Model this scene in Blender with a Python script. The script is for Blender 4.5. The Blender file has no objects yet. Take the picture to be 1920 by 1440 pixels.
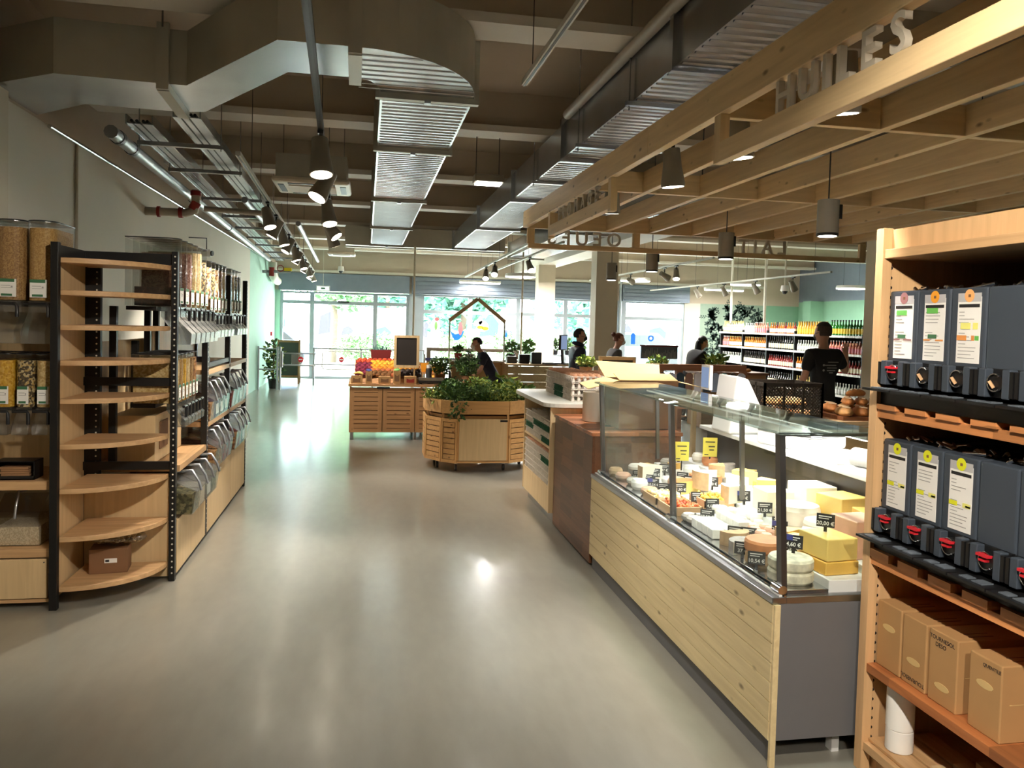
import bpy, math, random
from mathutils import Vector, Matrix
R = random.Random(7)
PI = math.pi
col = bpy.context.scene.collection
sc = bpy.context.scene
sc.view_settings.view_transform = 'Standard'
sc.view_settings.look = 'None'
sc.view_settings.gamma = 1.0
sc.view_settings.use_curve_mapping = False
sc.view_settings.exposure = 0.52
sc.cycles.caustics_reflective = False
sc.cycles.caustics_refractive = False
sc.cycles.blur_glossy = 1.0
sc.cycles.max_bounces = 10
sc.cycles.transparent_max_bounces = 24

# ---------------------------------------------------------------- camera
YAW, PITCH, ROLL = 0.1838, -0.0375, 0.027
fwd = Vector((math.sin(YAW)*math.cos(PITCH), math.cos(YAW)*math.cos(PITCH), math.sin(PITCH)))
rgt = Vector((math.cos(YAW), -math.sin(YAW), 0))
upv = rgt.cross(fwd)
r2 = rgt*math.cos(ROLL) + upv*math.sin(ROLL)
u2 = -rgt*math.sin(ROLL) + upv*math.cos(ROLL)
cam = bpy.data.cameras.new('camera')
cam.sensor_width = 36.0
cam.lens = 1480/1920*36.0
cam.shift_y = -58/1920
cam.clip_start = 0.05
camo = bpy.data.objects.new('camera', cam)
col.objects.link(camo)
camo.matrix_world = Matrix(((r2.x, u2.x, -fwd.x, 0), (r2.y, u2.y, -fwd.y, 0), (r2.z, u2.z, -fwd.z, 1.6), (0, 0, 0, 1)))
sc.camera = camo

# ---------------------------------------------------------------- world, sun
w = bpy.data.worlds.new('sky'); sc.world = w; w.use_nodes = True
bg = w.node_tree.nodes['Background']
bg.inputs[0].default_value = (0.84, 0.94, 1.0, 1)
bg.inputs[1].default_value = 26.0
LK = 2.15
def lamp(kind, name, loc, energy, color=(1, 1, 1), aim=None, **kw):
    l = bpy.data.lights.new(name, kind); l.energy = energy*(LK if kind != 'SUN' else 1); l.color = color
    for k, v in kw.items(): setattr(l, k, v)
    o = bpy.data.objects.new(name, l); col.objects.link(o); o.location = loc
    if aim is not None:
        o.rotation_euler = (Vector(aim) - Vector(loc)).to_track_quat('-Z', 'Y').to_euler()
    return o
lamp('SUN', 'sun', (0, 30, 20), 16.0, (1.0, 0.95, 0.86), aim=(6, 34, 2), angle=0.01)
WARM = (1.0, 0.905, 0.78)
NEUT = (1.0, 0.95, 0.89)
ORD = ('first', 'second', 'third', 'fourth', 'fifth', 'sixth', 'seventh', 'eighth', 'ninth', 'tenth', 'eleventh', 'twelfth')

# ---------------------------------------------------------------- materials
def s2l(c): return tuple(((x/255+.055)/1.055)**2.4 if x/255 > .04045 else x/255/12.92 for x in c)
M = {}
def node_mat(name):
    m = bpy.data.materials.new(name); m.use_nodes = True
    nt = m.node_tree
    return m, nt, nt.nodes['Principled BSDF']
def ln(nt, a, b): nt.links.new(a, b)
def mat(name, c, rough=.6, metal=0., var=.08, scale=6., bump=0., coat=0., trans=0., spec=.5, sub=0.):
    """plain surface with a fine colour variation"""
    if name in M: return M[name]
    m, nt, p = node_mat(name)
    c = s2l(c)
    tc = nt.nodes.new('ShaderNodeTexCoord'); nz = nt.nodes.new('ShaderNodeTexNoise')
    nz.inputs['Scale'].default_value = scale; nz.inputs['Detail'].default_value = 4
    ln(nt, tc.outputs['Object'], nz.inputs['Vector'])
    cr = nt.nodes.new('ShaderNodeValToRGB')
    cr.color_ramp.elements[0].position = .3; cr.color_ramp.elements[1].position = .7
    cr.color_ramp.elements[0].color = tuple(x*(1-var) for x in c) + (1,)
    cr.color_ramp.elements[1].color = tuple(min(1, x*(1+var)) for x in c) + (1,)
    ln(nt, nz.outputs['Fac'], cr.inputs['Fac']); ln(nt, cr.outputs['Color'], p.inputs['Base Color'])
    p.inputs['Roughness'].default_value = rough; p.inputs['Metallic'].default_value = metal
    p.inputs['Coat Weight'].default_value = coat; p.inputs['Specular IOR Level'].default_value = spec
    p.inputs['Transmission Weight'].default_value = trans
    if sub: p.inputs['Subsurface Weight'].default_value = sub; p.inputs['Subsurface Scale'].default_value = .02
    if bump:
        b = nt.nodes.new('ShaderNodeBump'); b.inputs['Strength'].default_value = bump; b.inputs['Distance'].default_value = .01
        ln(nt, nz.outputs['Fac'], b.inputs['Height']); ln(nt, b.outputs['Normal'], p.inputs['Normal'])
    M[name] = m; return m
def wood(name, c, axis='x', contrast=.22, knots=True, rough=.5, grain=1.0, staves=None):
    """pine or oak grain running along one axis, with knots"""
    if name in M: return M[name]
    m, nt, p = node_mat(name); c = s2l(c)
    tc = nt.nodes.new('ShaderNodeTexCoord'); mp = nt.nodes.new('ShaderNodeMapping')
    ln(nt, tc.outputs['Object'], mp.inputs['Vector'])
    k = {'x': 0, 'y': 1, 'z': 2}[axis]
    s = [16*grain]*3; s[k] = 1.0*grain; mp.inputs['Scale'].default_value = s
    nz = nt.nodes.new('ShaderNodeTexNoise'); nz.inputs['Scale'].default_value = 2.2; nz.inputs['Detail'].default_value = 6; nz.inputs['Distortion'].default_value = .6
    ln(nt, mp.outputs['Vector'], nz.inputs['Vector'])
    cr = nt.nodes.new('ShaderNodeValToRGB'); e = cr.color_ramp.elements
    e[0].position = .25; e[1].position = .75
    e[0].color = (c[0]*(1-contrast), c[1]*(1-contrast*1.25), c[2]*(1-contrast*1.5), 1)
    e[1].color = (min(1, c[0]*(1+contrast*.5)), min(1, c[1]*(1+contrast*.5)), min(1, c[2]*(1+contrast*.5)), 1)
    ln(nt, nz.outputs['Fac'], cr.inputs['Fac'])
    out = cr.outputs['Color']
    if staves:   # glued staves of differing tone
        mp3 = nt.nodes.new('ShaderNodeMapping'); ln(nt, tc.outputs['Object'], mp3.inputs['Vector']); mp3.inputs['Scale'].default_value = staves
        vo3 = nt.nodes.new('ShaderNodeTexVoronoi'); vo3.distance = 'CHEBYCHEV'; vo3.inputs['Scale'].default_value = 1; vo3.inputs['Randomness'].default_value = .25
        ln(nt, mp3.outputs['Vector'], vo3.inputs['Vector'])
        sx = nt.nodes.new('ShaderNodeSeparateColor'); ln(nt, vo3.outputs['Color'], sx.inputs['Color'])
        mr = nt.nodes.new('ShaderNodeMapRange'); mr.inputs['To Min'].default_value = .55; mr.inputs['To Max'].default_value = 1.35
        ln(nt, sx.outputs['Red'], mr.inputs['Value'])
        mx3 = nt.nodes.new('ShaderNodeMix'); mx3.data_type = 'RGBA'; mx3.blend_type = 'MULTIPLY'; mx3.inputs['Factor'].default_value = 1
        ln(nt, out, mx3.inputs['A']); ln(nt, mr.outputs['Result'], mx3.inputs['B']); out = mx3.outputs['Result']
    if knots:
        mp2 = nt.nodes.new('ShaderNodeMapping'); ln(nt, tc.outputs['Object'], mp2.inputs['Vector'])
        s2 = [13.]*3; s2[k] = 6.; mp2.inputs['Scale'].default_value = s2
        vo = nt.nodes.new('ShaderNodeTexVoronoi'); vo.inputs['Scale'].default_value = 1
        ln(nt, mp2.outputs['Vector'], vo.inputs['Vector'])
        cr2 = nt.nodes.new('ShaderNodeValToRGB'); e = cr2.color_ramp.elements
        e[0].position = .06; e[1].position = .17; e[0].color = (.16, .09, .04, 1); e[1].color = (1, 1, 1, 1)
        ln(nt, vo.outputs['Distance'], cr2.inputs['Fac'])
        sp = nt.nodes.new('ShaderNodeSeparateColor'); ln(nt, vo.outputs['Color'], sp.inputs['Color'])
        gt = nt.nodes.new('ShaderNodeMath'); gt.operation = 'GREATER_THAN'; gt.inputs[1].default_value = .5; ln(nt, sp.outputs['Red'], gt.inputs[0])
        mul = nt.nodes.new('ShaderNodeMath'); mul.operation = 'MULTIPLY'; mul.inputs[1].default_value = .75; ln(nt, gt.outputs[0], mul.inputs[0])
        mx = nt.nodes.new('ShaderNodeMix'); mx.data_type = 'RGBA'; mx.blend_type = 'MULTIPLY'
        ln(nt, mul.outputs[0], mx.inputs['Factor']); ln(nt, out, mx.inputs['A']); ln(nt, cr2.outputs['Color'], mx.inputs['B']); out = mx.outputs['Result']
    ln(nt, out, p.inputs['Base Color'])
    p.inputs['Roughness'].default_value = rough
    b = nt.nodes.new('ShaderNodeBump'); b.inputs['Strength'].default_value = .12; b.inputs['Distance'].default_value = .003
    ln(nt, nz.outputs['Fac'], b.inputs['Height']); ln(nt, b.outputs['Normal'], p.inputs['Normal'])
    M[name] = m; return m
def glass(name, tint=(235, 245, 242), rough=.02, refl=1.0, opac=0.0):
    """thin clear sheet: see-through, mirror-like at grazing angles"""
    if name in M: return M[name]
    m = bpy.data.materials.new(name); m.use_nodes = True; nt = m.node_tree
    for n in list(nt.nodes): nt.nodes.remove(n)
    out = nt.nodes.new('ShaderNodeOutputMaterial'); t = nt.nodes.new('ShaderNodeBsdfTransparent'); g = nt.nodes.new('ShaderNodeBsdfGlossy')
    t.inputs[0].default_value = s2l(tint) + (1,); g.inputs['Roughness'].default_value = rough
    lw = nt.nodes.new('ShaderNodeLayerWeight'); lw.inputs['Blend'].default_value = .5
    pw = nt.nodes.new('ShaderNodeMath'); pw.operation = 'POWER'; pw.inputs[1].default_value = 5.0; ln(nt, lw.outputs['Facing'], pw.inputs[0])
    mu = nt.nodes.new('ShaderNodeMath'); mu.operation = 'MULTIPLY_ADD'; mu.inputs[1].default_value = .9*refl; mu.inputs[2].default_value = .03+opac; mu.use_clamp = True
    ln(nt, pw.outputs[0], mu.inputs[0])
    mx = nt.nodes.new('ShaderNodeMixShader'); ln(nt, mu.outputs[0], mx.inputs[0]); ln(nt, t.outputs[0], mx.inputs[1]); ln(nt, g.outputs[0], mx.inputs[2])
    ln(nt, mx.outputs[0], out.inputs['Surface']); M[name] = m; return m
def glow(name, c, strength):
    if name in M: return M[name]
    m = bpy.data.materials.new(name); m.use_nodes = True; nt = m.node_tree
    for n in list(nt.nodes): nt.nodes.remove(n)
    out = nt.nodes.new('ShaderNodeOutputMaterial'); e = nt.nodes.new('ShaderNodeEmission')
    e.inputs[0].default_value = s2l(c) + (1,); e.inputs[1].default_value = strength
    ln(nt, e.outputs[0], out.inputs['Surface']); M[name] = m; return m
def speckle(name, cols, scale, rough=.6, bump=.4):
    """grains, seeds, flakes: small cells of several colours"""
    if name in M: return M[name]
    m, nt, p = node_mat(name)
    tc = nt.nodes.new('ShaderNodeTexCoord'); vo = nt.nodes.new('ShaderNodeTexVoronoi'); vo.inputs['Scale'].default_value = scale
    ln(nt, tc.outputs['Object'], vo.inputs['Vector'])
    sp = nt.nodes.new('ShaderNodeSeparateColor'); ln(nt, vo.outputs['Color'], sp.inputs['Color'])
    cr = nt.nodes.new('ShaderNodeValToRGB'); cr.color_ramp.interpolation = 'CONSTANT'
    el = cr.color_ramp.elements
    while len(el) < len(cols): el.new(.5)
    for i, c in enumerate(cols): el[i].position = i/len(cols); el[i].color = s2l(c) + (1,)
    ln(nt, sp.outputs['Red'], cr.inputs['Fac']); ln(nt, cr.outputs['Color'], p.inputs['Base Color'])
    p.inputs['Roughness'].default_value = rough
    b = nt.nodes.new('ShaderNodeBump'); b.inputs['Strength'].default_value = bump; b.inputs['Distance'].default_value = .004; b.invert = True
    ln(nt, vo.outputs['Distance'], b.inputs['Height']); ln(nt, b.outputs['Normal'], p.inputs['Normal'])
    M[name] = m; return m

def vinyl(name, c):
    """thin sticker film: daylight shines through it"""
    m = mat(name, c, .5); nt = m.node_tree; p = nt.nodes['Principled BSDF']; out = nt.nodes['Material Output']
    tl = nt.nodes.new('ShaderNodeBsdfTranslucent'); tl.inputs[0].default_value = s2l(c)+(1,); mx = nt.nodes.new('ShaderNodeMixShader'); mx.inputs[0].default_value = .3
    ln(nt, p.outputs[0], mx.inputs[1]); ln(nt, tl.outputs[0], mx.inputs[2]); ln(nt, mx.outputs[0], out.inputs['Surface']); return m
PINE = (222, 194, 150)
wood('pine_x', PINE, 'x'); wood('pine_y', PINE, 'y'); wood('pine_z', PINE, 'z')
wood('shelf_pine_x', (206, 168, 122), 'x', knots=False); wood('shelf_pine_y', (206, 168, 122), 'y', knots=False)
wood('panel_pine', (220, 192, 146), 'z', .12, knots=False)
wood('beam_pine_x', (228, 200, 152), 'x', .14); wood('beam_pine_y', (228, 200, 152), 'y', .14); wood('beam_pine_z', (228, 200, 152), 'z', .14)
wood('plank_pine', (222, 203, 156), 'y', .14)
wood('oak_red', (176, 112, 66), 'y', .3, knots=False, staves=(3, 2.2, 8))
wood('walnut', (112, 72, 46), 'y', .3, knots=False, rough=.35, staves=(6, 3.2, 14))
wood('walnut_top', (168, 108, 72), 'x', .3, knots=False, rough=.35, staves=(2, 12, 6))
wood('ply', (205, 172, 122), 'x', .12, knots=True)
mat('black_steel', (30, 29, 28), .45, .3); mat('hole_white', (226, 220, 205), .6)
mat('steel', (176, 178, 182), .28, 1.0, .05); mat('chrome', (215, 218, 220), .12, 1.0, .02)
mat('galv', (178, 181, 186), .27, .92, .10, 3); mat('galv_side', (186, 183, 170), .5, .45, .10, 2.2)
mat('grey_panel', (104, 104, 106), .55, .0, .04); mat('grey_dark', (58, 58, 60), .5)
mat('white_paint', (224, 220, 208), .6, var=.03); mat('white_plastic', (232, 232, 230), .35, var=.02)
mat('black_plastic', (22, 22, 23), .35); mat('slate', (62, 70, 80), .42, var=.03); mat('slate_light', (92, 100, 108), .4)
mat('paper', (240, 238, 232), .7, var=.02); mat('ink', (36, 34, 34), .7); mat('green_print', (62, 112, 76), .7); mat('grey_print', (170, 168, 164), .7)
mat('card', (184, 142, 92), .75, var=.06); mat('card_light', (218, 186, 126), .75, var=.05); mat('card_dark', (128, 92, 62), .8)
mat('red_plastic', (206, 40, 52), .35); mat('leaf_green', (92, 128, 58), .55, var=.35, scale=9); mat('leaf_dark', (60, 92, 48), .55, var=.35, scale=9); mat('leaf_lime', (164, 178, 84), .55, var=.25, scale=9)
mat('soil', (52, 38, 28), .9); mat('skin', (196, 146, 120), .5, sub=.0); mat('blackboard', (44, 38, 36), .6)
glass('pane', (246, 251, 250)); glass('clear', (246, 247, 246), .05, .9, .03); glass('acrylic', (238, 240, 240), .25, .8, .16)
glass('counter_glass', (250, 253, 252), .01, .8); glass('top_glass', (226, 238, 235), .02, 1.2)

# ---------------------------------------------------------------- mesh building
class MB:
    def __init__(s): s.v = []; s.f = []; s.m = []; s.s = []
    def add(s, vs, fs, m=0, sm=False):
        o = len(s.v); s.v += [tuple(v) for v in vs]
        for f in fs: s.f.append([i+o for i in f]); s.m.append(m); s.s.append(sm)
        return s
    def box(s, x0, y0, z0, x1, y1, z1, m=0):
        vs = [(x, y, z) for z in (z0, z1) for y in (y0, y1) for x in (x0, x1)]
        return s.add(vs, [(0, 2, 3, 1), (4, 5, 7, 6), (0, 1, 5, 4), (2, 6, 7, 3), (0, 4, 6, 2), (1, 3, 7, 5)], m)
    def bar(s, p0, p1, wd, h, m=0, up=(0, 0, 1)):
        p0, p1 = Vector(p0), Vector(p1); d = (p1-p0).normalized(); u = Vector(up)
        if abs(d.dot(u)) > .95: u = Vector((1, 0, 0))
        a = d.cross(u).normalized()*wd/2; b = a.cross(d).normalized()*h/2
        vs = [p+sx*a+sy*b for p in (p0, p1) for sy in (-1, 1) for sx in (-1, 1)]
        return s.add(vs, [(0, 2, 3, 1), (4, 5, 7, 6), (0, 1, 5, 4), (2, 6, 7, 3), (0, 4, 6, 2), (1, 3, 7, 5)], m)
    def cyl(s, p0, p1, r0, r1=None, n=12, m=0, cap=True, sm=True):
        r1 = r0 if r1 is None else r1
        p0, p1 = Vector(p0), Vector(p1); d = (p1-p0).normalized(); u = Vector((0, 0, 1)) if abs(d.z) < .9 else Vector((1, 0, 0))
        a = d.cross(u).normalized(); b = d.cross(a)
        vs = [p + r*(math.cos(2*PI*i/n)*a + math.sin(2*PI*i/n)*b) for p, r in ((p0, r0), (p1, r1)) for i in range(n)]
        s.add(vs, [(i, (i+1) % n, n+(i+1) % n, n+i) for i in range(n)], m, sm)
        if cap: s.add(vs, [tuple(range(n))[::-1], tuple(range(n, 2*n))], m)
        return s
    def tube(s, path, r, n=8, m=0):
        P = [Vector(p) for p in path]; k = len(P); vs = []; a0 = None
        for i, p in enumerate(P):
            d = (P[min(i+1, k-1)]-P[max(i-1, 0)]).normalized()
            if a0 is None: a0 = d.cross(Vector((0, 0, 1)) if abs(d.z) < .9 else Vector((1, 0, 0))).normalized()
            a0 = (a0-d*a0.dot(d)).normalized(); b = d.cross(a0)
            rr = r[i] if isinstance(r, (list, tuple)) else r
            vs += [p+rr*(math.cos(2*PI*j/n)*a0+math.sin(2*PI*j/n)*b) for j in range(n)]
        fs = [(i*n+j, i*n+(j+1) % n, (i+1)*n+(j+1) % n, (i+1)*n+j) for i in range(k-1) for j in range(n)]
        s.add(vs, fs, m, True); s.add(vs[:n], [tuple(range(n))[::-1]], m); s.add(vs[-n:], [tuple(range(n))], m)
        return s
    def lathe(s, prof, c=(0, 0, 0), n=14, ms=None, sm=True, sx=1., sy=1.):
        vs = [(c[0]+sx*r*math.cos(2*PI*j/n), c[1]+sy*r*math.sin(2*PI*j/n), c[2]+z) for r, z in prof for j in range(n)]
        for i in range(len(prof)-1):
            s.add(vs[i*n:(i+2)*n], [(j, (j+1) % n, n+(j+1) % n, n+j) for j in range(n)], ms[i] if ms else 0, sm)
        if prof[0][0] > 1e-4: s.add(vs[:n], [tuple(range(n))[::-1]], ms[0] if ms else 0)
        if prof[-1][0] > 1e-4: s.add(vs[-n:], [tuple(range(n))], ms[-1] if ms else 0)
        return s
    def prism(s, poly, z0, z1, m=0, ax='z'):
        n = len(poly)
        def T(a, b, c): return {'z': (a, b, c), 'y': (a, c, b), 'x': (c, a, b)}[ax]
        vs = [T(a, b, z0) for a, b in poly] + [T(a, b, z1) for a, b in poly]
        return s.add(vs, [tuple(range(n))[::-1], tuple(range(n, 2*n))] + [(i, (i+1) % n, n+(i+1) % n, n+i) for i in range(n)], m)
    def sph(s, c, r, nu=12, nv=8, m=0):
        rx, ry, rz = r if isinstance(r, (tuple, list)) else (r, r, r)
        vs = [(c[0]+rx*math.sin(PI*i/nv)*math.cos(2*PI*j/nu), c[1]+ry*math.sin(PI*i/nv)*math.sin(2*PI*j/nu), c[2]+rz*math.cos(PI*i/nv)) for i in range(nv+1) for j in range(nu)]
        return s.add(vs, [(i*nu+j, (i+1)*nu+j, (i+1)*nu+(j+1) % nu, i*nu+(j+1) % nu) for i in range(nv) for j in range(nu)], m, True)
    def mesh(s, name, mats):
        me = bpy.data.meshes.new(name); me.from_pydata(s.v, [], s.f)
        for x in (mats if isinstance(mats, (list, tuple)) else [mats]): me.materials.append(M[x] if isinstance(x, str) else x)
        me.polygons.foreach_set('material_index', s.m); me.polygons.foreach_set('use_smooth', s.s)
        me.validate(); me.update(); return me
    def build(s, name, mats, parent=None, loc=(0, 0, 0), rz=0., bev=0., rot=None):
        return put(name, s.mesh(name, mats), parent, loc, rz, bev, rot)
def put(name, me, parent=None, loc=(0, 0, 0), rz=0., bev=0., rot=None):
    o = bpy.data.objects.new(name, me); col.objects.link(o); o.parent = parent; o.location = loc
    o.rotation_euler = rot if rot is not None else (0, 0, rz)
    if bev:
        b = o.modifiers.new('bevel', 'BEVEL'); b.width = bev; b.segments = 2; b.limit_method = 'ANGLE'
    return o
def tag(o, label=None, cat=None, group=None, kind=None):
    if label: o['label'] = label
    if cat: o['category'] = cat
    if group: o['group'] = group
    if kind: o['kind'] = kind
    return o
def thing(name, label, cat, loc=(0, 0, 0), rz=0., group=None):
    o = bpy.data.objects.new(name, None); o.empty_display_size = .1; col.objects.link(o)
    o.location = loc; o.rotation_euler = (0, 0, rz); return tag(o, label, cat, group)
def struct(o): o['kind'] = 'structure'; return o
def copy_tree(o, parent=None):
    c = o.copy(); col.objects.link(c); c.parent = parent
    for ch in list(o.children): copy_tree(ch, c)
    return c
def clone(o, loc, rz=None, label=None, group=None):
    c = copy_tree(o); c.location = loc
    if rz is not None: c.rotation_euler = (0, 0, rz)
    if label: c['label'] = label
    if group: c['group'] = group
    return c
def text_mesh(txt, size, depth, mname, bold=0.0, align='CENTER'):
    cu = bpy.data.curves.new('letters', 'FONT'); cu.body = txt; cu.size = size; cu.extrude = depth; cu.align_x = align; cu.align_y = 'BOTTOM_BASELINE'; cu.offset = bold; cu.resolution_u = 3
    o = bpy.data.objects.new('letters', cu); col.objects.link(o)
    bpy.context.view_layer.update()
    me = bpy.data.meshes.new_from_object(o.evaluated_get(bpy.context.evaluated_depsgraph_get()))
    bpy.data.objects.remove(o); bpy.data.curves.remove(cu)
    me.materials.clear(); me.materials.append(M[mname]); return me
def leaves(mb, c, r, n, size, m=0, rnd=R, up=.3):
    """n small folded leaves filling an ellipsoid"""
    for _ in range(n):
        while True:
            q = Vector((rnd.uniform(-1, 1), rnd.uniform(-1, 1), rnd.uniform(-1, 1)))
            if .25 < q.length < 1: break
        p = Vector((c[0]+q.x*r[0], c[1]+q.y*r[1], c[2]+q.z*r[2]))
        d = Vector((rnd.gauss(0, 1)+q.x, rnd.gauss(0, 1)+q.y, rnd.gauss(0, .6)+up)).normalized()
        sd = d.cross(Vector((rnd.gauss(0, 1), rnd.gauss(0, 1), rnd.gauss(0, 1)))).normalized(); nn = d.cross(sd)
        L = size*rnd.uniform(.6, 1.3); W = L*.3
        a = p; b = p+d*L*.5+sd*W+nn*L*.08; t = p+d*L-nn*L*.1; e = p+d*L*.5-sd*W+nn*L*.08
        mb.add([a, b, t, e], [(0, 1, 2), (0, 2, 3)], m if not isinstance(m, (list, tuple)) else rnd.choice(m))
    return mb
# ================================================================ structure
ZC = 3.75; YF = 21.5; XL = -2.35; XR = 12.6
def floor_mat():
    m, nt, p = node_mat('resin_floor')
    tc = nt.nodes.new('ShaderNodeTexCoord'); n1 = nt.nodes.new('ShaderNodeTexNoise'); n1.inputs['Scale'].default_value = .9; n1.inputs['Detail'].default_value = 6
    n2 = nt.nodes.new('ShaderNodeTexNoise'); n2.inputs['Scale'].default_value = 14; n2.inputs['Detail'].default_value = 5
    mp = nt.nodes.new('ShaderNodeMapping'); mp.inputs['Scale'].default_value = (1, .35, 1)
    ln(nt, tc.outputs['Object'], mp.inputs['Vector']); ln(nt, mp.outputs['Vector'], n1.inputs['Vector']); ln(nt, mp.outputs['Vector'], n2.inputs['Vector'])
    mx = nt.nodes.new('ShaderNodeMix'); mx.inputs['Factor'].default_value = .35; ln(nt, n1.outputs['Fac'], mx.inputs['A']); ln(nt, n2.outputs['Fac'], mx.inputs['B'])
    cr = nt.nodes.new('ShaderNodeValToRGB'); e = cr.color_ramp.elements; e[0].position = .3; e[1].position = .7
    e[0].color = s2l((126, 123, 113)) + (1,); e[1].color = s2l((148, 145, 134)) + (1,)
    ln(nt, mx.outputs['Result'], cr.inputs['Fac'])
    # dark scuff marks
    mp2 = nt.nodes.new('ShaderNodeMapping'); mp2.inputs['Scale'].default_value = (1.2, 5, 1); mp2.inputs['Rotation'].default_value = (0, 0, .3); ln(nt, tc.outputs['Object'], mp2.inputs['Vector'])
    n3 = nt.nodes.new('ShaderNodeTexNoise'); n3.inputs['Scale'].default_value = 1.7; n3.inputs['Detail'].default_value = 8; ln(nt, mp2.outputs['Vector'], n3.inputs['Vector'])
    c3 = nt.nodes.new('ShaderNodeValToRGB'); e = c3.color_ramp.elements; e[0].position = .70; e[1].position = .78; e[0].color = (1, 1, 1, 1); e[1].color = (.78, .76, .72, 1); ln(nt, n3.outputs['Fac'], c3.inputs['Fac'])
    mm = nt.nodes.new('ShaderNodeMix'); mm.data_type = 'RGBA'; mm.blend_type = 'MULTIPLY'; mm.inputs['Factor'].default_value = 1; ln(nt, cr.outputs['Color'], mm.inputs['A']); ln(nt, c3.outputs['Color'], mm.inputs['B'])
    ln(nt, mm.outputs['Result'], p.inputs['Base Color'])
    mr = nt.nodes.new('ShaderNodeMapRange'); mr.inputs['To Min'].default_value = .26; mr.inputs['To Max'].default_value = .38; p.inputs['Coat Weight'].default_value = .55; p.inputs['Coat Roughness'].default_value = .14; ln(nt, n1.outputs['Fac'], mr.inputs['Value']); ln(nt, mr.outputs['Result'], p.inputs['Roughness'])
    b = nt.nodes.new('ShaderNodeBump'); b.inputs['Strength'].default_value = .03; ln(nt, n1.outputs['Fac'], b.inputs['Height']); ln(nt, b.outputs['Normal'], p.inputs['Normal'])
    M['resin_floor'] = m
floor_mat()
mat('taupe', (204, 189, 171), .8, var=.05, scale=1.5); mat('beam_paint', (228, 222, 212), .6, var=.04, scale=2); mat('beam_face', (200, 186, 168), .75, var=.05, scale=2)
mat('wall_white', (226, 220, 206), .75, var=.025, scale=1.2, bump=.02); mat('wall_green', (176, 214, 196), .7, var=.03); mat('wall_green2', (138, 184, 156), .7, var=.04)
mat('shutter', (128, 140, 156), .45, .3, .04); mat('frame_grey', (170, 180, 188), .4, .3, .03); mat('frame_dark', (96, 106, 116), .45, .3)
mat('column_paint', (214, 204, 184), .7, var=.02)
struct(MB().box(XL-4, -4, -.2, XR+2, YF+.1, 0).build('floor', 'resin_floor'))
ceil = struct(MB().box(XL-4, -4, ZC, XR+2, YF+.2, ZC+.2).build('ceiling', 'taupe'))
for y in (-.45, 2.17, 4.80, 7.40, 10.0, 12.65, 15.35, 18.1, 20.8):
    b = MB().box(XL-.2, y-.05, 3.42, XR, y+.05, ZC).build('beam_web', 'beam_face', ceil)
    MB().box(XL-.2, y-.15, 3.36, XR, y+.15, 3.42).build('beam', 'beam_paint', ceil)
wl = struct(MB().box(XL-.2, -4, 0, XL, 16.9, 2.98).build('wall_left', 'wall_white'))
MB().box(XL-.2, -4, 2.98, XL, YF+.2, ZC).build('upper_band', 'taupe', wl)  # shade above the conduit put into the wall colour, in the ceiling's taupe
MB().box(XL-.2, 16.9, 0, XL, YF+.2, 2.98).build('green_panel', 'wall_green', wl)
MB().box(XL-.02, -4, 0, XL+.1, 5.55, 2.98).build('pilaster', 'column_paint', wl)
MB().cyl((XL+.012, 7.02, 0), (XL+.012, 7.02, 2.98), .012, n=8).build('joint_strip', 'column_paint', wl)
wb = struct(MB().box(XL-.2, -4.2, 0, XR, -4, ZC).build('wall_back', 'wall_white'))
wr = struct(MB().box(XR, -4, 0, XR+.2, YF+.2, 2.45).build('wall_right', 'wall_green2'))
MB().box(XR, -4, 2.45, XR+.2, YF+.2, ZC).build('upper_band', 'shutter', wr)
MB().box(XR-.4, 20.2, 0, XR, 20.6, 2.45).build('pilaster', 'wall_green2', wr)
wf = struct(MB().box(XL-.2, YF, 2.32, XR, YF+.2, ZC).build('wall_front', 'taupe'))
for x0, x1, mt in ((XL-.2, -2.22, 'wall_green'), (1.13, 1.47, 'frame_grey'), (6.28, 7.2, 'frame_grey'), (9.02, 9.5, 'wall_white'), (11.5, XR, 'wall_green2')):
    MB().box(x0, YF, 0, x1, YF+.2, 2.32).build('wall_pier', mt, wf)
# leaf mural panel on the front wall
def mural_mat():
    m, nt, p = node_mat('leaf_mural')
    tc = nt.nodes.new('ShaderNodeTexCoord'); vo = nt.nodes.new('ShaderNodeTexVoronoi'); vo.inputs['Scale'].default_value = 6.5; vo.feature = 'F1'
    n = nt.nodes.new('ShaderNodeTexNoise'); n.inputs['Scale'].default_value = 5; ln(nt, tc.outputs['Object'], n.inputs['Vector'])
    mxv = nt.nodes.new('ShaderNodeMix'); mxv.data_type = 'RGBA'; mxv.inputs['Factor'].default_value = .12; ln(nt, tc.outputs['Object'], mxv.inputs['A']); ln(nt, n.outputs['Color'], mxv.inputs['B'])
    ln(nt, mxv.outputs['Result'], vo.inputs['Vector'])
    cr = nt.nodes.new('ShaderNodeValToRGB'); e = cr.color_ramp.elements
    e[0].position = .25; e[1].position = .42; e[0].color = s2l((74, 92, 88)) + (1,); e[1].color = s2l((168, 190, 172)) + (1,)
    ln(nt, vo.outputs['Distance'], cr.inputs['Fac']); ln(nt, cr.outputs['Color'], p.inputs['Base Color']); p.inputs['Roughness'].default_value = .7
    M['leaf_mural'] = m
mural_mat()
mat('mural_plain', (158, 178, 162), .7); mat('mural_ink', (72, 92, 86), .75)
mural = struct(MB().box(9.5, YF, 0, 11.5, YF+.2, 2.32).build('wall_mural', 'mural_plain'))
rm = random.Random(3)
mm = MB()
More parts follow.
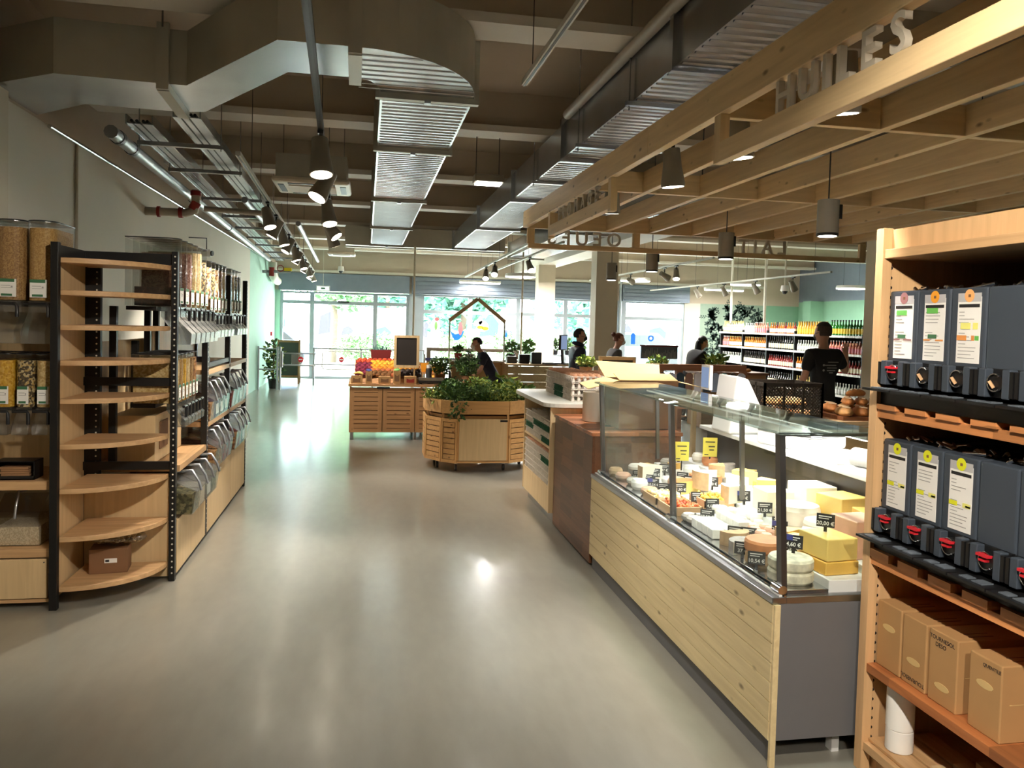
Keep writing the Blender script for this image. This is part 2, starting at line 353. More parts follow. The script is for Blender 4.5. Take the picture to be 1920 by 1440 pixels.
def flat_leaf(mb, cx, cz, L, wd, a, y):
    n = 7; pts = []
    for i in range(n+1):
        t = i/n; pts.append((t*L, wd*math.sin(PI*t)**.8))
    poly = pts + [(x, -z) for x, z in pts[-2:0:-1]]
    ca, sa = math.cos(a), math.sin(a)
    mb.prism([(cx+x*ca-z*sa, cz+x*sa+z*ca) for x, z in poly], y-.004, y, ax='y')
for i in range(150):
    cx = rm.uniform(9.7, 11.4); cz = rm.uniform(.9, 2.25); k = rm.random()
    if k < .45:
        for j in range(rm.choice((5, 6, 7))): flat_leaf(mm, cx, cz, rm.uniform(.09, .17), .025, j*2*PI/6+rm.random(), YF)
    elif k < .75:
        a = rm.uniform(0, 6.3)
        for j in range(6):
            flat_leaf(mm, cx+j*.035*math.cos(a), cz+j*.035*math.sin(a), .075, .016, a+(.7 if j % 2 else -.7), YF)
    else:
        mm.prism([(cx+.05*math.cos(t*PI/6), cz+.05*math.sin(t*PI/6)) for t in range(12)], YF-.004, YF, ax='y')
tag(mm.build('leaf_motif', 'mural_ink', mural), kind='stuff')
# roller shutter boxes over the windows
def shutter(x0, x1, slats):
    b = struct(MB().box(x0, YF-.16, 2.32, x1, YF-.001, 2.78).build('trim_%d' % (len([o for o in col.objects if o.name.startswith('trim_')])+1), 'shutter'))
    for i in range(slats): MB().box(x0+.02, YF-.19, 2.36+i*.105, x1-.02, YF-.16, 2.43+i*.105).build('slat', 'shutter', b)
shutter(-2.25, 1.13, 0); shutter(1.2, 6.3, 4); shutter(7.1, 9.1, 4)
struct(MB().box(-2.3, YF-.12, 2.80, 11.4, YF-.02, 2.87).build('trim_9', 'white_paint'))
# glazing: frame members, panes
def glazing(name, xs, zt, bars, mframe, y=YF+.08):
    root = struct(MB().box(xs[0]-.07, y-.05, 0, xs[0], y+.05, zt).build(name, mframe))
    MB().box(xs[-1], y-.05, 0, xs[-1]+.07, y+.05, zt).build('jamb', mframe, root)
    MB().box(xs[0], y-.05, zt-.05, xs[-1], y+.05, zt).build('head', mframe, root)
    MB().box(xs[0], y-.05, 0, xs[-1], y+.05, .06).build('sill', mframe, root)
    zs = [.06] + list(bars) + [zt-.05]
    for x in xs[1:-1]: MB().box(x-.055, y-.045, .06, x+.055, y+.045, zt-.05).build('mullion', mframe, root)
    for z in bars: MB().box(xs[0], y-.04, z-.045, xs[-1], y+.04, z+.045).build('transom', mframe, root)
    for a, b in zip(xs, xs[1:]):
        for c, d in zip(zs, zs[1:]):
            MB().box(a+.02, y-.005, c+.02, b-.02, y+.005, d-.02).build('window_pane', 'pane', root)
    return root
glazing('door_1', [-2.15, -1.41, .24, 1.06], 2.30, [2.02], 'frame_grey')
w1 = glazing('window_1', [1.54, 2.81, 4.15, 5.5, 6.22], 2.32, [1.86], 'frame_grey')
w2 = glazing('window_2', [7.27, 8.95], 2.32, [1.84], 'frame_grey')
MB().box(-.75, YF-.02, 2.03, -.45, YF+.04, 2.07).build('door_sensor', 'black_plastic', bpy.data.objects['door_1'])
# stickers on the panes
vinyl('sticker_blue', (30, 120, 214)); vinyl('sticker_yellow', (240, 220, 60)); vinyl('sticker_red', (226, 120, 126)); vinyl('sticker_green', (150, 206, 120)); vinyl('sticker_white', (246, 246, 244))
ys = YF+.073
SN = [0]
def sticker(polys, mname, root):
    b = MB(); SN[0] += 1; y1 = ys-.0012*SN[0]
    for p in polys: b.prism(p, y1-.001, y1, ax='y')
    return b.build('sticker', mname, root)
def disc2(x, z, rx, rz, n=14): return [(x+rx*math.cos(2*PI*i/n), z+rz*math.sin(2*PI*i/n)) for i in range(n)]
sticker([[(2.28, 1.36), (2.34, 1.30), (2.42, 1.26), (2.5, 1.28), (2.56, 1.34), (2.66, 1.36), (2.6, 1.2), (2.5, 1.1), (2.4, 1.1), (2.33, 1.2)]], 'sticker_blue', w1)
sticker([disc2(3.16, 1.5, .17, .15), disc2(3.1, 1.66, .06, .12)], 'sticker_white', w1); sticker([disc2(3.1, 1.47, .09, .05), disc2(3.24, 1.44, .1, .05)], 'sticker_yellow', w1)
sticker([disc2(1.86, 1.46, .13, .22)], 'sticker_white', w1); sticker([disc2(1.88, 1.48, .04, .12)], 'sticker_green', w1); sticker([disc2(1.9, 1.66, .06, .05)], 'sticker_red', w1)
sticker([disc2(2.55, 1.42, .06, .18)], 'sticker_red', w1); sticker([disc2(3.95, 1.5, .16, .12)], 'sticker_white', w1); sticker([disc2(3.83, 1.28, .03, .07)], 'sticker_blue', w1)
sticker([disc2(4.6, 1.52, .18, .13)], 'sticker_white', w1)
sticker([[(7.45, 1.1), (7.58, 1.1), (7.58, 1.36), (7.55, 1.42), (7.48, 1.42), (7.45, 1.36)]], 'sticker_blue', w2); sticker([disc2(8.05, 1.28, .09, .09)], 'sticker_blue', w2); sticker([disc2(8.05, 1.28, .045, .045)], 'sticker_white', w2)
sticker([disc2(8.6, 1.0, .03, .12), disc2(8.66, 1.02, .09, .03)], 'sticker_green', w2)
# columns and the longitudinal beam they carry
for i, (x0, x1, y, z) in enumerate(((3.93, 4.33, 18.0, 2.98), (4.14, 4.56, 14.0, 2.98), (5.42, 5.75, 7.55, 3.36))):
    struct(MB().box(x0, y, 0, x1, y+.35, z).build('trim_%d' % (20+i), 'column_paint'))
struct(MB().box(4.0, 10.2, 2.98, 4.5, YF, 3.36).build('trim_23', 'beam_paint'))
struct(MB().cyl((6.85, YF-.1, 0), (6.85, YF-.1, 2.9), .06, n=10).build('trim_24', 'frame_grey'))
struct(MB().cyl((7.05, YF-.1, 0), (7.05, YF-.1, 2.9), .04, n=10).build('trim_25', 'frame_grey'))

# ================================================================ outside the shop
mat('paving', (206, 202, 192), .8, var=.08, scale=2); mat('bark', (92, 78, 64), .9)
mat('tree_leaf', (88, 128, 80), .6, var=.3, scale=2); mat('tree_leaf2', (76, 126, 106), .6, var=.3, scale=2); mat('hedge_leaf', (104, 140, 88), .6, var=.3, scale=5)
mat('wall_render', (196, 192, 186), .8); mat('graffiti_teal', (40, 150, 170), .7); mat('graffiti_dark', (48, 44, 74), .7); mat('car_paint', (120, 140, 170), .25, .4); mat('tyre', (30, 30, 32), .7)
struct(MB().box(-30, YF+.2, -.2, 60, 80, -.02).build('ground_outside', 'paving'))
lwall = struct(MB().box(-12, 40, -.02, 45, 40.3, 2.2).build('wall_street', 'wall_render'))
rg = random.Random(11)
for i in range(26):
    x = -9+i*1.6+rg.uniform(-.3, .3); h = rg.uniform(.5, 1.2); z = rg.uniform(.6, .9); k = rg.uniform(.5, 1.1)
    MB().prism([(x, z), (x+k*.6, z+.1), (x+k, z), (x+k*1.1, z+h*.6), (x+k*.7, z+h), (x+.1, z+h*.8)], 39.98, 40, ax='y').build('graffiti_letter', 'graffiti_teal' if i % 3 == 0 else 'graffiti_dark', lwall)
def tree(x, y, h, rx, rz, lab, m, n, sz=.28, zc=None):
    t = thing('street_tree', lab, 'tree', (x, y, -.02), group='trees outside the shop windows')
    tb = MB().tube([(0, 0, 0), (.05, 0, h*.3), (-.04, .05, h*.55), (.05, 0, h*.85)], [.16, .13, .1, .04], 8)
    for a in (.3, 2.4, 4.4): tb.tube([(0, 0, h*.4), (math.cos(a)*rx*.4, math.sin(a)*rx*.4, h*.6), (math.cos(a)*rx*.7, math.sin(a)*rx*.7, h*.75)], [.07, .05, .02], 6)
    tb.build('trunk', 'bark', t); cb = MB()
    zc = h*.68 if zc is None else zc
    for k in range(9):
        a = k*2.4; q = rg.uniform(.2, .65)
        leaves(cb, (math.cos(a)*rx*q, math.sin(a)*rx*q, zc+rg.uniform(-.5, .5)*rz), (rx*.55, rx*.55, rz*.5), n, sz, 0, rg)
    tag(cb.build('foliage', m, t), kind='stuff'); return t
tree(-1.2, 30, 5.5, 2.0, 1.9, 'round crowned street tree standing close behind the glass entrance door', 'tree_leaf', 420, .30, zc=3.4)
tree(4.0, 33, 6.5, 2.8, 2.8, 'broad leafy tree behind the window with the hen sticker', 'tree_leaf2', 420, .44, zc=3.6)
tree(-6.4, 36, 6, 2.4, 2.6, 'pale leafy tree beyond the left door leaf beside the green wall', 'tree_leaf', 380, .44, zc=3.5)
tree(10.6, 36, 6.5, 3.0, 3.0, 'broad tree seen between the two white columns', 'tree_leaf2', 400, .46, zc=3.8)
tree(17.5, 35, 6, 2.4, 2.6, 'street tree beyond the window with blue bottle sticker', 'tree_leaf', 260, .34, zc=5.0)
tree(1.2, 46, 6.5, 2.6, 2.6, 'tall tree behind the graffiti wall and entrance', 'tree_leaf2', 400, .5, zc=4.6)
def shrub(x, y, rx, ry, h, lab, n):
    s = thing('hedge', lab, 'hedge', (x, y, -.02), group='hedges outside the shop windows')
    MB().tube([(0, 0, 0), (0, 0, h*.6)], [.05, .03], 6).build('stem', 'bark', s)
    b = leaves(MB(), (0, 0, h*.55), (rx, ry, h*.5), n, .16, 0, rg); tag(b.build('foliage', 'hedge_leaf', s), kind='stuff')
shrub(.15, 29, 1.3, .6, 1.1, 'low clipped hedge on the pavement outside the door', 1500)
shrub(3.6, 30, 1.0, .5, 1.2, 'low hedge outside the window with yellow bird sticker', 1000)
shrub(5.9, 31, 1.2, .5, 1.3, 'low hedge outside the window between the columns', 1000)
def car(x, y, lab):
    c = thing('parked_car', lab, 'car', (x, y, -.02), rz=.1, group='cars parked outside')
    MB().prism([(-2, .3), (2, .3), (2.05, .75), (1.4, .88), (.8, 1.4), (-.9, 1.42), (-1.5, .9), (-2.05, .8)], -.85, .85, ax='y').build('body', 'car_paint', c, bev=.06)
    MB().prism([(.7, .92), (1.25, .9), (.75, 1.32), (-.85, 1.34), (-1.3, .92)][::1], -.87, .87, ax='y').build('side_window', 'black_plastic', c)
    for sx in (-1.25, 1.25):
        for sy in (-.8, .8): MB().cyl((sx, sy-.1, .32), (sx, sy+.1, .32), .32, n=18).build('wheel', 'tyre', c)
car(-3.6, 27, 'grey blue car parked outside the door by the green wall')
car(9.6, 28, 'car parked outside the window with round blue sticker')
# ================================================================ ceiling services
ZD = 3.0; ZT = 3.33
def ribs(mb, x0, x1, y0, y1, z, step=.085, dz=.006):
    y = y0
    while y < y1-.02:
        mb.add([(x0, y, z-.0005), (x1, y, z-.0005), (x0, y+.02, z-dz), (x1, y+.02, z-dz), (x0, y+.028, z-.0005), (x1, y+.028, z-.0005)], [(0, 2, 3, 1), (2, 4, 5, 3)])
        y += step
    return mb
def flange(x0, x1, y, root, z0=ZD, z1=ZT, mname='galv_side'):
    return MB().box(x0-.03, y-.025, z0-.035, x1+.03, y+.025, z0).box(x0-.03, y-.025, z1, x1+.03, y+.025, z1+.03).box(x0-.03, y-.025, z0, x0, y+.025, z1).box(x1, y-.025, z0, x1+.03, y+.025, z1).build('flange', mname, root)
# --- duct one: comes from the left wall, doglegs, turns through an elbow and runs to the back
d1 = thing('air_duct', 'large galvanised duct from the left wall that bends through a rounded elbow', 'air duct', (0, 0, ZD))
near = [(-2.35, 5.50), (-1.84, 5.13), (-1.24, 5.17), (-1.105, 5.17), (-.468, 4.20), (-.082, 4.20)]
far = [(-2.35, 6.25), (-1.89, 5.82), (-1.266, 5.85), (-1.118, 5.80), (-.465, 4.73), (-.089, 4.73)]
def slab(mb, poly, z0, z1): mb.prism(poly, z0, z1)
names = ('straight_run', 'straight_run', 'straight_run', 'dogleg', 'straight_run')
for i in range(5):
    b = MB(); slab(b, [near[i], near[i+1], far[i+1], far[i]], 0, ZT-ZD)
    b.m[0] = 1; b.build('duct_section', ['galv_side', 'galv'], d1)
arc_o = [(-.082+.715*math.sin(t*PI/20), 4.98-.78*math.cos(t*PI/20)) for t in range(11)]
arc_i = [(-.089+.15*math.sin(t*PI/20), 4.98-.25*math.cos(t*PI/20)) for t in range(11)]
eb = MB()
n = 11
vs = [(x, y, z) for z in (0, ZT-ZD) for x, y in arc_o] + [(x, y, z) for z in (0, ZT-ZD) for x, y in arc_i]
for i in range(10):
    eb.add(vs, [(i, i+1, n+i+1, n+i)], 0, True); eb.add(vs, [(2*n+i+1, 2*n+i, 3*n+i, 3*n+i+1)], 0, True)
    eb.add(vs, [(i+1, i, 2*n+i, 2*n+i+1), (n+i, n+i+1, 3*n+i+1, 3*n+i)], 1)
eb.build('elbow', ['galv_side', 'galv'], d1)
rb = MB()
for k in range(1, 9):   # stiffening ribs under the elbow, running across
    y = 4.22+k*.085; xo = -.082+.715*math.sqrt(max(0, 1-((4.98-y)/.78)**2))
    rb.add([(-.07, y, -.001), (xo, y, -.001), (-.07, y+.014, -.004), (xo, y+.014, -.004), (-.07, y+.022, -.001), (xo, y+.022, -.001)], [(0, 2, 3, 1), (2, 4, 5, 3)])
tag(rb.build('stiffening_ribs', 'galv', d1), kind='stuff')
for (p, q) in ((near[2], far[2]), (near[5], far[5])):
    p = Vector((p[0], p[1], -.02)); q = Vector((q[0], q[1], -.02))
    MB().bar(p, q, .07, .05).bar(Vector((p.x, p.y-.015, -.04)), Vector((p.x, p.y-.015, ZT-ZD+.03)), .03, .07).build('flange', 'galv_side', d1)
    MB().cyl((p.x, p.y-.03, ZT-ZD), (p.x, p.y-.03, ZC-ZD), .006, n=6).build('hanger_rod', 'galv', d1)
fl = [5.0, 6.55, 9.3, 12.1, 14.95]
for a, b_ in zip(fl, fl[1:]):
    MB().box(.06, a, 0, .64, b_, ZT-ZD).build('duct_section', ['galv'], d1)
    tag(ribs(MB(), .075, .625, a+.05, b_-.04, 0).build('stiffening_ribs', 'galv', d1), kind='stuff')
for y in fl:
    f = flange(.06, .64, y, d1, 0, ZT-ZD)
    MB().box(.33, y-.03, -.05, .37, y+.02, -.03).build('clip', 'steel', d1)
# --- duct two over the counter
d2 = thing('air_duct', 'straight galvanised duct running above the timber pergola edge', 'air duct', (0, 0, ZD))
fl2 = [-1.2, 1.55, 4.05, 6.5, 8.8, 11.6, 14.95]
for a, b_ in zip(fl2, fl2[1:]):
    MB().box(1.6, a, 0, 2.2, b_, ZT-ZD-.04).build('duct_section', 'galv', d2)
    tag(ribs(MB(), 1.615, 2.185, a+.05, b_-.04, 0).build('stiffening_ribs', 'galv', d2), kind='stuff')
for y in fl2[1:]: flange(1.6, 2.2, y, d2, 0, ZT-ZD-.04, 'galv')
pb = MB()
for y in (2.9, 4.75, 5.95, 7.6): MB().box(1.56, y-.02, -.03, 2.26, y+.02, -.004).build('perforated_strap', 'steel', d2); MB().cyl((1.58, y, -.06), (1.58, y, ZC-ZD), .005, n=6).build('hanger_rod', 'galv', d2)
# --- cross plenum at the back joining both
d3 = thing('air_plenum', 'dark cross duct joining the two long ducts near the windows', 'air duct', (0, 0, ZD))
MB().box(-.4, 15.0, -.02, 2.6, 15.6, ZT-ZD).build('duct_body', 'galv_side', d3); MB().box(-.42, 15.28, -.04, 2.62, 15.32, ZT-ZD+.02).build('flange', 'galv_side', d3)
MB().box(.1, 14.985, .05, .4, 15.0, .25).build('inspection_hatch', 'white_paint', d3)
# duct three: wide flat duct further right with pale bottom
d4 = thing('air_duct', 'wide galvanised duct behind the pergola on the right side', 'air duct', (0, 0, ZD))
for a, b_ in ((9.3, 11.8), (11.8, 14.3), (14.3, 16.8)):
    MB().box(3.0, a, .02, 3.75, b_, ZT-ZD).build('duct_section', 'galv', d4); tag(ribs(MB(), 3.02, 3.73, a+.05, b_-.04, .02).build('stiffening_ribs', 'galv', d4), kind='stuff')
for a in (9.3, 11.8, 14.3, 16.8): flange(3.0, 3.75, a, d4, .02, ZT-ZD)
# --- cable trays, pipes along the left wall
def tray(p0, p1, wd, lab):
    p0, p1 = Vector(p0), Vector(p1); d = (p1-p0).normalized(); sd = d.cross(Vector((0, 0, 1)))
    t = thing('cable_tray', lab, 'cable tray', p0)
    z0 = Vector((0, 0, 0)); L = (p1-p0)
    MB().bar(z0, L, wd, .006).build('tray_base', 'steel', t)
    for s in (-1, 1): MB().bar(z0+sd*s*wd/2+Vector((0, 0, .03)), L+sd*s*wd/2+Vector((0, 0, .03)), .012, .07).build('side_rail', 'galv', t)
    b = MB()
    for s in (-.22, .08): b.bar(z0+sd*s*wd-Vector((0, 0, .004)), L+sd*s*wd-Vector((0, 0, .004)), .012, .003)
    tag(b.build('slot_line', 'grey_dark', t), kind='stuff')
    cb = MB()
    for s in (-.3, -.1, .15, .3): cb.tube([z0+sd*s*wd+Vector((0, 0, .02)), L*.3+sd*(s+.05)*wd+Vector((0, 0, .025)), L*.7+sd*(s-.04)*wd+Vector((0, 0, .02)), L+sd*s*wd+Vector((0, 0, .02))], .012, 6)
    tag(cb.build('cable_bundle', 'black_plastic', t), kind='stuff'); return t
def tx(y, x0, y0, x1, y1): return x0+(x1-x0)*(y-y0)/(y1-y0)
tray((-1.675, 6.3, 3.0), (-2.12, 20.4, 3.0), .18, 'galvanised cable tray next to the grey pipe along the left wall')
tray((-1.28, 6.0, 3.0), (-1.60, 20.2, 3.0), .18, 'galvanised cable tray on the aisle side of the other tray')
for i, y in enumerate((6.75, 7.9, 9.7, 11.3, 12.7, 14.2, 15.6, 17.2, 18.8)):
    xa = tx(y, -1.675, 6.3, -2.12, 20.4)-.115; xb = tx(y, -1.28, 6.0, -1.6, 20.2)+.14
    s = thing('tray_hanger', '%s steel channel hanger under the cable trays counting from the elbow duct' % ORD[i], 'bracket', (0, y, 2.97), group='hangers under the cable trays')
    MB().box(xa, -.02, -.035, xb, .02, -.003).build('channel', 'galv', s)
    for x in (xa+.01, xb-.02): MB().cyl((x, 0, -.05), (x, 0, ZC-2.97), .005, n=6).build('threaded_rod', 'galv', s)
def pipe(name, path, r, mname, lab, n=10):
    p0 = Vector(path[0]); o = MB().tube([Vector(p)-p0 for p in path], r, n).build(name, mname, loc=p0); return tag(o, lab, 'pipe')
mat('pipe_grey', (150, 152, 156), .35, .2); mat('pipe_beige', (176, 166, 152), .5); mat('fire_red', (150, 44, 38), .45); mat('insul', (196, 192, 178), .6)
gp = pipe('grey_pipe', [(-1.87, 6.3, 2.93), (-1.955, 9, 2.93), (-2.25, 19.2, 2.93)], .05, 'pipe_grey', 'thick grey pipe with dark clamps between cable tray and left wall')
for y in (6.5, 6.9, 9.6, 12.5): 
    x = tx(y, -1.87, 6.3, -1.955, 9) if y < 9 else tx(y, -1.955, 9, -2.25, 19.2); MB().cyl((x+1.87, y-6.3-.03, 0), (x+1.87, y-6.3+.03, 0), .056, n=12).build('pipe_clamp', 'grey_dark', gp)
pipe('wall_conduit', [(XL+.03, 6.4, 2.96), (XL+.03, 20.5, 2.96)], .016, 'chrome', 'thin bright conduit clipped along the top of the left wall', 8)
rp = pipe('sprinkler_pipe', [(XL, 9.1, 2.70), (-1.94, 9.1, 2.70), (-1.85, 9.1, 2.73), (-1.84, 9.1, 2.80), (-1.84, 9.1, 2.95)], .045, 'pipe_beige', 'beige sprinkler pipe with red couplings elbowing up beside the cable trays')
for a, b, r in (((.34, 0, 0), (.38, 0, 0), .058), ((.48, 0, .04), (.52, 0, .12), .052), ((.51, 0, .19), (.51, 0, .24), .054), ((.12, 0, 0), (.15, 0, 0), .058)): MB().cyl(a, b, r, n=14).build('coupling', 'fire_red', rp)
pipe('branch_pipe', [(-1.76, 9.14, 2.76), (-1.07, 9.14, 2.74)], .03, 'pipe_beige', 'beige branch pipe crossing under the cable trays')
for i, (x, y0, y1, z, m) in enumerate(((-1.32, 9, 16, 2.86, 'pipe_grey'), (-.92, 11, 18, 2.86, 'pipe_grey'))):
    pipe('grey_pipe', [(x, y0, z), (x-.15, y1, z)], .035, m, ('thin grey pipe running beside the aisle track lights', 'thin grey pipe between the track lights and middle duct')[i])
pipe('drain_elbow', [(-2.2, 19.5, 2.9), (-2.2, 19.5, 2.75), (-2.2, 19.65, 2.60), (-2.2, 20.0, 2.52), (-2.2, 20.6, 2.50)], .10, 'insul', 'big insulated pipe elbow in the corner above the green wall', 14)
vp = thing('valve_manifold', 'red and yellow valve group on the green wall beneath the trays', 'valve', (-2.3, 18.6, 2.62))
MB().cyl((-.02, 0, 0), (.6, 0, .02), .035, n=10).build('pipe_run', 'pipe_grey', vp); MB().cyl((.18, 0, -.1), (.18, 0, .1), .06, n=12).build('red_valve', 'fire_red', vp); MB().box(.45, -.05, .03, .62, .05, .1).build('actuator', 'sticker_yellow', vp); MB().tube([(.38+.07*math.cos(t*PI/6), -.08, .08+.07*math.sin(t*PI/6)) for t in range(13)], .01, 6).build('hand_wheel', 'fire_red', vp)
pipe('ceiling_pipe', [(1.56, -1.5, 3.30), (1.57, 6.28, 3.30)], .038, 'pipe_beige', 'round beige pipe hugging the upper edge of the straight duct')
# --- track rails and spot heads
mat('rail_white', (206, 204, 196), .45); mat('spot_grey', (142, 136, 124), .5)
glow('lamp_warm', (255, 240, 214), 14); glow('lamp_white', (255, 250, 240), 10)
def rail(p0, p1, lab, mname='rail_white', rods=True):
    p0, p1 = Vector(p0), Vector(p1); t = thing('track_rail', lab, 'track rail', p0); L = p1-p0
    MB().bar((0, 0, 0), L, .036, .032).build('rail_body', mname, t); MB().bar(Vector((0, 0, -.017)), L+Vector((0, 0, -.017)), .014, .003).build('slot', 'black_plastic', t)
    if rods:
        for k in (.06, .35, .65, .94): MB().cyl(L*k, L*k+Vector((0, 0, ZC-p0.z)), .003, n=5).build('hanger_wire', 'grey_dark', t)
    return t
def spot_mesh():
    return (MB().box(-.018, -.06, -.02, .018, .06, 0).cyl((0, 0, -.02), (0, 0, -.12), .012, n=8).mesh('adapter', 'black_plastic'),
            MB().lathe([(.0, .10), (.045, .10), (.052, .0), (.066, -.09), (.066, -.11)], n=16).mesh('housing', 'spot_grey'),
            MB().lathe([(.0, -.105), (.058, -.105), (.058, -.112), (0, -.112)], n=16).mesh('lens', 'lamp_warm'))
ADP, HOU, LEN = spot_mesh()
def spot(loc, aim, lab, group, power=0, color=WARM, angle=1.0, s=1.0, blend=.6):
    t = thing('track_spotlight', lab, 'spotlight', loc, group=group)
    put('adapter', ADP, t); d = (Vector(aim)-Vector(loc)).normalized(); q = d.to_track_quat('-Z', 'Y').to_euler()
    c = Vector((0, 0, -.15))
    h = put('housing', HOU, t, c, rot=q); put('lens', LEN, h); h.scale = (s, s, s)
    if power:
        lamp('SPOT', 'spot_beam', Vector(loc)+c+d*.13*s, power, color, aim=aim, spot_size=angle, spot_blend=blend, shadow_soft_size=.05)
    return t
rail((-.93, 6.0, 2.77), (-1.30, 20.2, 2.77), 'white track rail above the bulk food aisle')
GA = 'spotlights on the rail above the bulk food aisle'
for i, y in enumerate((8.3, 9.3, 10.2, 11.4, 12.8, 13.6, 15.0, 16.2, 17.6, 18.8, 19.8)):
    x = tx(y, -.93, 6, -1.3, 20.2)
    on = i in (1, 3, 4, 6, 8)
    spot((x, y, 2.75), (x-(1.0 if i % 2 else -.5), y-.5+(.4 if i % 3 else 0), .9), '%s grey spotlight on the aisle rail counting from the elbow duct' % ORD[i], GA, 55 if on else 0, WARM, 1.2)
rail((-.23, 2.6, 2.80), (-.46, 10.6, 2.80), 'dark track rail left of the ribbed middle duct', 'grey_dark')
GB = 'spotlights on the rail left of the middle duct'
for i, (y, aim) in enumerate(((5.2, (-.1, 4.6, 0)), (6.3, (-1.25, 5.6, .9)), (7.9, (0.1, 7.0, 0)), (9.3, (1.15, 8.7, .7)), (10.2, (.3, 10.9, .7)))):
    x = tx(y, -.23, 2.6, -.46, 10.6); spot((x, y, 2.78), aim, '%s bell shaped spotlight from the duct elbow on the dark rail' % ORD[i], GB, 58 if i == 0 else 85, WARM, 1.25, 1.15)
rail((.96, 1.0, 3.08), (.93, 4.83, 3.08), 'white rail with black slot hanging between the two ducts')
# aisle spots behind and above the camera that light the shelves at both ends
rail((.35, -1.6, 2.85), (.35, 2.3, 2.85), 'track rail above the near end of the aisle')
GN = 'spotlights on the rail above the near aisle'
for i, (y, aim, pw, an) in enumerate(((-.9, (2.0, 1.6, .9), 85, 1.2), (.6, (1.95, 2.1, 1.3), 80, 1.1), (1.5, (-1.75, 4.6, 1.0), 75, .9), (2.1, (-.2, 4.0, 0), 22, 1.5))):
    spot((.35, y, 2.83), aim, '%s grey spotlight on the near aisle rail from the shop rear' % ORD[i], GN, pw, WARM, an)
# --- back area rails, ceiling discs
for (a, b, lab) in (((5.5, 12.0, 2.75), (5.6, 19.5, 2.75), 'white rail in front of the leaf mural'), ((7.6, 12.0, 2.6), (7.6, 20.5, 2.6), 'white rail along the bottle shelves'), ((2.2, 10.5, 2.72), (2.4, 19.5, 2.72), 'white rail over the checkout area'), ((2.75, 11.0, 2.78), (2.85, 18.5, 2.78), 'second white rail over the checkout area')):
    rail(a, b, lab)
GC = 'spotlights over the checkout and bottle shelves'
for i, (loc, aim, pw) in enumerate((((2.3, 15.4, 2.7), (2.0, 14.0, .8), 60), ((2.28, 14.2, 2.7), (1.9, 12.5, .8), 60), ((2.78, 13.5, 2.76), (3.2, 12.0, .8), 50), ((5.52, 13.6, 2.73), (5.2, 12.6, .8), 50), ((5.53, 14.2, 2.73), (8.5, 15, 1.2), 40), ((5.55, 16.2, 2.73), (9.5, 20, 1.2), 20), ((7.6, 13.2, 2.58), (8.55, 13.6, 1.2), 24), ((7.6, 14.6, 2.58), (8.55, 14.8, 1.2), 24), ((7.6, 16.0, 2.58), (8.55, 16.2, 1.2), 20), ((7.6, 17.4, 2.58), (8.55, 17.4, 1.2), 18))):
    spot(loc, aim, ('small grey spotlight near the windows over the checkout', 'small grey spotlight above the gabled till', 'small grey spotlight on the second checkout rail', 'small grey spotlight above the produce display', 'small grey spotlight turned towards the bottle shelves', 'small grey spotlight turned towards the leaf mural', 'small grey spotlight at the near end of the bottle shelves', 'small grey spotlight over the juice bottles', 'small grey spotlight over the middle bottle bay', 'small grey spotlight at the far end of the bottle shelves')[i], GC, pw, NEUT, 1.3)
def disc(x, y, z, lab, shape='disc', pw=90):
    t = thing('ceiling_light', lab, 'ceiling light', (x, y, z), group='glowing ceiling lights over the back area')
    if shape == 'disc':
        MB().lathe([(0, .05), (.32, .05), (.34, 0), (.33, -.02)], n=28).build('lamp_body', 'white_plastic', t); MB().lathe([(0, -.0205), (.33, -.0205), (.325, -.03), (0, -.03)], n=28).build('diffuser', 'lamp_white', t)
    else:
        MB().box(-.55, -.08, 0, .55, .08, .05).build('lamp_body', 'white_plastic', t); MB().box(-.53, -.075, -.03, .53, .075, 0).build('diffuser', 'lamp_white', t)
    for dx in (-.2, .2): MB().cyl((dx, 0, .05), (dx, 0, ZC-z), .003, n=5).build('hanger_wire', 'grey_dark', t)
    lamp('AREA', 'light_panel', (x, y, z-.04), pw, NEUT, aim=(x, y, 0), shape='DISK', size=.6)
disc(3.3, 17.0, 2.64, 'round glowing ceiling disc beside the first white column', pw=45); disc(5.9, 16.9, 2.64, 'round glowing ceiling disc beyond the second white column'); disc(8.5, 16.8, 2.64, 'round glowing disc above the end of the bottle shelves', pw=45); disc(11.1, 16.7, 2.64, 'round glowing disc by the green right wall')
disc(9.5, 20.0, 2.66, 'short glowing light bar in front of the leaf mural', 'bar', 22); disc(2.95, 20.8, 2.66, 'short glowing light bar before the window shutters', 'bar', 30)
# --- air conditioners, emergency light, cameras
mat('ac_cream', (222, 210, 190), .4)
def ac(x0, x1, y0, y1, z, lab):
    t = thing('air_conditioner', lab, 'air conditioner', ((x0+x1)/2, (y0+y1)/2, z)); a = (x1-x0)/2; b = (y1-y0)/2
    MB().box(-a, -b, 0, a, b, .06).build('face_plate', 'ac_cream', t, bev=.03); MB().box(-a*.9, -b*.9, .06, a*.9, b*.9, .3).build('casing', 'galv_side', t)
    MB().box(-a*.6, -b*.55, -.012, a*.6, b*.55, 0).build('intake_grille', 'beam_paint', t)
    for s in (-1, 1): MB().box(-a*.6, s*b*.78-.025, -.006, a*.6, s*b*.78+.025, .0).build('louvre', 'grey_dark', t); MB().box(s*a*.8-.03, -b*.6, -.006, s*a*.8+.03, b*.6, 0).build('louvre', 'grey_dark', t)
    for sx in (-1, 1): MB().cyl((sx*a*.8, 0, .3), (sx*a*.8, 0, ZC-z), .005, n=6).build('hanger_rod', 'galv', t)
ac(-.99, -.19, 8.5, 9.3, 3.0, 'cream ceiling cassette air conditioner beside the middle duct')
ac(-.85, -.25, 17.4, 18.0, 2.98, 'small cream cassette air conditioner near the entrance')
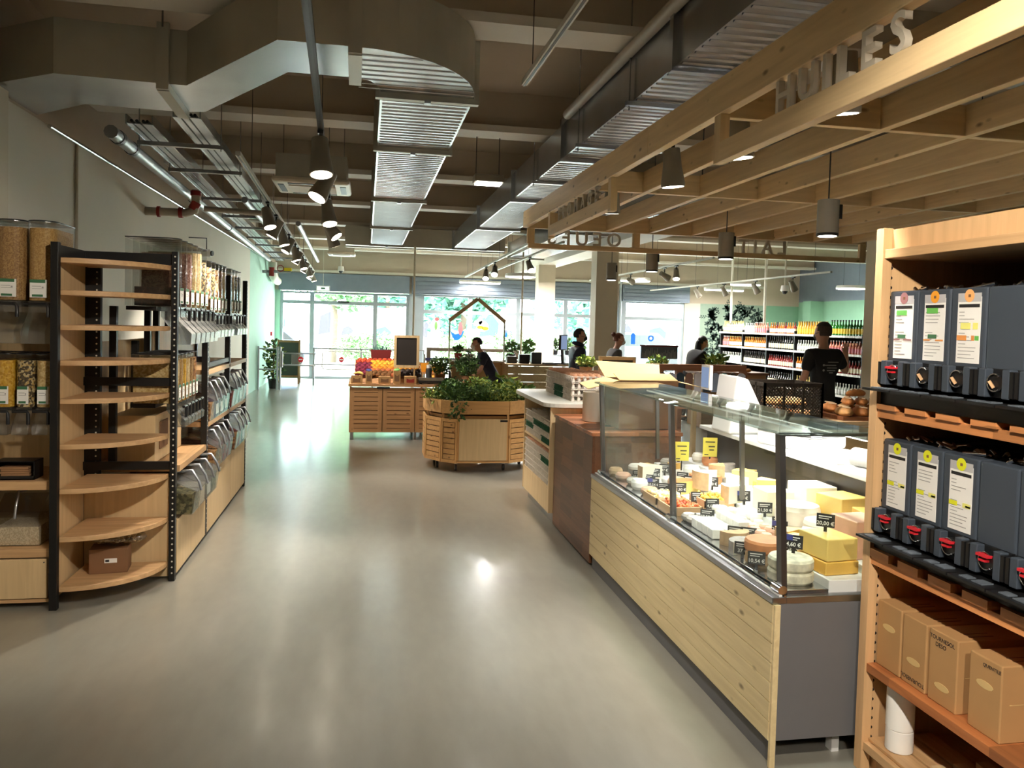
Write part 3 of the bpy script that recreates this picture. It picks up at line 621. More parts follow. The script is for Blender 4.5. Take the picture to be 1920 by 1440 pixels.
em = thing('emergency_light', 'grey rectangular floodlight hung on wires beside the middle duct', 'light', (1.12, 7.5, 2.93)); MB().box(-.14, -.09, 0, .14, .09, .07).build('housing', 'spot_grey', em, bev=.01); MB().box(-.12, -.08, -.015, .12, .08, 0).build('lens', 'lamp_white', em)
for dx in (-.12, .1): MB().cyl((dx, 0, .07), (dx, 0, ZC-2.93), .004, n=5).build('hanger_wire', 'grey_dark', em)
def dome(x, y, z, lab, s=1.):
    t = thing('security_camera', lab, 'camera', (x, y, z)); MB().lathe([(.0, .11), (.06*s, .11), (.075*s, .02), (.07*s, 0)], n=16).build('housing', 'white_plastic', t); MB().sph((0, 0, 0), (.05*s, .05*s, .055*s), 14, 8).build('dome', 'black_plastic', t); MB().cyl((0, 0, .1), (0, 0, ZC-z-.002), .016, n=8).build('drop_pole', 'white_paint', t)
dome(-.6, 19.0, 2.72, 'white dome camera on a drop pole near the entrance'); dome(7.9, 14.0, 2.36, 'white dome camera on a pole above the bottle shelves', 1.1)
cm = thing('security_camera', 'small white cube camera on a bracket on the left wall', 'camera', (-2.12, 11.2, 2.43)); MB().box(-.06, -.06, -.05, .06, .06, .05).build('housing', 'white_plastic', cm, bev=.01); MB().cyl((.05, -.02, 0), (.085, -.03, 0), .035, n=12).build('lens', 'black_plastic', cm); MB().tube([(0, 0, .05), (0, 0, .2), (-.228, 0, .2)], .008, 6).build('bracket', 'grey_dark', cm)
ex = thing('exit_sign', 'green and white emergency exit sign hung over the entrance', 'sign', (-1.1, 20.9, 2.3)); MB().box(-.17, -.03, 0, .17, .03, .14).build('sign_body', 'white_plastic', ex); glow('exit_green', (206, 236, 220), 1.2); MB().box(-.15, -.033, .02, .15, -.03, .12).build('sign_face', 'exit_green', ex); MB().box(-.05, -.035, .05, .05, -.033, .09).build('arrow', 'green_print', ex); MB().cyl((0, 0, .14), (0, 0, 1.4), .006, n=6).build('drop_pole', 'white_paint', ex)
# tall slim posts from floor to ceiling
for x, y, lab in ((.88, 15.0, 'slim white ceiling pole behind the fruit stand blackboard'), (3.0, 15.2, 'slim white pole beside the checkout till')):
    p = MB().cyl((0, 0, 0), (0, 0, 3.0), .018, n=8).build('slim_pole', 'column_paint', loc=(x, y, 0)); tag(p, lab, 'pole')
for i, x in enumerate((8.3, 8.9, 11.0)):
    p = MB().cyl((0, 0, 0), (0, 0, 2.0), .03, n=8).build('ceiling_drop_pole', 'white_paint', loc=(x, (15.5, 18.3, 15.2)[i], ZC-2.0)); tag(p, ('white drop pole above the first bottle bay', 'white drop pole in front of the leaf mural', 'white drop pole by the green right wall')[i], 'pole')
# ================================================================ timber pergola over the counters
mat('letter_pale', (206, 196, 176), .6)
pg = thing('timber_pergola', 'pine slatted pergola with cut out letter signs above the cheese counter', 'pergola', (0, 0, 2.31))
def pbx(name, x0, y0, z0, x1, y1, z1, m): return MB().box(x0, y0, z0-2.31, x1, y1, z1-2.31).build(name, m, pg, bev=.003)
pbx('edge_beam', 1.44, 4.0, 2.505, 1.485, 7.35, 2.655, 'beam_pine_y'); pbx('edge_beam', 1.44, .2, 2.503, 1.485, 3.998, 2.653, 'beam_pine_y')
pbx('lower_rail', 1.442, 4.66, 2.315, 1.487, 6.30, 2.40, 'beam_pine_y'); pbx('lower_rail', 1.442, .2, 2.30, 1.487, 3.13, 2.385, 'beam_pine_y')
for y in (3.16, 4.66, 6.28): pbx('post', 1.443, y-.03, 2.30, 1.486, y+.03, 2.503, 'beam_pine_z')
for x in (1.85, 2.26, 2.69, 3.13, 3.57, 4.0, 4.43, 4.86): pbx('rafter', x-.022, .2, 2.507, x+.022, 7.33, 2.65, 'beam_pine_y')
for y in (1.3, 3.22, 5.16):
    xs = [1.487, 1.85, 2.26, 2.69, 3.13, 3.57, 4.0, 4.43, 4.86]
    for a, b in zip(xs, xs[1:]): pbx('cross_piece', a+.023, y-.02, 2.508, b-.023, y+.02, 2.648, 'beam_pine_x')
pbx('far_beam', 1.487, 7.30, 2.50, 5.0, 7.345, 2.652, 'beam_pine_x'); pbx('far_lower_rail', 1.487, 7.302, 2.315, 5.0, 7.343, 2.36, 'beam_pine_x')
for x in (1.51, 2.55, 4.97): pbx('post', x-.035, 7.303, 2.36, x+.035, 7.342, 2.50, 'beam_pine_z')
for x, y in ((2.26, 1.3), (2.26, 5.16), (3.13, 3.22), (4.43, 5.16), (4.43, 1.3), (3.57, 7.2)): MB().cyl((x, y, .33), (x, y, ZC-2.31), .004, n=6).build('hanger_wire', 'grey_dark', pg)
def letters(txt, p0, dirv, nrm, length, h, zb):
    wid = {'I': .45, 'M': 1.25, 'O': 1.15, 'G': 1.1, 'A': 1.05, 'L': .85, 'E': .88, 'S': .9, 'F': .85}
    tot = sum(wid.get(c, 1.) for c in txt); x = 0
    for c in txt:
        me = text_mesh(c, h/.729, .012, 'letter_pale', .002); wv = wid.get(c, 1.)*length/tot
        cx = x+wv/2; x += wv
        o = put('letter', me, pg); d = Vector(dirv); n = Vector(nrm)
        p = Vector(p0)+d*cx; o.matrix_local = Matrix(((d.x, 0, n.x, p.x), (d.y, 0, n.y, p.y), (d.z, 1, n.z, zb-2.31), (0, 0, 0, 1)))
letters('HUILES', (1.455, 2.70, 0), (0, -1, 0), (-1, 0, 0), .76, .118, 2.386)
letters('FROMAGE', (1.455, 6.02, 0), (0, -1, 0), (-1, 0, 0), 1.14, .10, 2.402)
letters('OEUFS', (2.42, 7.32, 0), (-1, 0, 0), (0, 1, 0), .78, .135, 2.362)
letters('LAIT', (4.16, 7.32, 0), (-1, 0, 0), (0, 1, 0), .58, .135, 2.362)
rail((1.66, .4, 2.667), (1.66, 7.0, 2.667), 'track rail inside the pergola above the cheese counter', rods=False)
GP = 'cylinder downlights under the pergola'
def downlight(x, y, zb, lab, pw, s=1.):
    t = thing('cylinder_downlight', lab, 'downlight', (x, y, zb), group=GP)
    MB().lathe([(.057, .0), (.06, .02), (.06, .20), (0, .205)], n=20).build('housing', 'spot_grey', t); MB().lathe([(0, .004), (.05, .004), (.05, -.006), (0, -.006)], n=20).build('lens', 'lamp_white', t); MB().lathe([(.06, .012), (.0605, -.004), (.052, -.004)], n=20).build('rim', 'black_plastic', t)
    MB().box(.035, -.062, .09, .05, -.055, .17).build('slot', 'black_plastic', t); MB().cyl((0, 0, .2), (0, 0, ZC-zb), .004, n=6).build('suspension_wire', 'grey_dark', t)
    lamp('SPOT', 'downlight_beam', (x, y, zb-.02), pw, NEUT, aim=(x-.05, y, 0), spot_size=1.9, spot_blend=.7, shadow_soft_size=.05)
downlight(2.58, 4.13, 2.15, 'grey cylinder downlight hanging under the pergola by the oil shelf', 36); downlight(2.75, 5.78, 2.15, 'grey cylinder downlight beneath the pergola LAIT letters', 60)
downlight(2.76, 7.43, 2.15, 'grey cylinder downlight at the far edge of the pergola', 60); downlight(2.86, 9.05, 2.15, 'grey cylinder downlight beyond the pergola before the white column', 60)
GQ = 'spotlights inside the pergola'
for i, (y, aim, pw) in enumerate(((2.6, (1.85, 2.9, .7), 30), (3.4, (1.85, 3.5, .7), 30), (4.2, (1.85, 4.3, .7), 30), (5.3, (1.7, 5.7, .9), 45), (1.5, (1.95, 1.9, 1.0), 0))):
    spot((1.66, y, 2.645), aim, 'grey spotlight inside the pergola above the '+('near end of the cheese counter', 'middle post of the cheese counter', 'far half of the cheese counter', 'walnut cabinet', 'letters HUILES')[i], GQ, pw, NEUT, 1.2, 1.0)

# ================================================================ cheese counter
cc = thing('cheese_counter', 'glazed cheese counter clad in pine planks with grey end panel', 'display counter', (1.478, 2.615, 0))
X0, Y0, L = 1.478, 2.615, 2.36
def cbx(name, x0, y0, z0, x1, y1, z1, m, bev=0., par=cc): return MB().box(x0-X0, y0-Y0, z0, x1-X0, y1-Y0, z1).build(name, m, par, bev=bev)
cbx('kick_plate', 1.50, 2.63, 0, 1.52, 4.97, .098, 'grey_panel')
nz_ = [.095+i*.0725 for i in range(8)]
for i, (a, b) in enumerate(zip(nz_, nz_[1:])):
    ysplit = [4.4, 3.6, 4.05, 3.3, 4.2, 3.75, 4.0][i]
    cbx('plank', 1.478, 2.615, a+.0015, 1.50, ysplit-.001, b-.0015, 'plank_pine', .0015); cbx('plank', 1.478, ysplit+.001, a+.0015, 1.50, 4.975, b-.0015, 'plank_pine', .0015)
cbx('corner_batten', 1.48, 2.60, 0, 1.502, 2.614, .603, 'plank_pine', .001)
cbx('end_panel', 1.502, 2.612, .095, 2.30, 2.63, .603, 'grey_panel'); cbx('end_panel', 1.502, 4.955, .05, 2.30, 4.975, .603, 'grey_panel')
cbx('tub', 1.51, 2.64, .15, 2.28, 4.95, .50, 'grey_dark'); cbx('back_panel', 2.28, 2.64, .1, 2.30, 4.95, .94, 'grey_panel')
cbx('top_trim', 1.474, 2.612, .603, 1.53, 4.977, .628, 'steel', .003); cbx('end_trim', 1.53, 2.612, .603, 2.28, 2.645, .628, 'steel', .002)
MB().bar((.03, 0, .632), (.03, L, .632), .012, .006).build('bright_strip', 'white_plastic', cc); MB().bar((.048, 0, .631), (.048, L, .631), .01, .006).build('bright_strip', 'chrome', cc)
for y in (2.95, 4.6):
    for x in (1.72, 2.12): cbx('foot', x-.015, y-.015, 0, x+.015, y+.015, .15, 'white_plastic')
MB().box(.30, .06, 0, .33, .10, .10).build('foot', 'white_plastic', cc)
SZ = [.640, .672, .704, .736]; SX = [1.54, 1.72, 1.90, 2.08, 2.27]
for i in range(4): cbx('display_step', SX[i], 2.647, .5, SX[i+1], 4.95, SZ[i], 'chrome' if i == 0 else 'white_plastic', .002)
cbx('worktop', 2.22, 2.64, .93, 2.62, 4.97, .955, 'white_plastic', .004); cbx('inner_back', 2.265, 2.66, .736, 2.275, 4.94, .93, 'black_plastic')
gy = [(2.665, 3.685), (3.715, 4.87)]
for a, b in gy: MB().add([(.052, a-Y0, .632), (.052, b-Y0, .632), (.02, b-Y0, 1.222), (.02, a-Y0, 1.222), (.058, a-Y0, .632), (.058, b-Y0, .632), (.026, b-Y0, 1.222), (.026, a-Y0, 1.222)], [(0, 3, 2, 1), (4, 5, 6, 7), (0, 1, 5, 4), (1, 2, 6, 5), (2, 3, 7, 6), (3, 0, 4, 7)]).build('front_glass', 'counter_glass', cc)
for y in (2.65, 4.9): MB().prism([(.06, .632), (.42, .632), (.40, 1.222), (.03, 1.222)], y-Y0-.003, y-Y0+.003, ax='y').build('side_glass', 'counter_glass', cc)
for a, b in ((2.60, 3.695), (3.705, 4.96)): cbx('top_glass', 1.475, a, 1.225, 1.905, b, 1.235, 'top_glass')
mat('post_metal', (104, 104, 104), .32, .85)
for y in (2.65, 3.70, 4.885):
    MB().bar((.055, y-Y0, .628), (.022, y-Y0, 1.224), .022, .034, up=(0, 1, 0)).build('glass_post', 'post_metal', cc); MB().cyl((.04, y-Y0-.03, .65), (.04, y-Y0+.03, .65), .018, n=12).build('hinge', 'chrome', cc)
    MB().bar((.42, y-Y0, .74), (.40, y-Y0, 1.224), .02, .02, up=(0, 1, 0)).build('rear_post', 'post_metal', cc)
    MB().bar((.02, y-Y0, 1.22), (.42, y-Y0, 1.22), .02, .012).build('top_bracket', 'post_metal', cc)
glow('case_light', (255, 246, 236), 6)
cl = MB().box(.385, .05, 1.195, .41, L-.05, 1.215).build('case_lamp', 'white_plastic', cc); MB().box(.387, .06, 1.19, .408, L-.06, 1.195).build('case_tube', 'case_light', cl)
lamp('AREA', 'case_tube_light', (1.875, 3.79, 1.185), 9, (1.0, .95, .9), aim=(1.80, 3.79, .6), shape='RECTANGLE', size=.05, size_y=2.2)
# ---- cheeses
rc = random.Random(21)
mat('ch_ivory', (246, 236, 214), .5, var=.05, scale=20, sub=.1); mat('ch_white', (248, 244, 236), .5, var=.04, scale=30); mat('ch_yellow', (238, 206, 120), .45, var=.06, scale=12); mat('ch_gold', (226, 178, 84), .45, var=.08, scale=14); mat('ch_rind', (196, 160, 118), .75, var=.18, scale=30, bump=.3); mat('ch_orange', (214, 138, 84), .6, var=.15, scale=18, bump=.2); mat('ch_grey', (168, 158, 150), .8, var=.2, scale=30, bump=.3); mat('ch_bloom', (236, 228, 214), .7, var=.08, scale=20, bump=.2); mat('ch_mould', (222, 214, 190), .7, var=.3, scale=26, bump=.35); mat('ch_pink', (226, 178, 150), .6, var=.12, scale=14)
def dz(x): return SZ[max(0, min(3, sum(x >= s for s in SX[1:4])))]
NC = [0]
def cheese(kind, x, y, a=0., s=1., mats=('ch_bloom', 'ch_ivory'), lab='', z=None, r=.08, h=.06):
    z = dz(x) if z is None else z
    b = MB()
    if kind == 'wheel': b.lathe([(r*.93, 0), (r, h*.2), (r, h*.8), (r*.93, h)], n=22, ms=[0, 0, 0])
    elif kind == 'round': b.lathe([(r*.8, 0), (r, h*.3), (r, h*.7), (r*.8, h), (0, h)], n=16)
    elif kind == 'ball': b.sph((0, 0, h/2), (r, r, h/2), 14, 8)
    elif kind == 'log': b.cyl((-h, 0, r), (h, 0, r), r, n=12)
    elif kind == 'block': b.box(-r, -h, 0, r, h, s, 1); 
    elif kind == 'wedge':
        n = 6; arc = [(r*math.cos(t*s/n-s/2), r*math.sin(t*s/n-s/2)) for t in range(n+1)]
        poly = [(0, 0)]+arc; k = len(poly)
        vs = [(px, py, zz) for zz in (0, h) for px, py in poly]
        b.add(vs, [tuple(range(k))[::-1], tuple(range(k, 2*k)), (0, 1, k+1, k), (k-1, 0, k, 2*k-1)], 1)
        b.add(vs, [(i, i+1, k+i+1, k+i) for i in range(1, k-1)], 0, True)
    elif kind == 'half':
        n = 12; arc = [(r*math.cos(t*PI/n), r*math.sin(t*PI/n)) for t in range(n+1)]; k = n+1
        vs = [(px, py, zz) for zz in (0, h) for px, py in arc]
        b.add(vs, [tuple(range(k))[::-1], tuple(range(k, 2*k))], 0); b.add(vs, [(k-1, 0, k, 2*k-1)], 1); b.add(vs, [(i, i+1, k+i+1, k+i) for i in range(k-1)], 0, True)
    o = b.build({'wheel': 'tomme_cheese', 'round': 'small_cheese', 'ball': 'small_cheese', 'log': 'cheese_log', 'block': 'cheese_block', 'wedge': 'cheese_wedge', 'half': 'half_cheese'}[kind], list(mats), loc=(x, y, z+.001), rz=a, bev=.004 if kind in ('block',) else 0)
    return tag(o, lab, 'cheese')
G1 = 'cheeses in the glass counter'
cheese('wheel', 1.63, 2.765, 0, mats=('ch_mould', 'ch_ivory'), lab='lower of two stacked mottled cheese wheels at the near glass end', r=.086, h=.045)
cheese('wheel', 1.63, 2.765, 0, mats=('ch_mould', 'ch_ivory'), lab='upper mottled cheese wheel with a paper label stacked at the near glass end', r=.085, h=.045, z=.687)
cheese('wheel', 1.63, 2.965, 0, mats=('ch_rind', 'ch_ivory'), lab='brown rind wheel beneath the orange washed cheese wheel', r=.078, h=.05)
cheese('wheel', 1.63, 2.965, 0, mats=('ch_orange', 'ch_ivory'), lab='orange washed rind wheel lying on a brown wheel', r=.082, h=.05, z=.693)
cheese('block', 1.80, 2.79, .1, .05, mats=('ch_yellow', 'ch_gold'), lab='greyish hard block under the big yellow cheese block', r=.075, h=.09)
cheese('block', 1.80, 2.79, .12, .085, mats=('ch_yellow', 'ch_yellow'), lab='big pale yellow cheese block beside the mottled wheels', r=.07, h=.085, z=.724)
cheese('wedge', 1.885, 2.975, 2.9, .8, mats=('ch_rind', 'ch_yellow'), lab='golden wedge leaning point first before the yellow block', r=.13, h=.075)
cheese('wedge', 1.885, 3.085, 3.2, .8, mats=('ch_rind', 'ch_gold'), lab='golden wedge with brown rind behind the orange wheel', r=.13, h=.08)
cheese('half', 1.625, 3.11, .3, mats=('ch_grey', 'ch_ivory'), lab='grey rind half cheese near the front glass', r=.075, h=.055)
cheese('half', 1.64, 3.27, 3.3, mats=('ch_rind', 'ch_ivory'), lab='cut half tomme with pale face behind the grey half cheese', r=.07, h=.06)
for i in range(4):
    for j in range(3):
        cheese('block', 1.60+j*.062, 3.36+i*.062, rc.uniform(-.1, .1), .045, mats=('ch_white', 'ch_white'), lab='small white cube of fresh cheese in the front tray', r=.028, h=.028)['group'] = 'white cheese cubes in the front tray'
for k, (x, y) in enumerate(((1.62, 3.62), (1.66, 3.66), (1.61, 3.68))):
    cheese('round', x, y, 0, mats=('ch_grey', 'ch_white'), lab=('ash coated goat cheese round nearest the price card', 'ash coated goat cheese round touching the middle post side', 'ash coated goat cheese behind the front goat round')[k], r=.042 if k else .05, h=.035)
for i in range(14):
    x = 1.745+rc.random()*.13; y = 3.38+(i % 7)*.062; cheese('ball' if i % 2 else 'round', x, y, 0, mats=('ch_bloom', 'ch_white'), lab='small pale goat cheese in the row behind the white cubes', r=rc.uniform(.024, .032), h=rc.uniform(.03, .042))['group'] = 'small goat cheeses behind the cubes'
for i in range(10):
    x = 1.74+(i % 2)*.075; y = 3.14+(i//2)*.052; cheese('round', x+.02, y, 0, mats=('ch_pink', 'ch_white'), lab='small flat pinkish cheese beside the white cubes', r=.026, h=.03)['group'] = 'flat pinkish cheeses beside the cubes'
big = [('wheel', 1.97, 3.30, 'ch_bloom', 'tall white bloomy wheel against the back step', .10, .10), ('wheel', 1.97, 3.08, 'ch_bloom', 'white bloomy wheel next to the tall white wheel', .09, .08), ('block', 1.985, 3.55, 'ch_ivory', 'beige block of hard cheese with pale top', .07, .08), ('block', 2.16, 3.50, 'ch_ivory', 'long pale block on the top step', .08, .09), ('block', 2.16, 3.25, 'ch_yellow', 'yellow block on the top step behind the white wheel', .08, .08), ('block', 2.16, 3.00, 'ch_gold', 'tall amber block at the rear corner', .075, .075), ('block', 1.98, 2.86, 'ch_pink', 'tall pinkish block by the oil shelf end', .075, .08)]
for i, (k, x, y, m, lab, r, h) in enumerate(big):
    if k == 'wheel': cheese('wheel', x, y, 0, mats=(m, 'ch_ivory'), lab=lab, r=r, h=h)
    else: cheese('block', x, y, rc.uniform(-.2, .2), rc.uniform(.10, .15), mats=(m, m), lab=lab, r=r, h=h)
wl_ = ['pale wedge standing behind the beige block', 'wedge with brown rind on the top step', 'cut yellow wedge among black price cards', 'ivory wedge tilted beside the tall white wheel', 'thin yellow wedge near the back of the counter', 'white wedge behind the yellow pepper tray', 'blue veined wedge near the far glass', 'pale wedge next to the two yellow notices']
for i, (x, y) in enumerate(((1.96, 3.78), (2.14, 3.74), (2.05, 3.93), (1.93, 2.97), (2.15, 4.02), (1.97, 4.15), (1.80, 4.55), (2.1, 4.35))):
    cheese('wedge', x, y, rc.uniform(2, 4.2), rc.uniform(.6, 1.1), mats=('ch_rind', ('ch_ivory', 'ch_yellow', 'ch_white')[i % 3]), lab=wl_[i], r=rc.uniform(.10, .15), h=rc.uniform(.06, .10))
extra = [('wedge', 2.16, 4.20), ('wedge', 2.0, 4.02), ('wedge', 2.12, 3.88), ('half', 1.80, 4.14), ('wedge', 1.99, 3.68), ('round', 1.89, 3.60), ('wedge', 2.15, 3.62), ('half', 1.97, 4.30), ('wedge', 2.0, 4.72), ('round', 2.14, 4.78), ('round', 1.95, 4.82), ('wedge', 1.86, 4.80), ('round', 1.60, 4.84), ('round', 1.74, 4.84), ('half', 2.16, 4.50), ('round', 2.16, 4.66)]
words_ = ['blue veined', 'amber', 'chalky', 'brown rinded', 'ash dusted', 'creamy', 'nutty golden', 'soft white', 'speckled', 'pale ivory', 'orange tinted', 'straw coloured', 'grey crusted', 'buttery', 'crumbly', 'honey coloured', 'floury', 'lemon yellow']
for i, (k, x, y) in enumerate(extra):
    cheese(k, x, y, rc.uniform(0, 6), rc.uniform(.7, 1.2), mats=(('ch_rind', 'ch_bloom', 'ch_grey', 'ch_orange')[i % 4], ('ch_yellow', 'ch_ivory', 'ch_gold')[i % 3]), lab=words_[i]+' '+{'wedge': 'wedge', 'half': 'half cheese', 'round': 'small round'}[k]+' tucked among the other cheeses in the counter', r=rc.uniform(.045, .06) if k == 'round' else rc.uniform(.07, .10), h=rc.uniform(.035, .07))
# trays of antipasti
speckle('bits_orange', [(206, 98, 50), (226, 130, 70), (180, 76, 40)], 55); speckle('bits_yellow', [(226, 178, 60), (240, 204, 96), (206, 150, 44)], 60); speckle('bits_white', [(244, 226, 170), (236, 206, 130), (250, 240, 210)], 60); mat('tray_wood', (206, 164, 120), .6)
def food_tray(x, y, m, lab, w_=.085, l_=.10):
    t = thing('food_tray', lab, 'tray', (x, y, dz(x-w_)+.033 if x-w_ < SX[1] < x+w_ else dz(x)+.001))
    MB().box(-w_, -l_, 0, w_, l_, .01).box(-w_, -l_, .01, -w_+.008, l_, .045).box(w_-.008, -l_, .01, w_, l_, .045).box(-w_, -l_, .01, w_, -l_+.008, .045).box(-w_, l_-.008, .01, w_, l_, .045).build('tray', 'tray_wood', t)
    b = MB(); rr = random.Random(int(y*100))
    for i in range(130): b.sph((rr.uniform(-w_+.018, w_-.018), rr.uniform(-l_+.018, l_-.018), rr.uniform(.02, .055)), rr.uniform(.008, .014), 6, 4)
    tag(b.build('morsels', m, t), kind='stuff')
food_tray(1.63, 3.86, 'bits_orange', 'wooden tray heaped with orange dried tomatoes'); food_tray(1.81, 3.86, 'bits_yellow', 'wooden tray heaped with yellow pickled peppers'); food_tray(1.63, 4.08, 'bits_white', 'wooden tray of pale garlic cloves behind the tomatoes')
pl_ = ['round plate cheese in white paper near the far glass', 'flat white cheese in paper wrapper', 'small cheese in a pink paper cup', 'white cheese in a tall paper collar', 'flat cheese round in lilac wrapper', 'white curd round beside lilac wrapper', 'pale cheese in a paper tray', 'paper wrapped cheese at the far corner']
for i, (x, y) in enumerate(((1.62, 4.28), (1.61, 4.42), (1.63, 4.56), (1.79, 4.30), (1.80, 4.42), (1.79, 4.70), (1.61, 4.72), (1.97, 4.5))):
    cheese('round', x, y, 0, mats=(('ch_pink', 'ch_white', 'ch_bloom')[i % 3], 'ch_white'), lab=pl_[i], r=.05, h=.04+.02*(i % 2))
# ---- price cards
mat('tag_black', (34, 33, 33), .5); mat('chalk', (226, 224, 218), .7); mat('note_yellow', (236, 218, 84), .6); mat('tag_blue', (60, 66, 140), .5)
def tag_mesh(txt):
    b = MB().box(-.036, -.0015, 0, .036, .0015, .052).build('price_card', 'tag_black')
    return b
cardm = MB().box(-.034, -.0015, .018, .034, .0015, .07).mesh('card', 'tag_black'); pinm = MB().box(-.006, -.004, 0, .006, .004, .02).mesh('pin', 'black_plastic'); linem = MB().box(-.026, -.0022, .058, .022, -.0016, .062).box(-.026, -.0022, .05, .012, -.0016, .053).mesh('text_line', 'chalk')
PT = {t: text_mesh(t, .021, .0004, 'chalk', .0003) for t in ('10,54 €', '21,50 €', '27,50 €', '4,60 €', '20,00 €', '37 €')}
def price(x, y, a, lean, txt, lab, z=None, blue=False):
    t = thing('price_tag', lab, 'price tag', (x, y, dz(x)+.001 if z is None else z), a, group='black price cards in the cheese counter'); t.rotation_euler = (lean, 0, a)
    put('card', cardm, t); put('pin', pinm, t); put('text_line', linem, t)
    o = put('price', PT[txt], t, (0, -.0022, .026), rot=(PI/2, 0, 0))
    if blue: MB().box(-.034, -.0026, .048, -.004, -.0016, .07).build('blue_corner', 'tag_blue', t)
tl = [('tall white wheel', 1.89, 3.31), ('beige block', 1.90, 3.47), ('golden wedges', 1.74, 2.955), ('mottled wheels', 1.66, 2.80), ('big yellow block', 1.80, 2.81), ('grey half cheese', 1.57, 3.04), ('cut half tomme', 1.66, 3.29), ('white cheese cubes', 1.71, 3.26), ('ash goat rounds', 1.67, 3.61), ('small goat cheeses', 1.74, 3.70), ('flat pinkish cheeses', 1.85, 3.24), ('dried tomatoes', 1.73, 3.86), ('yellow peppers', 1.91, 3.85), ('garlic cloves', 1.73, 4.10), ('long pale block', 2.07, 3.50), ('yellow top step block', 2.07, 3.22), ('amber block', 2.06, 3.05), ('standing pale wedge', 1.92, 3.72), ('brown rind wedge', 2.08, 3.78), ('tilted ivory wedge', 1.91, 2.92), ('thin yellow wedge', 2.09, 4.10), ('white wedge', 1.91, 4.08), ('blue veined wedge', 1.74, 4.52), ('paper plate cheese', 1.69, 4.24), ('flat papered cheese', 1.68, 4.38), ('pink cup cheese', 1.69, 4.50), ('collared cheese', 1.86, 4.28), ('lilac wrapper', 1.87, 4.40), ('far corner cheese', 1.68, 4.64), ('white curd round', 1.86, 4.66), ('lower brown wheel', 1.56, 2.90), ('rear corner block', 2.07, 2.88)]
on_top = {'mottled wheels': .733, 'big yellow block': .812, 'grey half cheese': None}
tx_ = list(PT)
for i, (n_, x, y) in enumerate(tl):
    price(x, y, rc.uniform(-.75, -.1), rc.uniform(-.25, .05), tx_[i % 6], 'black price card beside the '+n_, on_top.get(n_), i % 7 == 3)
for i, (x, y) in enumerate(((1.97, 4.66), (2.14, 4.62))):
    t = thing('yellow_notice', ('yellow printed notice card standing beside the standing pale cheeses', 'yellow printed notice card clipped near the scale')[i], 'notice', (x, y, dz(x)+.001), -.15)
    MB().box(-.045, -.0015, .06, .045, .0015, .18).build('card', 'note_yellow', t); MB().box(-.004, -.003, 0, .004, .003, .06).build('stem', 'black_plastic', t); MB().box(-.03, -.0025, .15, .03, -.0016, .156).box(-.01, -.0025, .12, .03, -.0016, .128).box(-.005, -.0025, .10, .025, -.0016, .106).box(-.035, -.0025, .07, -.01, -.0016, .076).build('text_line', 'ink', t)
# items on the service worktop
sr = thing('paper_roll', 'wrapped white paper roll lying on the counter worktop', 'paper roll', (2.42, 3.15, .956), .25); MB().cyl((0, -.3, .045), (0, .3, .045), .045, n=16).build('roll', 'paper', sr); MB().cyl((0, -.302, .045), (0, -.3, .045), .018, n=10).build('core', 'card', sr)
ps = tag(MB().box(-.17, -.18, 0, .17, .18, .012).build('paper_stack', 'paper', loc=(2.42, 3.66, .956), rz=.1), 'flat stack of white wrapping sheets on the worktop', 'paper')
def scale(x, y, z, rz, lab):
    t = thing('shop_scale', lab, 'scale', (x, y, z), rz)
    MB().box(-.17, -.17, .0, .17, .17, .07).build('base', 'white_plastic', t, bev=.015); MB().box(-.19, -.16, .07, .19, .14, .085).build('weighing_plate', 'steel', t, bev=.004); MB().box(-.03, .11, .05, .03, .16, .10).build('column', 'white_plastic', t)
    h = MB().prism([(.09, .09), (.17, .09), (.17, .16), (.15, .17)], -.15, .15, ax='x').build('display_head', 'white_plastic', t, bev=.006); glow('screen_blue', (150, 170, 205), .55); MB().bar((-.1, .115, .127), (.1, .115, .127), .05, .004, up=(0, -.8, .6)).build('screen', 'screen_blue', h)
    MB().box(-.12, -.185, .01, .12, -.17, .055).build('key_panel', 'sticker_green', t); return t
scale(2.42, 4.05, .956, 1.9, 'low white shop scale on the counter worktop')
pr_ = thing('customer_display', 'white sloping terminal with a small blue customer screen', 'display', (2.20, 4.62, .956), 0)
MB().prism([(-.0, 0), (.30, 0), (.12, .34), (.04, .36)], -.13, .13, ax='y').build('body', 'white_plastic', pr_, bev=.012); s_ = MB().box(-.035, .10, .25, -.01, .23, .41).build('screen_frame', 'white_plastic', pr_, bev=.005); MB().box(-.037, .112, .265, -.035, .218, .395).build('screen', 'screen_blue', s_)
tu = tag(MB().tube([(0, 0, 0), (.05, .05, -.04), (.14, .1, -.06), (.22, .12, -.02), (.25, .13, .04)], .012, 8).build('white_hose', 'white_plastic', loc=(2.3, 2.68, 1.12)), 'white curved hose hanging behind the counter glass', 'hose')
# thing on top of glass: open cardboard box behind, walnut cabinet
wc = thing('walnut_cabinet', 'dark walnut staved cabinet between egg stand and cheese counter', 'cabinet', (1.49, 5.01, 0))
MB().box(0, 0, .02, .02, 1.05, .868).build('front_panel', 'walnut', wc, bev=.002); MB().box(.02, 0, .02, .62, .02, .868).build('side_panel', 'walnut', wc); MB().box(.02, 1.03, .02, .62, 1.05, .868).build('side_panel', 'walnut', wc)
MB().box(-.008, -.008, .868, .63, 1.055, .893).build('top', 'walnut_top', wc, bev=.003); MB().box(.03, .03, 0, .6, 1.02, .02).build('plinth', 'black_steel', wc); MB().lathe([(0, .8935), (.035, .8935), (.035, .895), (0, .895)], (.2, .33, 0), 18).build('cable_grommet', 'black_plastic', wc)
wt = tag(MB().lathe([(.095, 0), (.1, .005), (.1, .215), (.094, .215), (.094, .02), (0, .02)], n=24).build('white_drum', 'column_paint', loc=(1.69, 5.62, .8945)), 'round cream paper drum standing on the walnut cabinet', 'container')
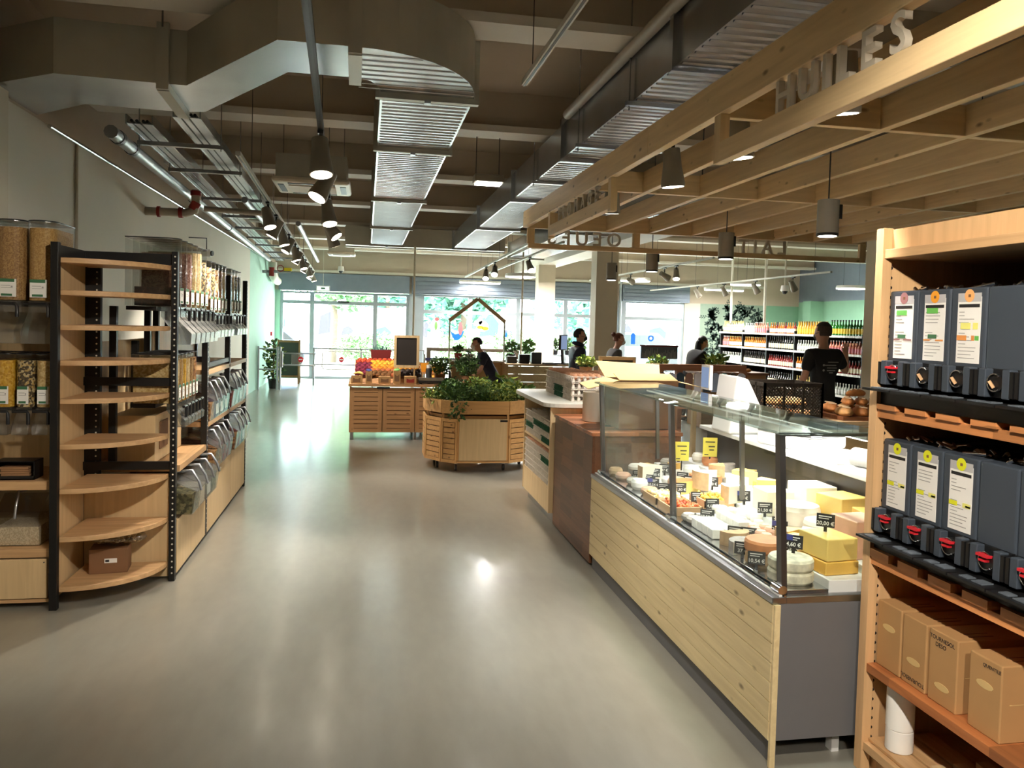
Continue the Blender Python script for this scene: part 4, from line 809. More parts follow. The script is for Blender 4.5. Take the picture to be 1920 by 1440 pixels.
cb_ = thing('open_carton', 'open cardboard carton with splayed flaps on the walnut cabinet', 'carton', (1.92, 5.32, .8985), 0)
def flap(pts, nm='flap', m='card_light'):
    p = [Vector(q) for q in pts]; n = (p[1]-p[0]).cross(p[3]-p[0]).normalized()*.004; MB().add(p+[q+n for q in p], [(0, 3, 2, 1), (4, 5, 6, 7), (0, 1, 5, 4), (1, 2, 6, 5), (2, 3, 7, 6), (3, 0, 4, 7)]).build(nm, m, cb_)
for q in (((-.21, -.17, 0), (-.21, .17, 0), (-.21, .17, .33), (-.21, -.17, .33)), ((.21, -.17, 0), (.21, .17, 0), (.21, .17, .33), (.21, -.17, .33)), ((-.21, -.17, 0), (.21, -.17, 0), (.21, -.17, .33), (-.21, -.17, .33)), ((-.21, .17, 0), (.21, .17, 0), (.21, .17, .33), (-.21, .17, .33)), ((-.21, -.17, 0), (.21, -.17, 0), (.21, .17, 0), (-.21, .17, 0))): flap(q, 'wall_panel', 'card_dark')
flap(((-.21, .17, .33), (.21, .17, .33), (.25, .30, .42), (-.24, .32, .44))); flap(((-.21, -.17, .33), (-.21, .17, .33), (-.42, .10, .29), (-.43, -.17, .27))); flap(((.21, -.17, .33), (.21, .17, .33), (.40, .2, .30), (.40, -.17, .29))); flap(((-.21, -.17, .332), (.21, -.17, .332), (.21, -.02, .37), (-.21, -.02, .37)))
# ================================================================ egg stand
eg = thing('egg_stand', 'pine egg stand with pale rounded top and open shelves of egg trays', 'shelf stand', (1.46, 6.10, 0))
EX, EY = .62, 1.05
MB().box(.0, 0, .09, EX, .022, .94).build('side_panel', 'panel_pine', eg, bev=.002); MB().box(0, EY-.022, .09, EX, EY, .94).build('side_panel', 'panel_pine', eg); MB().box(EX-.02, .022, .09, EX, EY-.022, .94).build('back_panel', 'panel_pine', eg)
MB().box(.003, .022, .09, .022, EY-.022, .28).build('front_board', 'panel_pine', eg); MB().box(.005, .022, .28, EX-.02, EY-.022, .30).build('shelf', 'panel_pine', eg); MB().box(.005, .022, .60, EX-.02, EY-.022, .62).build('shelf', 'panel_pine', eg)
MB().box(.05, .03, 0, EX-.03, EY-.03, .09).build('plinth', 'steel', eg)
mat('laminate', (206, 204, 192), .4, var=.03)
def rrect(x0, y0, x1, y1, r, n=5, corners=(1, 1, 1, 1)):
    out = []
    for (cx, cy, a0, on) in ((x1-r, y0+r, -PI/2, corners[0]), (x1-r, y1-r, 0, corners[1]), (x0+r, y1-r, PI/2, corners[2]), (x0+r, y0+r, PI, corners[3])):
        if on: out += [(cx+r*math.cos(a0+i*PI/2/n), cy+r*math.sin(a0+i*PI/2/n)) for i in range(n+1)]
        else: out += [(cx+r*(1 if cx > (x0+x1)/2 else -1), cy+r*(1 if cy > (y0+y1)/2 else -1))]
    return out
MB().prism(rrect(-.05, -.05, EX+.05, EY+.30, .15, 6, (0, 0, 1, 1)), .94, .975).build('top', 'laminate', eg, bev=.004)
# egg trays: dimpled pulp trays, with eggs in the top ones
mat('pulp_grey', (214, 204, 190), .9, var=.08, scale=40, bump=.3); mat('pulp_green', (40, 92, 62), .8, var=.12, scale=30); mat('egg_shell', (206, 150, 112), .5, var=.1, scale=2)
def tray_mesh(name, m, nx=5, ny=6, pitch=.05, h=.048):
    b = MB(); W = nx*pitch; Ln = ny*pitch
    # corrugated wall strips with arched gaps
    for i in range(nx+1):
        x = -W/2+i*pitch
        for j in range(ny):
            y = -Ln/2+j*pitch; b.add([(x-.004, y, h), (x+.004, y, h), (x+.010, y-.006, 0), (x-.010, y-.006, 0), (x-.004, y+.010, h), (x+.004, y+.010, h), (x+.010, y+.016, 0), (x-.010, y+.016, 0)], [(0, 1, 2, 3), (5, 4, 7, 6), (1, 5, 6, 2), (4, 0, 3, 7), (0, 4, 5, 1)])
    for j in range(ny+1):
        y = -Ln/2+j*pitch
        for i in range(nx):
            x = -W/2+i*pitch; b.add([(x, y-.004, h), (x, y+.004, h), (x-.006, y+.010, 0), (x-.006, y-.010, 0), (x+.010, y-.004, h), (x+.010, y+.004, h), (x+.016, y+.010, 0), (x+.016, y-.010, 0)], [(0, 3, 2, 1), (5, 6, 7, 4), (1, 2, 6, 5), (4, 7, 3, 0), (0, 1, 5, 4)])
    b.box(-W/2+.005, -Ln/2+.005, .001, W/2-.005, Ln/2-.005, .006)
    for x0, y0, x1, y1 in ((-W/2-.012, -Ln/2-.012, W/2+.012, -Ln/2-.004), (-W/2-.012, Ln/2+.004, W/2+.012, Ln/2+.012), (-W/2-.012, -Ln/2-.012, -W/2-.004, Ln/2+.012), (W/2+.004, -Ln/2-.012, W/2+.012, Ln/2+.012)): b.box(x0, y0, h-.006, x1, y1, h)
    return b.mesh(name, m)
TG, TN = tray_mesh('egg_tray', 'pulp_grey'), tray_mesh('egg_tray', 'pulp_green')
egm = MB().lathe([(0, -.026), (.012, -.0235), (.019, -.012), (.0215, 0), (.019, .014), (.011, .025), (0, .029)], n=10).mesh('egg', 'egg_shell')
def etray(x, y, z, me, lab, grp): return tag(put('egg_tray', me, None, (x, y, z)), lab, 'egg tray', grp)
stacks = [(1.80, 6.40), (1.80, 6.72), (1.80, 7.04), (2.088, 6.40), (2.088, 6.72)]
for si, (x, y) in enumerate(stacks):
    for k in range(4):
        green = si == 1 and k in (0, 1)
        etray(x, y, .976+k*.052, TN if green else TG, ('green plastic egg tray low in the middle stack on the egg stand top' if green else 'grey egg tray %s from the bottom in the %s on the egg stand' % (ORD[k], ('near corner stack', 'middle front stack', 'far end stack', 'drum side stack', 'rear middle stack')[si])), 'egg trays stacked on the egg stand top' if not green else 'green egg trays low in the middle stack')
    for i in range(5):
        for j in range(6):
            o = put('egg', egm, None, (x-.1+i*.05, y-.125+j*.05, .976+3*.052+.042)); tag(o, 'brown egg in the top tray of the stacks on the egg stand', 'egg', 'brown eggs on the egg stand')
for zi, zb in ((0, .302), (1, .622)):
    for si, (x, y) in enumerate(((1.60, 6.30), (1.60, 6.63), (1.60, 6.95), (1.87, 6.30), (1.87, 6.63))):
        n_ = 5 if zi == 0 else 4
        for k in range(n_):
            gr = (si+k*2+zi) % 5 in (0, 1) if zi else (k == 3 and si == 0)
            etray(x, y, zb+k*.052, TN if gr else TG, ('green plastic egg tray' if gr else 'grey pulp egg tray')+(' on the upper shelf of the egg stand' if zi else ' on the lower shelf of the egg stand'), ('green' if gr else 'grey')+' trays on the '+('upper' if zi else 'lower')+' egg shelf')
        if zi == 0 and si < 3:
            for i in range(5):
                for j in range(6): tag(put('egg', egm, None, (x-.1+i*.05, y-.125+j*.05, zb+4*.052+.042)), 'brown egg in the top tray on the lower egg shelf', 'egg', 'brown eggs on the lower egg shelf')
# ================================================================ oil dispenser shelf on the right
osf = thing('oil_shelf', 'tall pine shelf of grey oil dispensers and cardboard cartons', 'shelf', (1.807, 2.58, 0))
OX, OY, OD, OW = 1.807, 2.58, .60, 1.36
def obx(name, x0, y0, z0, x1, y1, z1, m, bev=.002): return MB().box(x0, y0, z0, x1, y1, z1).build(name, m, osf, bev=bev)
wood('post_pine', (218, 178, 130), 'z', .14, knots=False); wood('shelf_red_y', (204, 138, 84), 'y', .3, knots=False, staves=(3, 2.2, 8)); mat('shelf_back', (96, 74, 54), .7, var=.1)
obx('side_panel', .0, -.028, 0, OD, 0, 1.975, 'post_pine'); obx('side_panel', .0, -OW, 0, OD, -OW+.028, 1.975, 'post_pine'); obx('back_panel', OD, -OW, 0, OD+.015, 0, 1.975, 'shelf_back', 0)
obx('front_post', -.006, -.05, 0, .03, -.0285, 1.974, 'post_pine', .001)
hb = MB()
for i in range(52): hb.cyl((.045, -.0283, .12+i*.035), (.045, -.0292, .12+i*.035), .006, n=8)
tag(hb.build('peg_holes', 'black_plastic', osf), kind='stuff')
for z, m in ((1.865, 'shelf_pine_y'), (1.30, 'shelf_red_y'), (.77, 'shelf_red_y'), (.375, 'oak_red'), (.085, 'shelf_pine_y')): obx('shelf', .0, -OW+.028, z, OD, -.05 if z < 1.8 else -.028, z+.032, m)
obx('top_fascia', .03, -OW+.028, 1.897, .05, -.028, 1.97, 'post_pine'); obx('plinth', .04, -OW+.028, 0, .06, -.028, .085, 'post_pine')
for i in range(9):
    y = -.11-i*.148
    MB().box(-.012, y-.05, .802, .1, y+.05, .83).build('notched_ledge', 'shelf_red_y', osf); MB().box(-.012, y-.05, 1.332, .06, y+.05, 1.35).build('notched_ledge', 'shelf_red_y', osf)
for k in range(3): obx('floor_board', .02+k*.09, -OW+.03, .118, .10+k*.09, -.05, .13, 'shelf_pine_y')
for i in range(3): tag(MB().box(0, 0, 0, .045, .9, .018).build('spare_batten', 'pine_y', loc=(1.9+i*.06, 1.4, .1305), rz=-.03*i), ('loose pine batten lying by the paper tube', 'loose pine batten in the middle of the bottom shelf', 'loose pine batten at the back of the bottom shelf')[i], 'batten')
# dispensers
mat('badge_plum', (160, 112, 112), .6); mat('badge_orange', (236, 160, 44), .6); mat('badge_peach', (240, 176, 110), .6); mat('badge_lime', (226, 228, 40), .6); mat('print_green', (110, 190, 90), .7); mat('print_dgreen', (70, 116, 80), .7); mat('print_orange', (226, 150, 80), .7); mat('print_yellow', (240, 236, 130), .7); mat('ribbon_grey', (186, 184, 184), .6); mat('clip_silver', (206, 208, 214), .15, 1.0)
def dispenser(yc, zb, kind, lab, red):
    w_ = .145; h = .33; t = thing('oil_dispenser', lab, 'dispenser', (1.815, yc, zb))
    MB().box(.02, -w_/2, .012, .48, w_/2, h).build('box', 'slate', t, bev=.006); MB().box(.012, -w_/2+.001, 0, .04, w_/2-.001, .085).build('base_frame', 'black_plastic', t)
    for s in (-1, 1): MB().box(-.015, s*.045-.014, .0, .02, s*.045+.014, .085).build('tap_guard', 'slate', t, bev=.003); MB().box(-.016, s*.066-.006, .005, .015, s*.066+.006, .08).build('guard_slot', 'black_plastic', t)
    tp = MB().cyl((-.008, 0, .045), (.018, 0, .045), .028, n=18).build('tap', 'black_plastic', t)
    b = MB().tube([(-.012, .026*math.cos(a*PI/8), .045+.026*math.sin(a*PI/8)) for a in range(-6, 7)], .0025, 6); b.build('tap_ring', 'clip_silver', tp)
    if red: MB().box(-.026, -.022, .058, -.006, .022, .066).build('tap_lever', 'red_plastic', tp); MB().box(-.024, -.012, .044, -.008, .014, .05).build('tap_lever', 'red_plastic', tp)
    else: MB().bar((-.012, 0, .03), (-.02, .01, .05), .01, .008).build('tap_spout', 'tray_wood', tp)
    MB().box(-.075, -w_/2, -.02, .012, w_/2, -.012).build('drip_tray', 'black_plastic', t)
    MB().box(-.06, -.045, -.0115, -.02, -.005, -.008).box(-.06, .01, -.0115, -.03, .045, -.008).build('drip_grid', 'slate_light', t)
    b = MB(); rr = random.Random(int(yc*1000))
    for k in range(9): b.cyl((.07+k*.012, rr.uniform(-.05, .05), h), (.07+k*.012, rr.uniform(-.05, .05), h+.012), .006, n=8)
    b.build('clasp', 'clip_silver', t)
    if kind:
        badge, prints = kind
        lb = MB().box(.0185, -.054, .095, .0198, .042, h-.03).build('label', 'paper', t)
        MB().box(.0178, -.054, h-.045, .0184, .042, h-.018).build('ribbon', 'ribbon_grey', lb)
        # lettering side: +Y is left for a viewer in the aisle
        MB().add([(.017, -.006+.02*math.cos(k*PI/10), h-.026+.02*math.sin(k*PI/10)) for k in range(20)]+[(.0176, -.006+.02*math.cos(k*PI/10), h-.026+.02*math.sin(k*PI/10)) for k in range(20)], [tuple(range(20)), tuple(range(20, 40))]+[(k, (k+1) % 20, 20+(k+1) % 20, 20+k) for k in range(20)]).build('badge', badge, lb)
        MB().box(.0165, -.012, h-.031, .0169, -.002, h-.022).build('badge_mark', 'card_dark', lb)
        MB().box(.0176, -.048, h-.062, .0184, .036, h-.052).build('title_band', 'ink', lb)
        tb = MB()
        for k in range(14):
            z = h-.078-k*.011
            if 3 < k < 6: continue
            L_ = rr.uniform(.02, .075); tb.box(.0178, .034-L_, z, .0184, .034, z+.0025)
        tag(tb.build('text_lines', 'grey_print', lb), kind='stuff')
        for (y0, y1, z0, z1, m) in prints: MB().box(.0172, y0, z0, .0178, y1, z1).build('print_block', m, lb)
    return t
lay = [('badge_plum', [(-.022, .03, .245, .262, 'print_green'), (-.02, .02, .165, .178, 'print_dgreen'), (-.05, -.01, .158, .163, 'badge_plum'), (.01, .04, .158, .163, 'badge_plum')]), ('badge_orange', [(-.022, .03, .25, .268, 'print_green'), (-.02, .02, .168, .181, 'print_dgreen'), (-.05, -.015, .16, .165, 'print_orange'), (.01, .04, .16, .165, 'print_orange')]), ('badge_peach', [(-.015, .026, .2, .22, 'print_yellow'), (-.045, -.025, .2, .22, 'print_yellow'), (.0, .04, .165, .181, 'print_orange'), (-.032, -.02, .165, .181, 'print_orange'), (-.05, -.034, .166, .18, 'print_green')])]
lime = ('badge_lime', [(.005, .04, .172, .186, 'badge_lime'), (-.05, -.018, .172, .186, 'print_yellow'), (-.05, -.03, .174, .18, 'print_green')])
top_l = ['slate oil dispenser with plum badge label at the shelf end', 'slate oil dispenser with orange badge label', 'slate oil dispenser with peach badge label', 'unlabelled slate oil dispenser beside the peach badge one', 'second unlabelled slate oil dispenser on the upper row', 'slate oil dispenser with orange badge further along the upper row', 'third unlabelled slate dispenser on the upper row', 'last slate dispenser of the upper row']
low_l = ['slate oil dispenser with lime badge at the shelf end of the lower row', 'slate oil dispenser with lime badge, second from the shelf end', 'slate oil dispenser with lime badge, third from the shelf end', 'unlabelled slate dispenser with red tap lever on the lower row', 'slate dispenser with lime badge after the unlabelled one', 'slate dispenser with lime badge far along the lower row', 'second unlabelled slate dispenser on the lower row', 'last slate dispenser of the lower row']
for i in range(8):
    y = 2.455-i*.151
    dispenser(y, 1.42, lay[i] if i < 3 else (lay[1] if i == 5 else None), top_l[i], i == 0); dispenser(y, .895, lime if i in (0, 1, 2, 4, 5) else None, low_l[i], True)
for r_, z in ((0, 1.3505), (1, .8305)):   # bearer rail that carries each row of dispensers
    MB().box(.01, -OW+.03, z, .5, -.05, 1.3985 if r_ == 0 else .8735).build('bearer', 'black_plastic', osf)
# cartons on the low shelf
def carton(y0, y1, z0, h, dpt, lab, words=(), slot=None, x=1.842, sag=0):
    t = thing('cardboard_carton', lab, 'carton', (x, (y0+y1)/2, z0), sag); w_ = (y1-y0)
    MB().box(0, -w_/2, 0, dpt, w_/2, h).build('box', 'card', t, bev=.004); MB().box(.03, -w_/2-.0008, h*.49, dpt-.01, -w_/2, h*.5).build('tape_seam', 'card_light', t); MB().box(-.0008, -w_/2+.01, h*.50, 0, w_/2-.01, h*.52).build('tape', 'card_dark', t) if not slot else None
    if slot:
        zc, = slot; n = 12
        MB().add([(-.0012, .03*math.cos(k*PI/n*2)*1.1, zc+.012*math.sin(k*PI/n*2)) for k in range(n)]+[(.0, .03*math.cos(k*PI/n*2)*1.1, zc+.012*math.sin(k*PI/n*2)) for k in range(n)], [tuple(range(n)), tuple(range(n, 2*n))]+[(k, (k+1) % n, n+(k+1) % n, n+k) for k in range(n)]).build('hand_hole', 'card_light', t)
    for txt, yy, zz, sz, fl_ in words:
        o = put('handwriting', text_mesh(txt, sz, .0002, 'ink', .0), t); d = -1 if not fl_ else 1
        o.matrix_local = Matrix(((0, 0, -1, -.0012), (d, 0, 0, yy), (0, -d, 0, zz), (0, 0, 0, 1))) if not fl_ else Matrix(((0, 0, -1, -.0012), (1, 0, 0, yy), (0, -1, 0, zz), (0, 0, 0, 1)))
        if not fl_: o.matrix_local = Matrix(((0, 0, -1, -.0012), (-1, 0, 0, yy), (0, 1, 0, zz), (0, 0, 0, 1)))
    MB().box(.06, -w_*.3, h, .15, -w_*.26, h+.0008).box(.06, -w_*.1, h, .15, -w_*.07, h+.0008).build('printed_marks', 'card_dark', t)
    return t
carton(2.40, 2.525, .4075, .235, .33, 'cardboard carton with embossed slot at the shelf end', (), (.15,))
carton(2.275, 2.39, .4075, .232, .33, 'plain cardboard carton with upside down handwriting at its foot', (('TOURNESOL', 0, .03, .02, True),), (.085,))
carton(2.135, 2.26, .4075, .235, .33, 'cardboard carton marked TOURNESOL DESO in pen', (('TOURNESOL', .005, .205, .019, False), ('DESO', .01, .185, .019, False)), (.06,))
carton(1.96, 2.085, .4075, .232, .33, 'cardboard carton with short pen marking and dented hand hole', (('QUENTILE', -.025, .205, .015, False),), (.15,))
tb_ = tag(MB().lathe([(.044, 0), (.046, .003), (.046, .075), (.045, .078), (.047, .081), (.046, .25), (.041, .25), (.041, .01), (0, .01)], n=20).build('paper_tube', 'paper', loc=(1.885, 2.44, .1315)), 'white cardboard tube standing on the bottom shelf board', 'tube')
bk = tag(MB().lathe([(.07, 0), (.12, .06), (.13, .16), (.125, .17), (.115, .16), (.1, .07), (0, .03)], n=18).build('black_bowl', 'black_plastic', loc=(2.26, 1.95, .1305)), 'black plastic bowl in the dark bottom of the oil shelf', 'bowl')
wh = tag(MB().tube([(0, 0, 0), (-.02, .005, .08), (-.02, .01, .18), (0, .012, .25)], .004, 6).build('white_cable', 'white_plastic', loc=(1.85, 2.553, .93)), 'thin white cable hanging inside the shelf end panel', 'cable')
# ================================================================ bulk food shelves on the left
GRAIN = {}
def grain(n, cols, sc_=140): speckle('g_'+n, cols, sc_, .6, .35)
grain('tan', [(186, 146, 84), (172, 130, 70), (198, 160, 98)], 160); grain('lentil', [(168, 128, 76), (150, 110, 64), (184, 146, 92)], 160); grain('corn', [(222, 170, 50), (206, 150, 36), (232, 186, 80)], 90); grain('mix', [(196, 162, 96), (90, 72, 46), (206, 186, 140), (60, 50, 36)], 90); grain('oat', [(206, 176, 116), (190, 154, 92), (222, 196, 140)], 100); grain('pink', [(176, 122, 104), (196, 150, 130), (150, 96, 80)], 120); grain('cream', [(226, 196, 140), (236, 212, 164), (214, 180, 120)], 120); grain('cereal', [(176, 130, 76), (222, 190, 140), (120, 80, 46), (236, 220, 190)], 60); grain('nut', [(130, 82, 48), (168, 116, 70), (206, 160, 104)], 55); grain('herb', [(96, 92, 62), (130, 120, 84), (70, 66, 44)], 60); grain('dark', [(70, 48, 40), (96, 66, 52), (48, 34, 30)], 60); grain('berry', [(150, 54, 52), (118, 40, 44), (176, 84, 70)], 60); grain('violet', [(72, 54, 92), (96, 76, 118), (54, 42, 70)], 60); grain('sugar', [(206, 190, 160), (222, 206, 176), (196, 176, 144)], 180); grain('pasta', [(206, 170, 110), (226, 196, 140), (180, 140, 84)], 40)
def dee(w_, d, n=8, k=.45):
    """rounded front outline, front towards -Y"""
    return [(-w_/2, d), (-w_/2, w_*k)]+[(-w_/2*math.cos(PI*i/n), w_*k-w_*k*math.sin(PI*i/n)) for i in range(1, n)]+[(w_/2, w_*k), (w_/2, d)]
BIN = {}
def bin_meshes(w_, h, d, key):
    if key in BIN: return BIN[key]
    sh = MB(); p = dee(w_, d); n = len(p); q = p
    vs = [(x, y, z) for z in (0, h) for x, y in p]
    sh.add(vs, [(i, i+1, n+i+1, n+i) for i in range(n-1)], 0, True); sh.add(vs, [(n-1, 0, n, 2*n-1)], 0)
    ins = [(x*.93, w_*.03+y*.95) for x, y in p]
    BIN[key] = dict(body=sh.mesh('bin_body', 'clear'), ins=ins,
        lid=MB().prism([(x, y) for x, y in p], h+.002, h+.006).mesh('lid', 'acrylic'), rim=MB().tube([(x*.99, y, h+.008) for x, y in p]+[(p[0][0]*.99, p[0][1], h+.008)], .0035, 6).mesh('lid_rim', 'black_plastic'),
        chute=MB().prism([(.02, 0), (.02, -.06), (-.03, -.115), (-.075, -.16), (-.07, -.225), (.01, -.225), (.035, -.15), (.10, -.06), (.10, 0)], -w_*.42, w_*.42, ax='x').mesh('chute', 'acrylic'),
        handle=MB().tube([(-w_*.42, -.035, -.015), (w_*.36, -.035, -.015), (w_*.42, -.035, -.03), (w_*.42, -.035, -.085)], .009, 6).mesh('handle', 'black_plastic'),
        label=MB().box(-w_*.3, -.0045, .02, w_*.3, -.0025, .115).mesh('label', 'paper'), head=MB().box(-w_*.3, -.0055, .098, w_*.24, -.0045, .115).mesh('label_band', 'green_print'), foot=MB().box(-w_*.22, -.0055, .024, w_*.16, -.0045, .036).mesh('label_foot', 'green_print'),
        lines=MB().box(-w_*.22, -.0053, .078, w_*.1, -.0045, .081).box(-w_*.22, -.0053, .066, w_*.18, -.0045, .068).box(w_*.12, -.0053, .07, w_*.18, -.0045, .078).mesh('label_text', 'grey_print'))
    return BIN[key]
CON = {}
def gravity_bin(loc, rz, w_, h, d, m, fill, lab, grp, chute=1.):
    k = bin_meshes(w_, h, d, (w_, h, d)); t = thing('bulk_dispenser', lab, 'dispenser', loc, rz, grp)
    put('bin_body', k['body'], t)
    ck = (w_, h, d, m, fill)
    if ck not in CON and m: CON[ck] = MB().prism(k['ins'], .004, h*fill).mesh('contents', m)
    if m: put('contents', CON[ck], t)
    ld = put('lid', k['lid'], t); put('lid_rim', k['rim'], ld); c = put('chute', k['chute'], t); c.scale = (1, chute, chute); put('handle', k['handle'], t)
    if h > .25: l = put('label', k['label'], t); put('label_band', k['head'], l); put('label_foot', k['foot'], l);  put('label_text', k['lines'], l)
    return t
def holes(mb, x0, y, z0, z1, nx=0, face='y', step=.035):  # pale discs on the posts, painted for light showing through the holes
    z = z0
    while z < z1:
        if face == 'y': mb.cyl((x0, y, z), (x0, y-.001, z), .0055, n=6)
        else: mb.cyl((x0, y, z), (x0+.001, y, z), .0055, n=6)
        z += step
    return mb
# --- corner unit with curved shelves
cu = thing('corner_shelf', 'black framed corner rack with nine curved pine shelves', 'shelf', (-1.60, 4.985, 0))
def post(par, x0, y0, x1, y1, z0, z1, hx=None, hy=None, face='y'):
    p = MB().box(x0, y0, z0, x1, y1, z1).build('post', 'black_steel', par, bev=.002)
    if face: tag(holes(MB(), hx, hy, z0+.05, z1-.03, face=face).build('perforations', 'hole_white', p), kind='stuff')
    return p
post(cu, -.035, -.455, .003, -.417, 0, 1.965, face=None); post(cu, .465, -.02, .50, .018, 0, 1.97, .485, -.0205); post(cu, -.02, .022, .065, .06, 0, 1.93, .045, .0215)
MB().box(-.03, -.42, 1.89, -.015, .02, 1.955).build('top_rail', 'black_steel', cu); MB().box(-.02, .0, 1.89, .47, .015, 1.955).build('top_rail', 'black_steel', cu)
for z in (.70, 1.2): MB().box(-.02, .0, z-.03, .47, .015, z+.02).build('cross_rail', 'black_steel', cu)
quarter = [(0, .0)]+[(.0+.455*math.sin(t*PI/24), 0-.432*math.cos(t*PI/24)) for t in range(13)]
quarter = [(0.006, -.002)]+[(.006+.452*math.sin(t*PI/24)**1.0, -.002-.43*math.cos(t*PI/24)) for t in range(13)]
for z in (1.872, 1.70, 1.515, 1.325, 1.12, .875, .635, .375, .105): MB().prism(quarter, z-.014, z+.014).build('curved_shelf', 'shelf_pine_x', cu, bev=.003)
MB().box(-.028, -.415, .05, -.018, .02, 1.89).build('side_board', 'panel_pine', cu)
MB().box(-.015, .018, .02, .46, .022, .62).build('back_board', 'panel_pine', cu)
# on its shelves
bx_ = thing('cardboard_box', 'brown cardboard box with a white barcode label on the lowest curved shelf', 'box', (-1.42, 4.84, .1195), .12); MB().box(-.10, -.07, 0, .10, .07, .14).build('box', 'card_dark', bx_, bev=.003); lb_ = MB().box(-.02, -.0712, .06, .045, -.07, .085).build('label', 'paper', bx_); MB().box(-.015, -.0718, .066, .005, -.0712, .079).build('barcode', 'ink', lb_)
bg_ = thing('pasta_bag', 'clear plastic bag of pasta resting on the cardboard box', 'bag', (-1.38, 4.86, .2605), .1); MB().sph((0, 0, .042), (.15, .07, .042), 16, 8).build('bag_film', 'acrylic', bg_); rr_ = random.Random(4); b_ = MB()
for i in range(140): b_.cyl((rr_.uniform(-.11, .11), rr_.uniform(-.05, .05), rr_.uniform(.02, .06)), (rr_.uniform(-.11, .11), rr_.uniform(-.05, .05), rr_.uniform(.02, .06)), .004, n=5) if i < 0 else b_.sph((rr_.uniform(-.11, .11), rr_.uniform(-.045, .045), rr_.uniform(.018, .062)), (.012, .006, .006), 6, 4)
tag(b_.build('pasta_pieces', 'g_pasta', bg_), kind='stuff')
# --- unit facing the camera
ua = thing('bulk_rack', 'black and pine bulk food rack standing square to the aisle', 'shelf', (-1.64, 4.58, 0))
UW = .69
for z, m in ((.64, 'shelf_pine_x'), (.275, 'shelf_pine_x')): MB().box(-UW, 0, z, -.002, .46, z+.048).build('shelf', m, ua, bev=.003)
MB().box(-UW, .45, .05, -.002, .465, 1.9).build('back_board', 'panel_pine', ua); MB().box(-.012, .0, .05, 0, .45, .275).build('side_board', 'panel_pine', ua)
MB().box(-UW, .005, .03, -.002, .025, .05).build('bottom_rail', 'shelf_pine_x', ua)
MB().box(-UW, .15, 1.62, -.002, .34, 1.649).build('bearer_rail', 'black_steel', ua); MB().box(-UW, .15, 1.05, -.002, .28, 1.079).build('bearer_rail', 'black_steel', ua); MB().box(-UW, .30, 1.3, -.002, .44, 1.36).build('back_shelf', 'shelf_pine_x', ua)
for k in range(2):
    d_ = MB().box(-.335*k-.325, -.004, .055, -.335*k-.02, .014, .268).build('drawer', 'panel_pine', ua, bev=.002)
    xc = -.335*k-.172-.155; b_ = MB(); n = 10
    MB().add([(xc+.045*math.cos(PI+i*PI/n), -.0045, .268+.03*math.sin(PI+i*PI/n)) for i in range(n+1)]+[(xc+.045*math.cos(PI+i*PI/n), .013, .268+.03*math.sin(PI+i*PI/n)) for i in range(n+1)], [tuple(range(n+1)), tuple(range(n+1, 2*n+2))]).build('finger_notch', 'black_plastic', d_)
    MB().cyl((-.335*k-.035, -.0048, .25), (-.335*k-.035, -.004, .25), .004, n=8).build('screw', 'grey_dark', d_)
GBA = 'tall grain dispensers on the rack facing the aisle end'
for i, (x, m) in enumerate(((-1.716, 'g_tan'), (-1.866, 'g_lentil'), (-2.016, 'g_oat'), (-2.166, 'g_cream'))): gravity_bin((x, 4.60, 1.65), 0, .14, .42, .32, m, .93, ('tall clear dispenser full of golden grain next to the black post', 'tall clear dispenser of brown grain beside the golden one', 'tall clear dispenser of oats on the square rack', 'tall clear dispenser of pale grain by the wall')[i], GBA)
for i, (x, m) in enumerate(((-1.692, 'g_oat'), (-1.79, 'g_mix'), (-1.888, 'g_corn'), (-1.986, 'g_berry'), (-2.084, 'g_nut'))): gravity_bin((x, 4.60, 1.08), 0, .092, .28, .26, m, .9, ('small dispenser of oats beside the black post', 'small dispenser of mixed seeds on the square rack', 'small dispenser of yellow corn on the square rack', 'small dispenser of red grains on the square rack', 'small dispenser of nuts by the wall')[i], 'small seed dispensers on the square rack', .62)
kb = thing('bag_holder', 'black open box holding folded kraft bags on the rack shelf', 'box', (-1.84, 4.68, .689)); MB().box(-.10, -.06, 0, .10, -.055, .02).box(-.10, .055, 0, .10, .06, .10).box(.095, -.06, 0, .10, .06, .10).box(-.10, -.06, 0, -.095, .06, .10).box(-.1, -.06, 0, .1, .06, .005).box(-.1, -.06, .097, .1, .06, .10).build('holder', 'black_plastic', kb)
mat('kraft', (150, 112, 76), .8, var=.1)
for i in range(5): tag(MB().box(-.07, -.05, 0, .07, .045, .011).build('kraft_bag', 'kraft', loc=(-1.845+.006*(i % 2), 4.68, .6952+i*.0125), rz=.05*(i % 3-1)), ('lowest', 'second lowest', 'middle', 'second topmost', 'topmost')[i]+' folded brown kraft bag in the black holder', 'bag', 'kraft bags in the holder')
SCO = {}
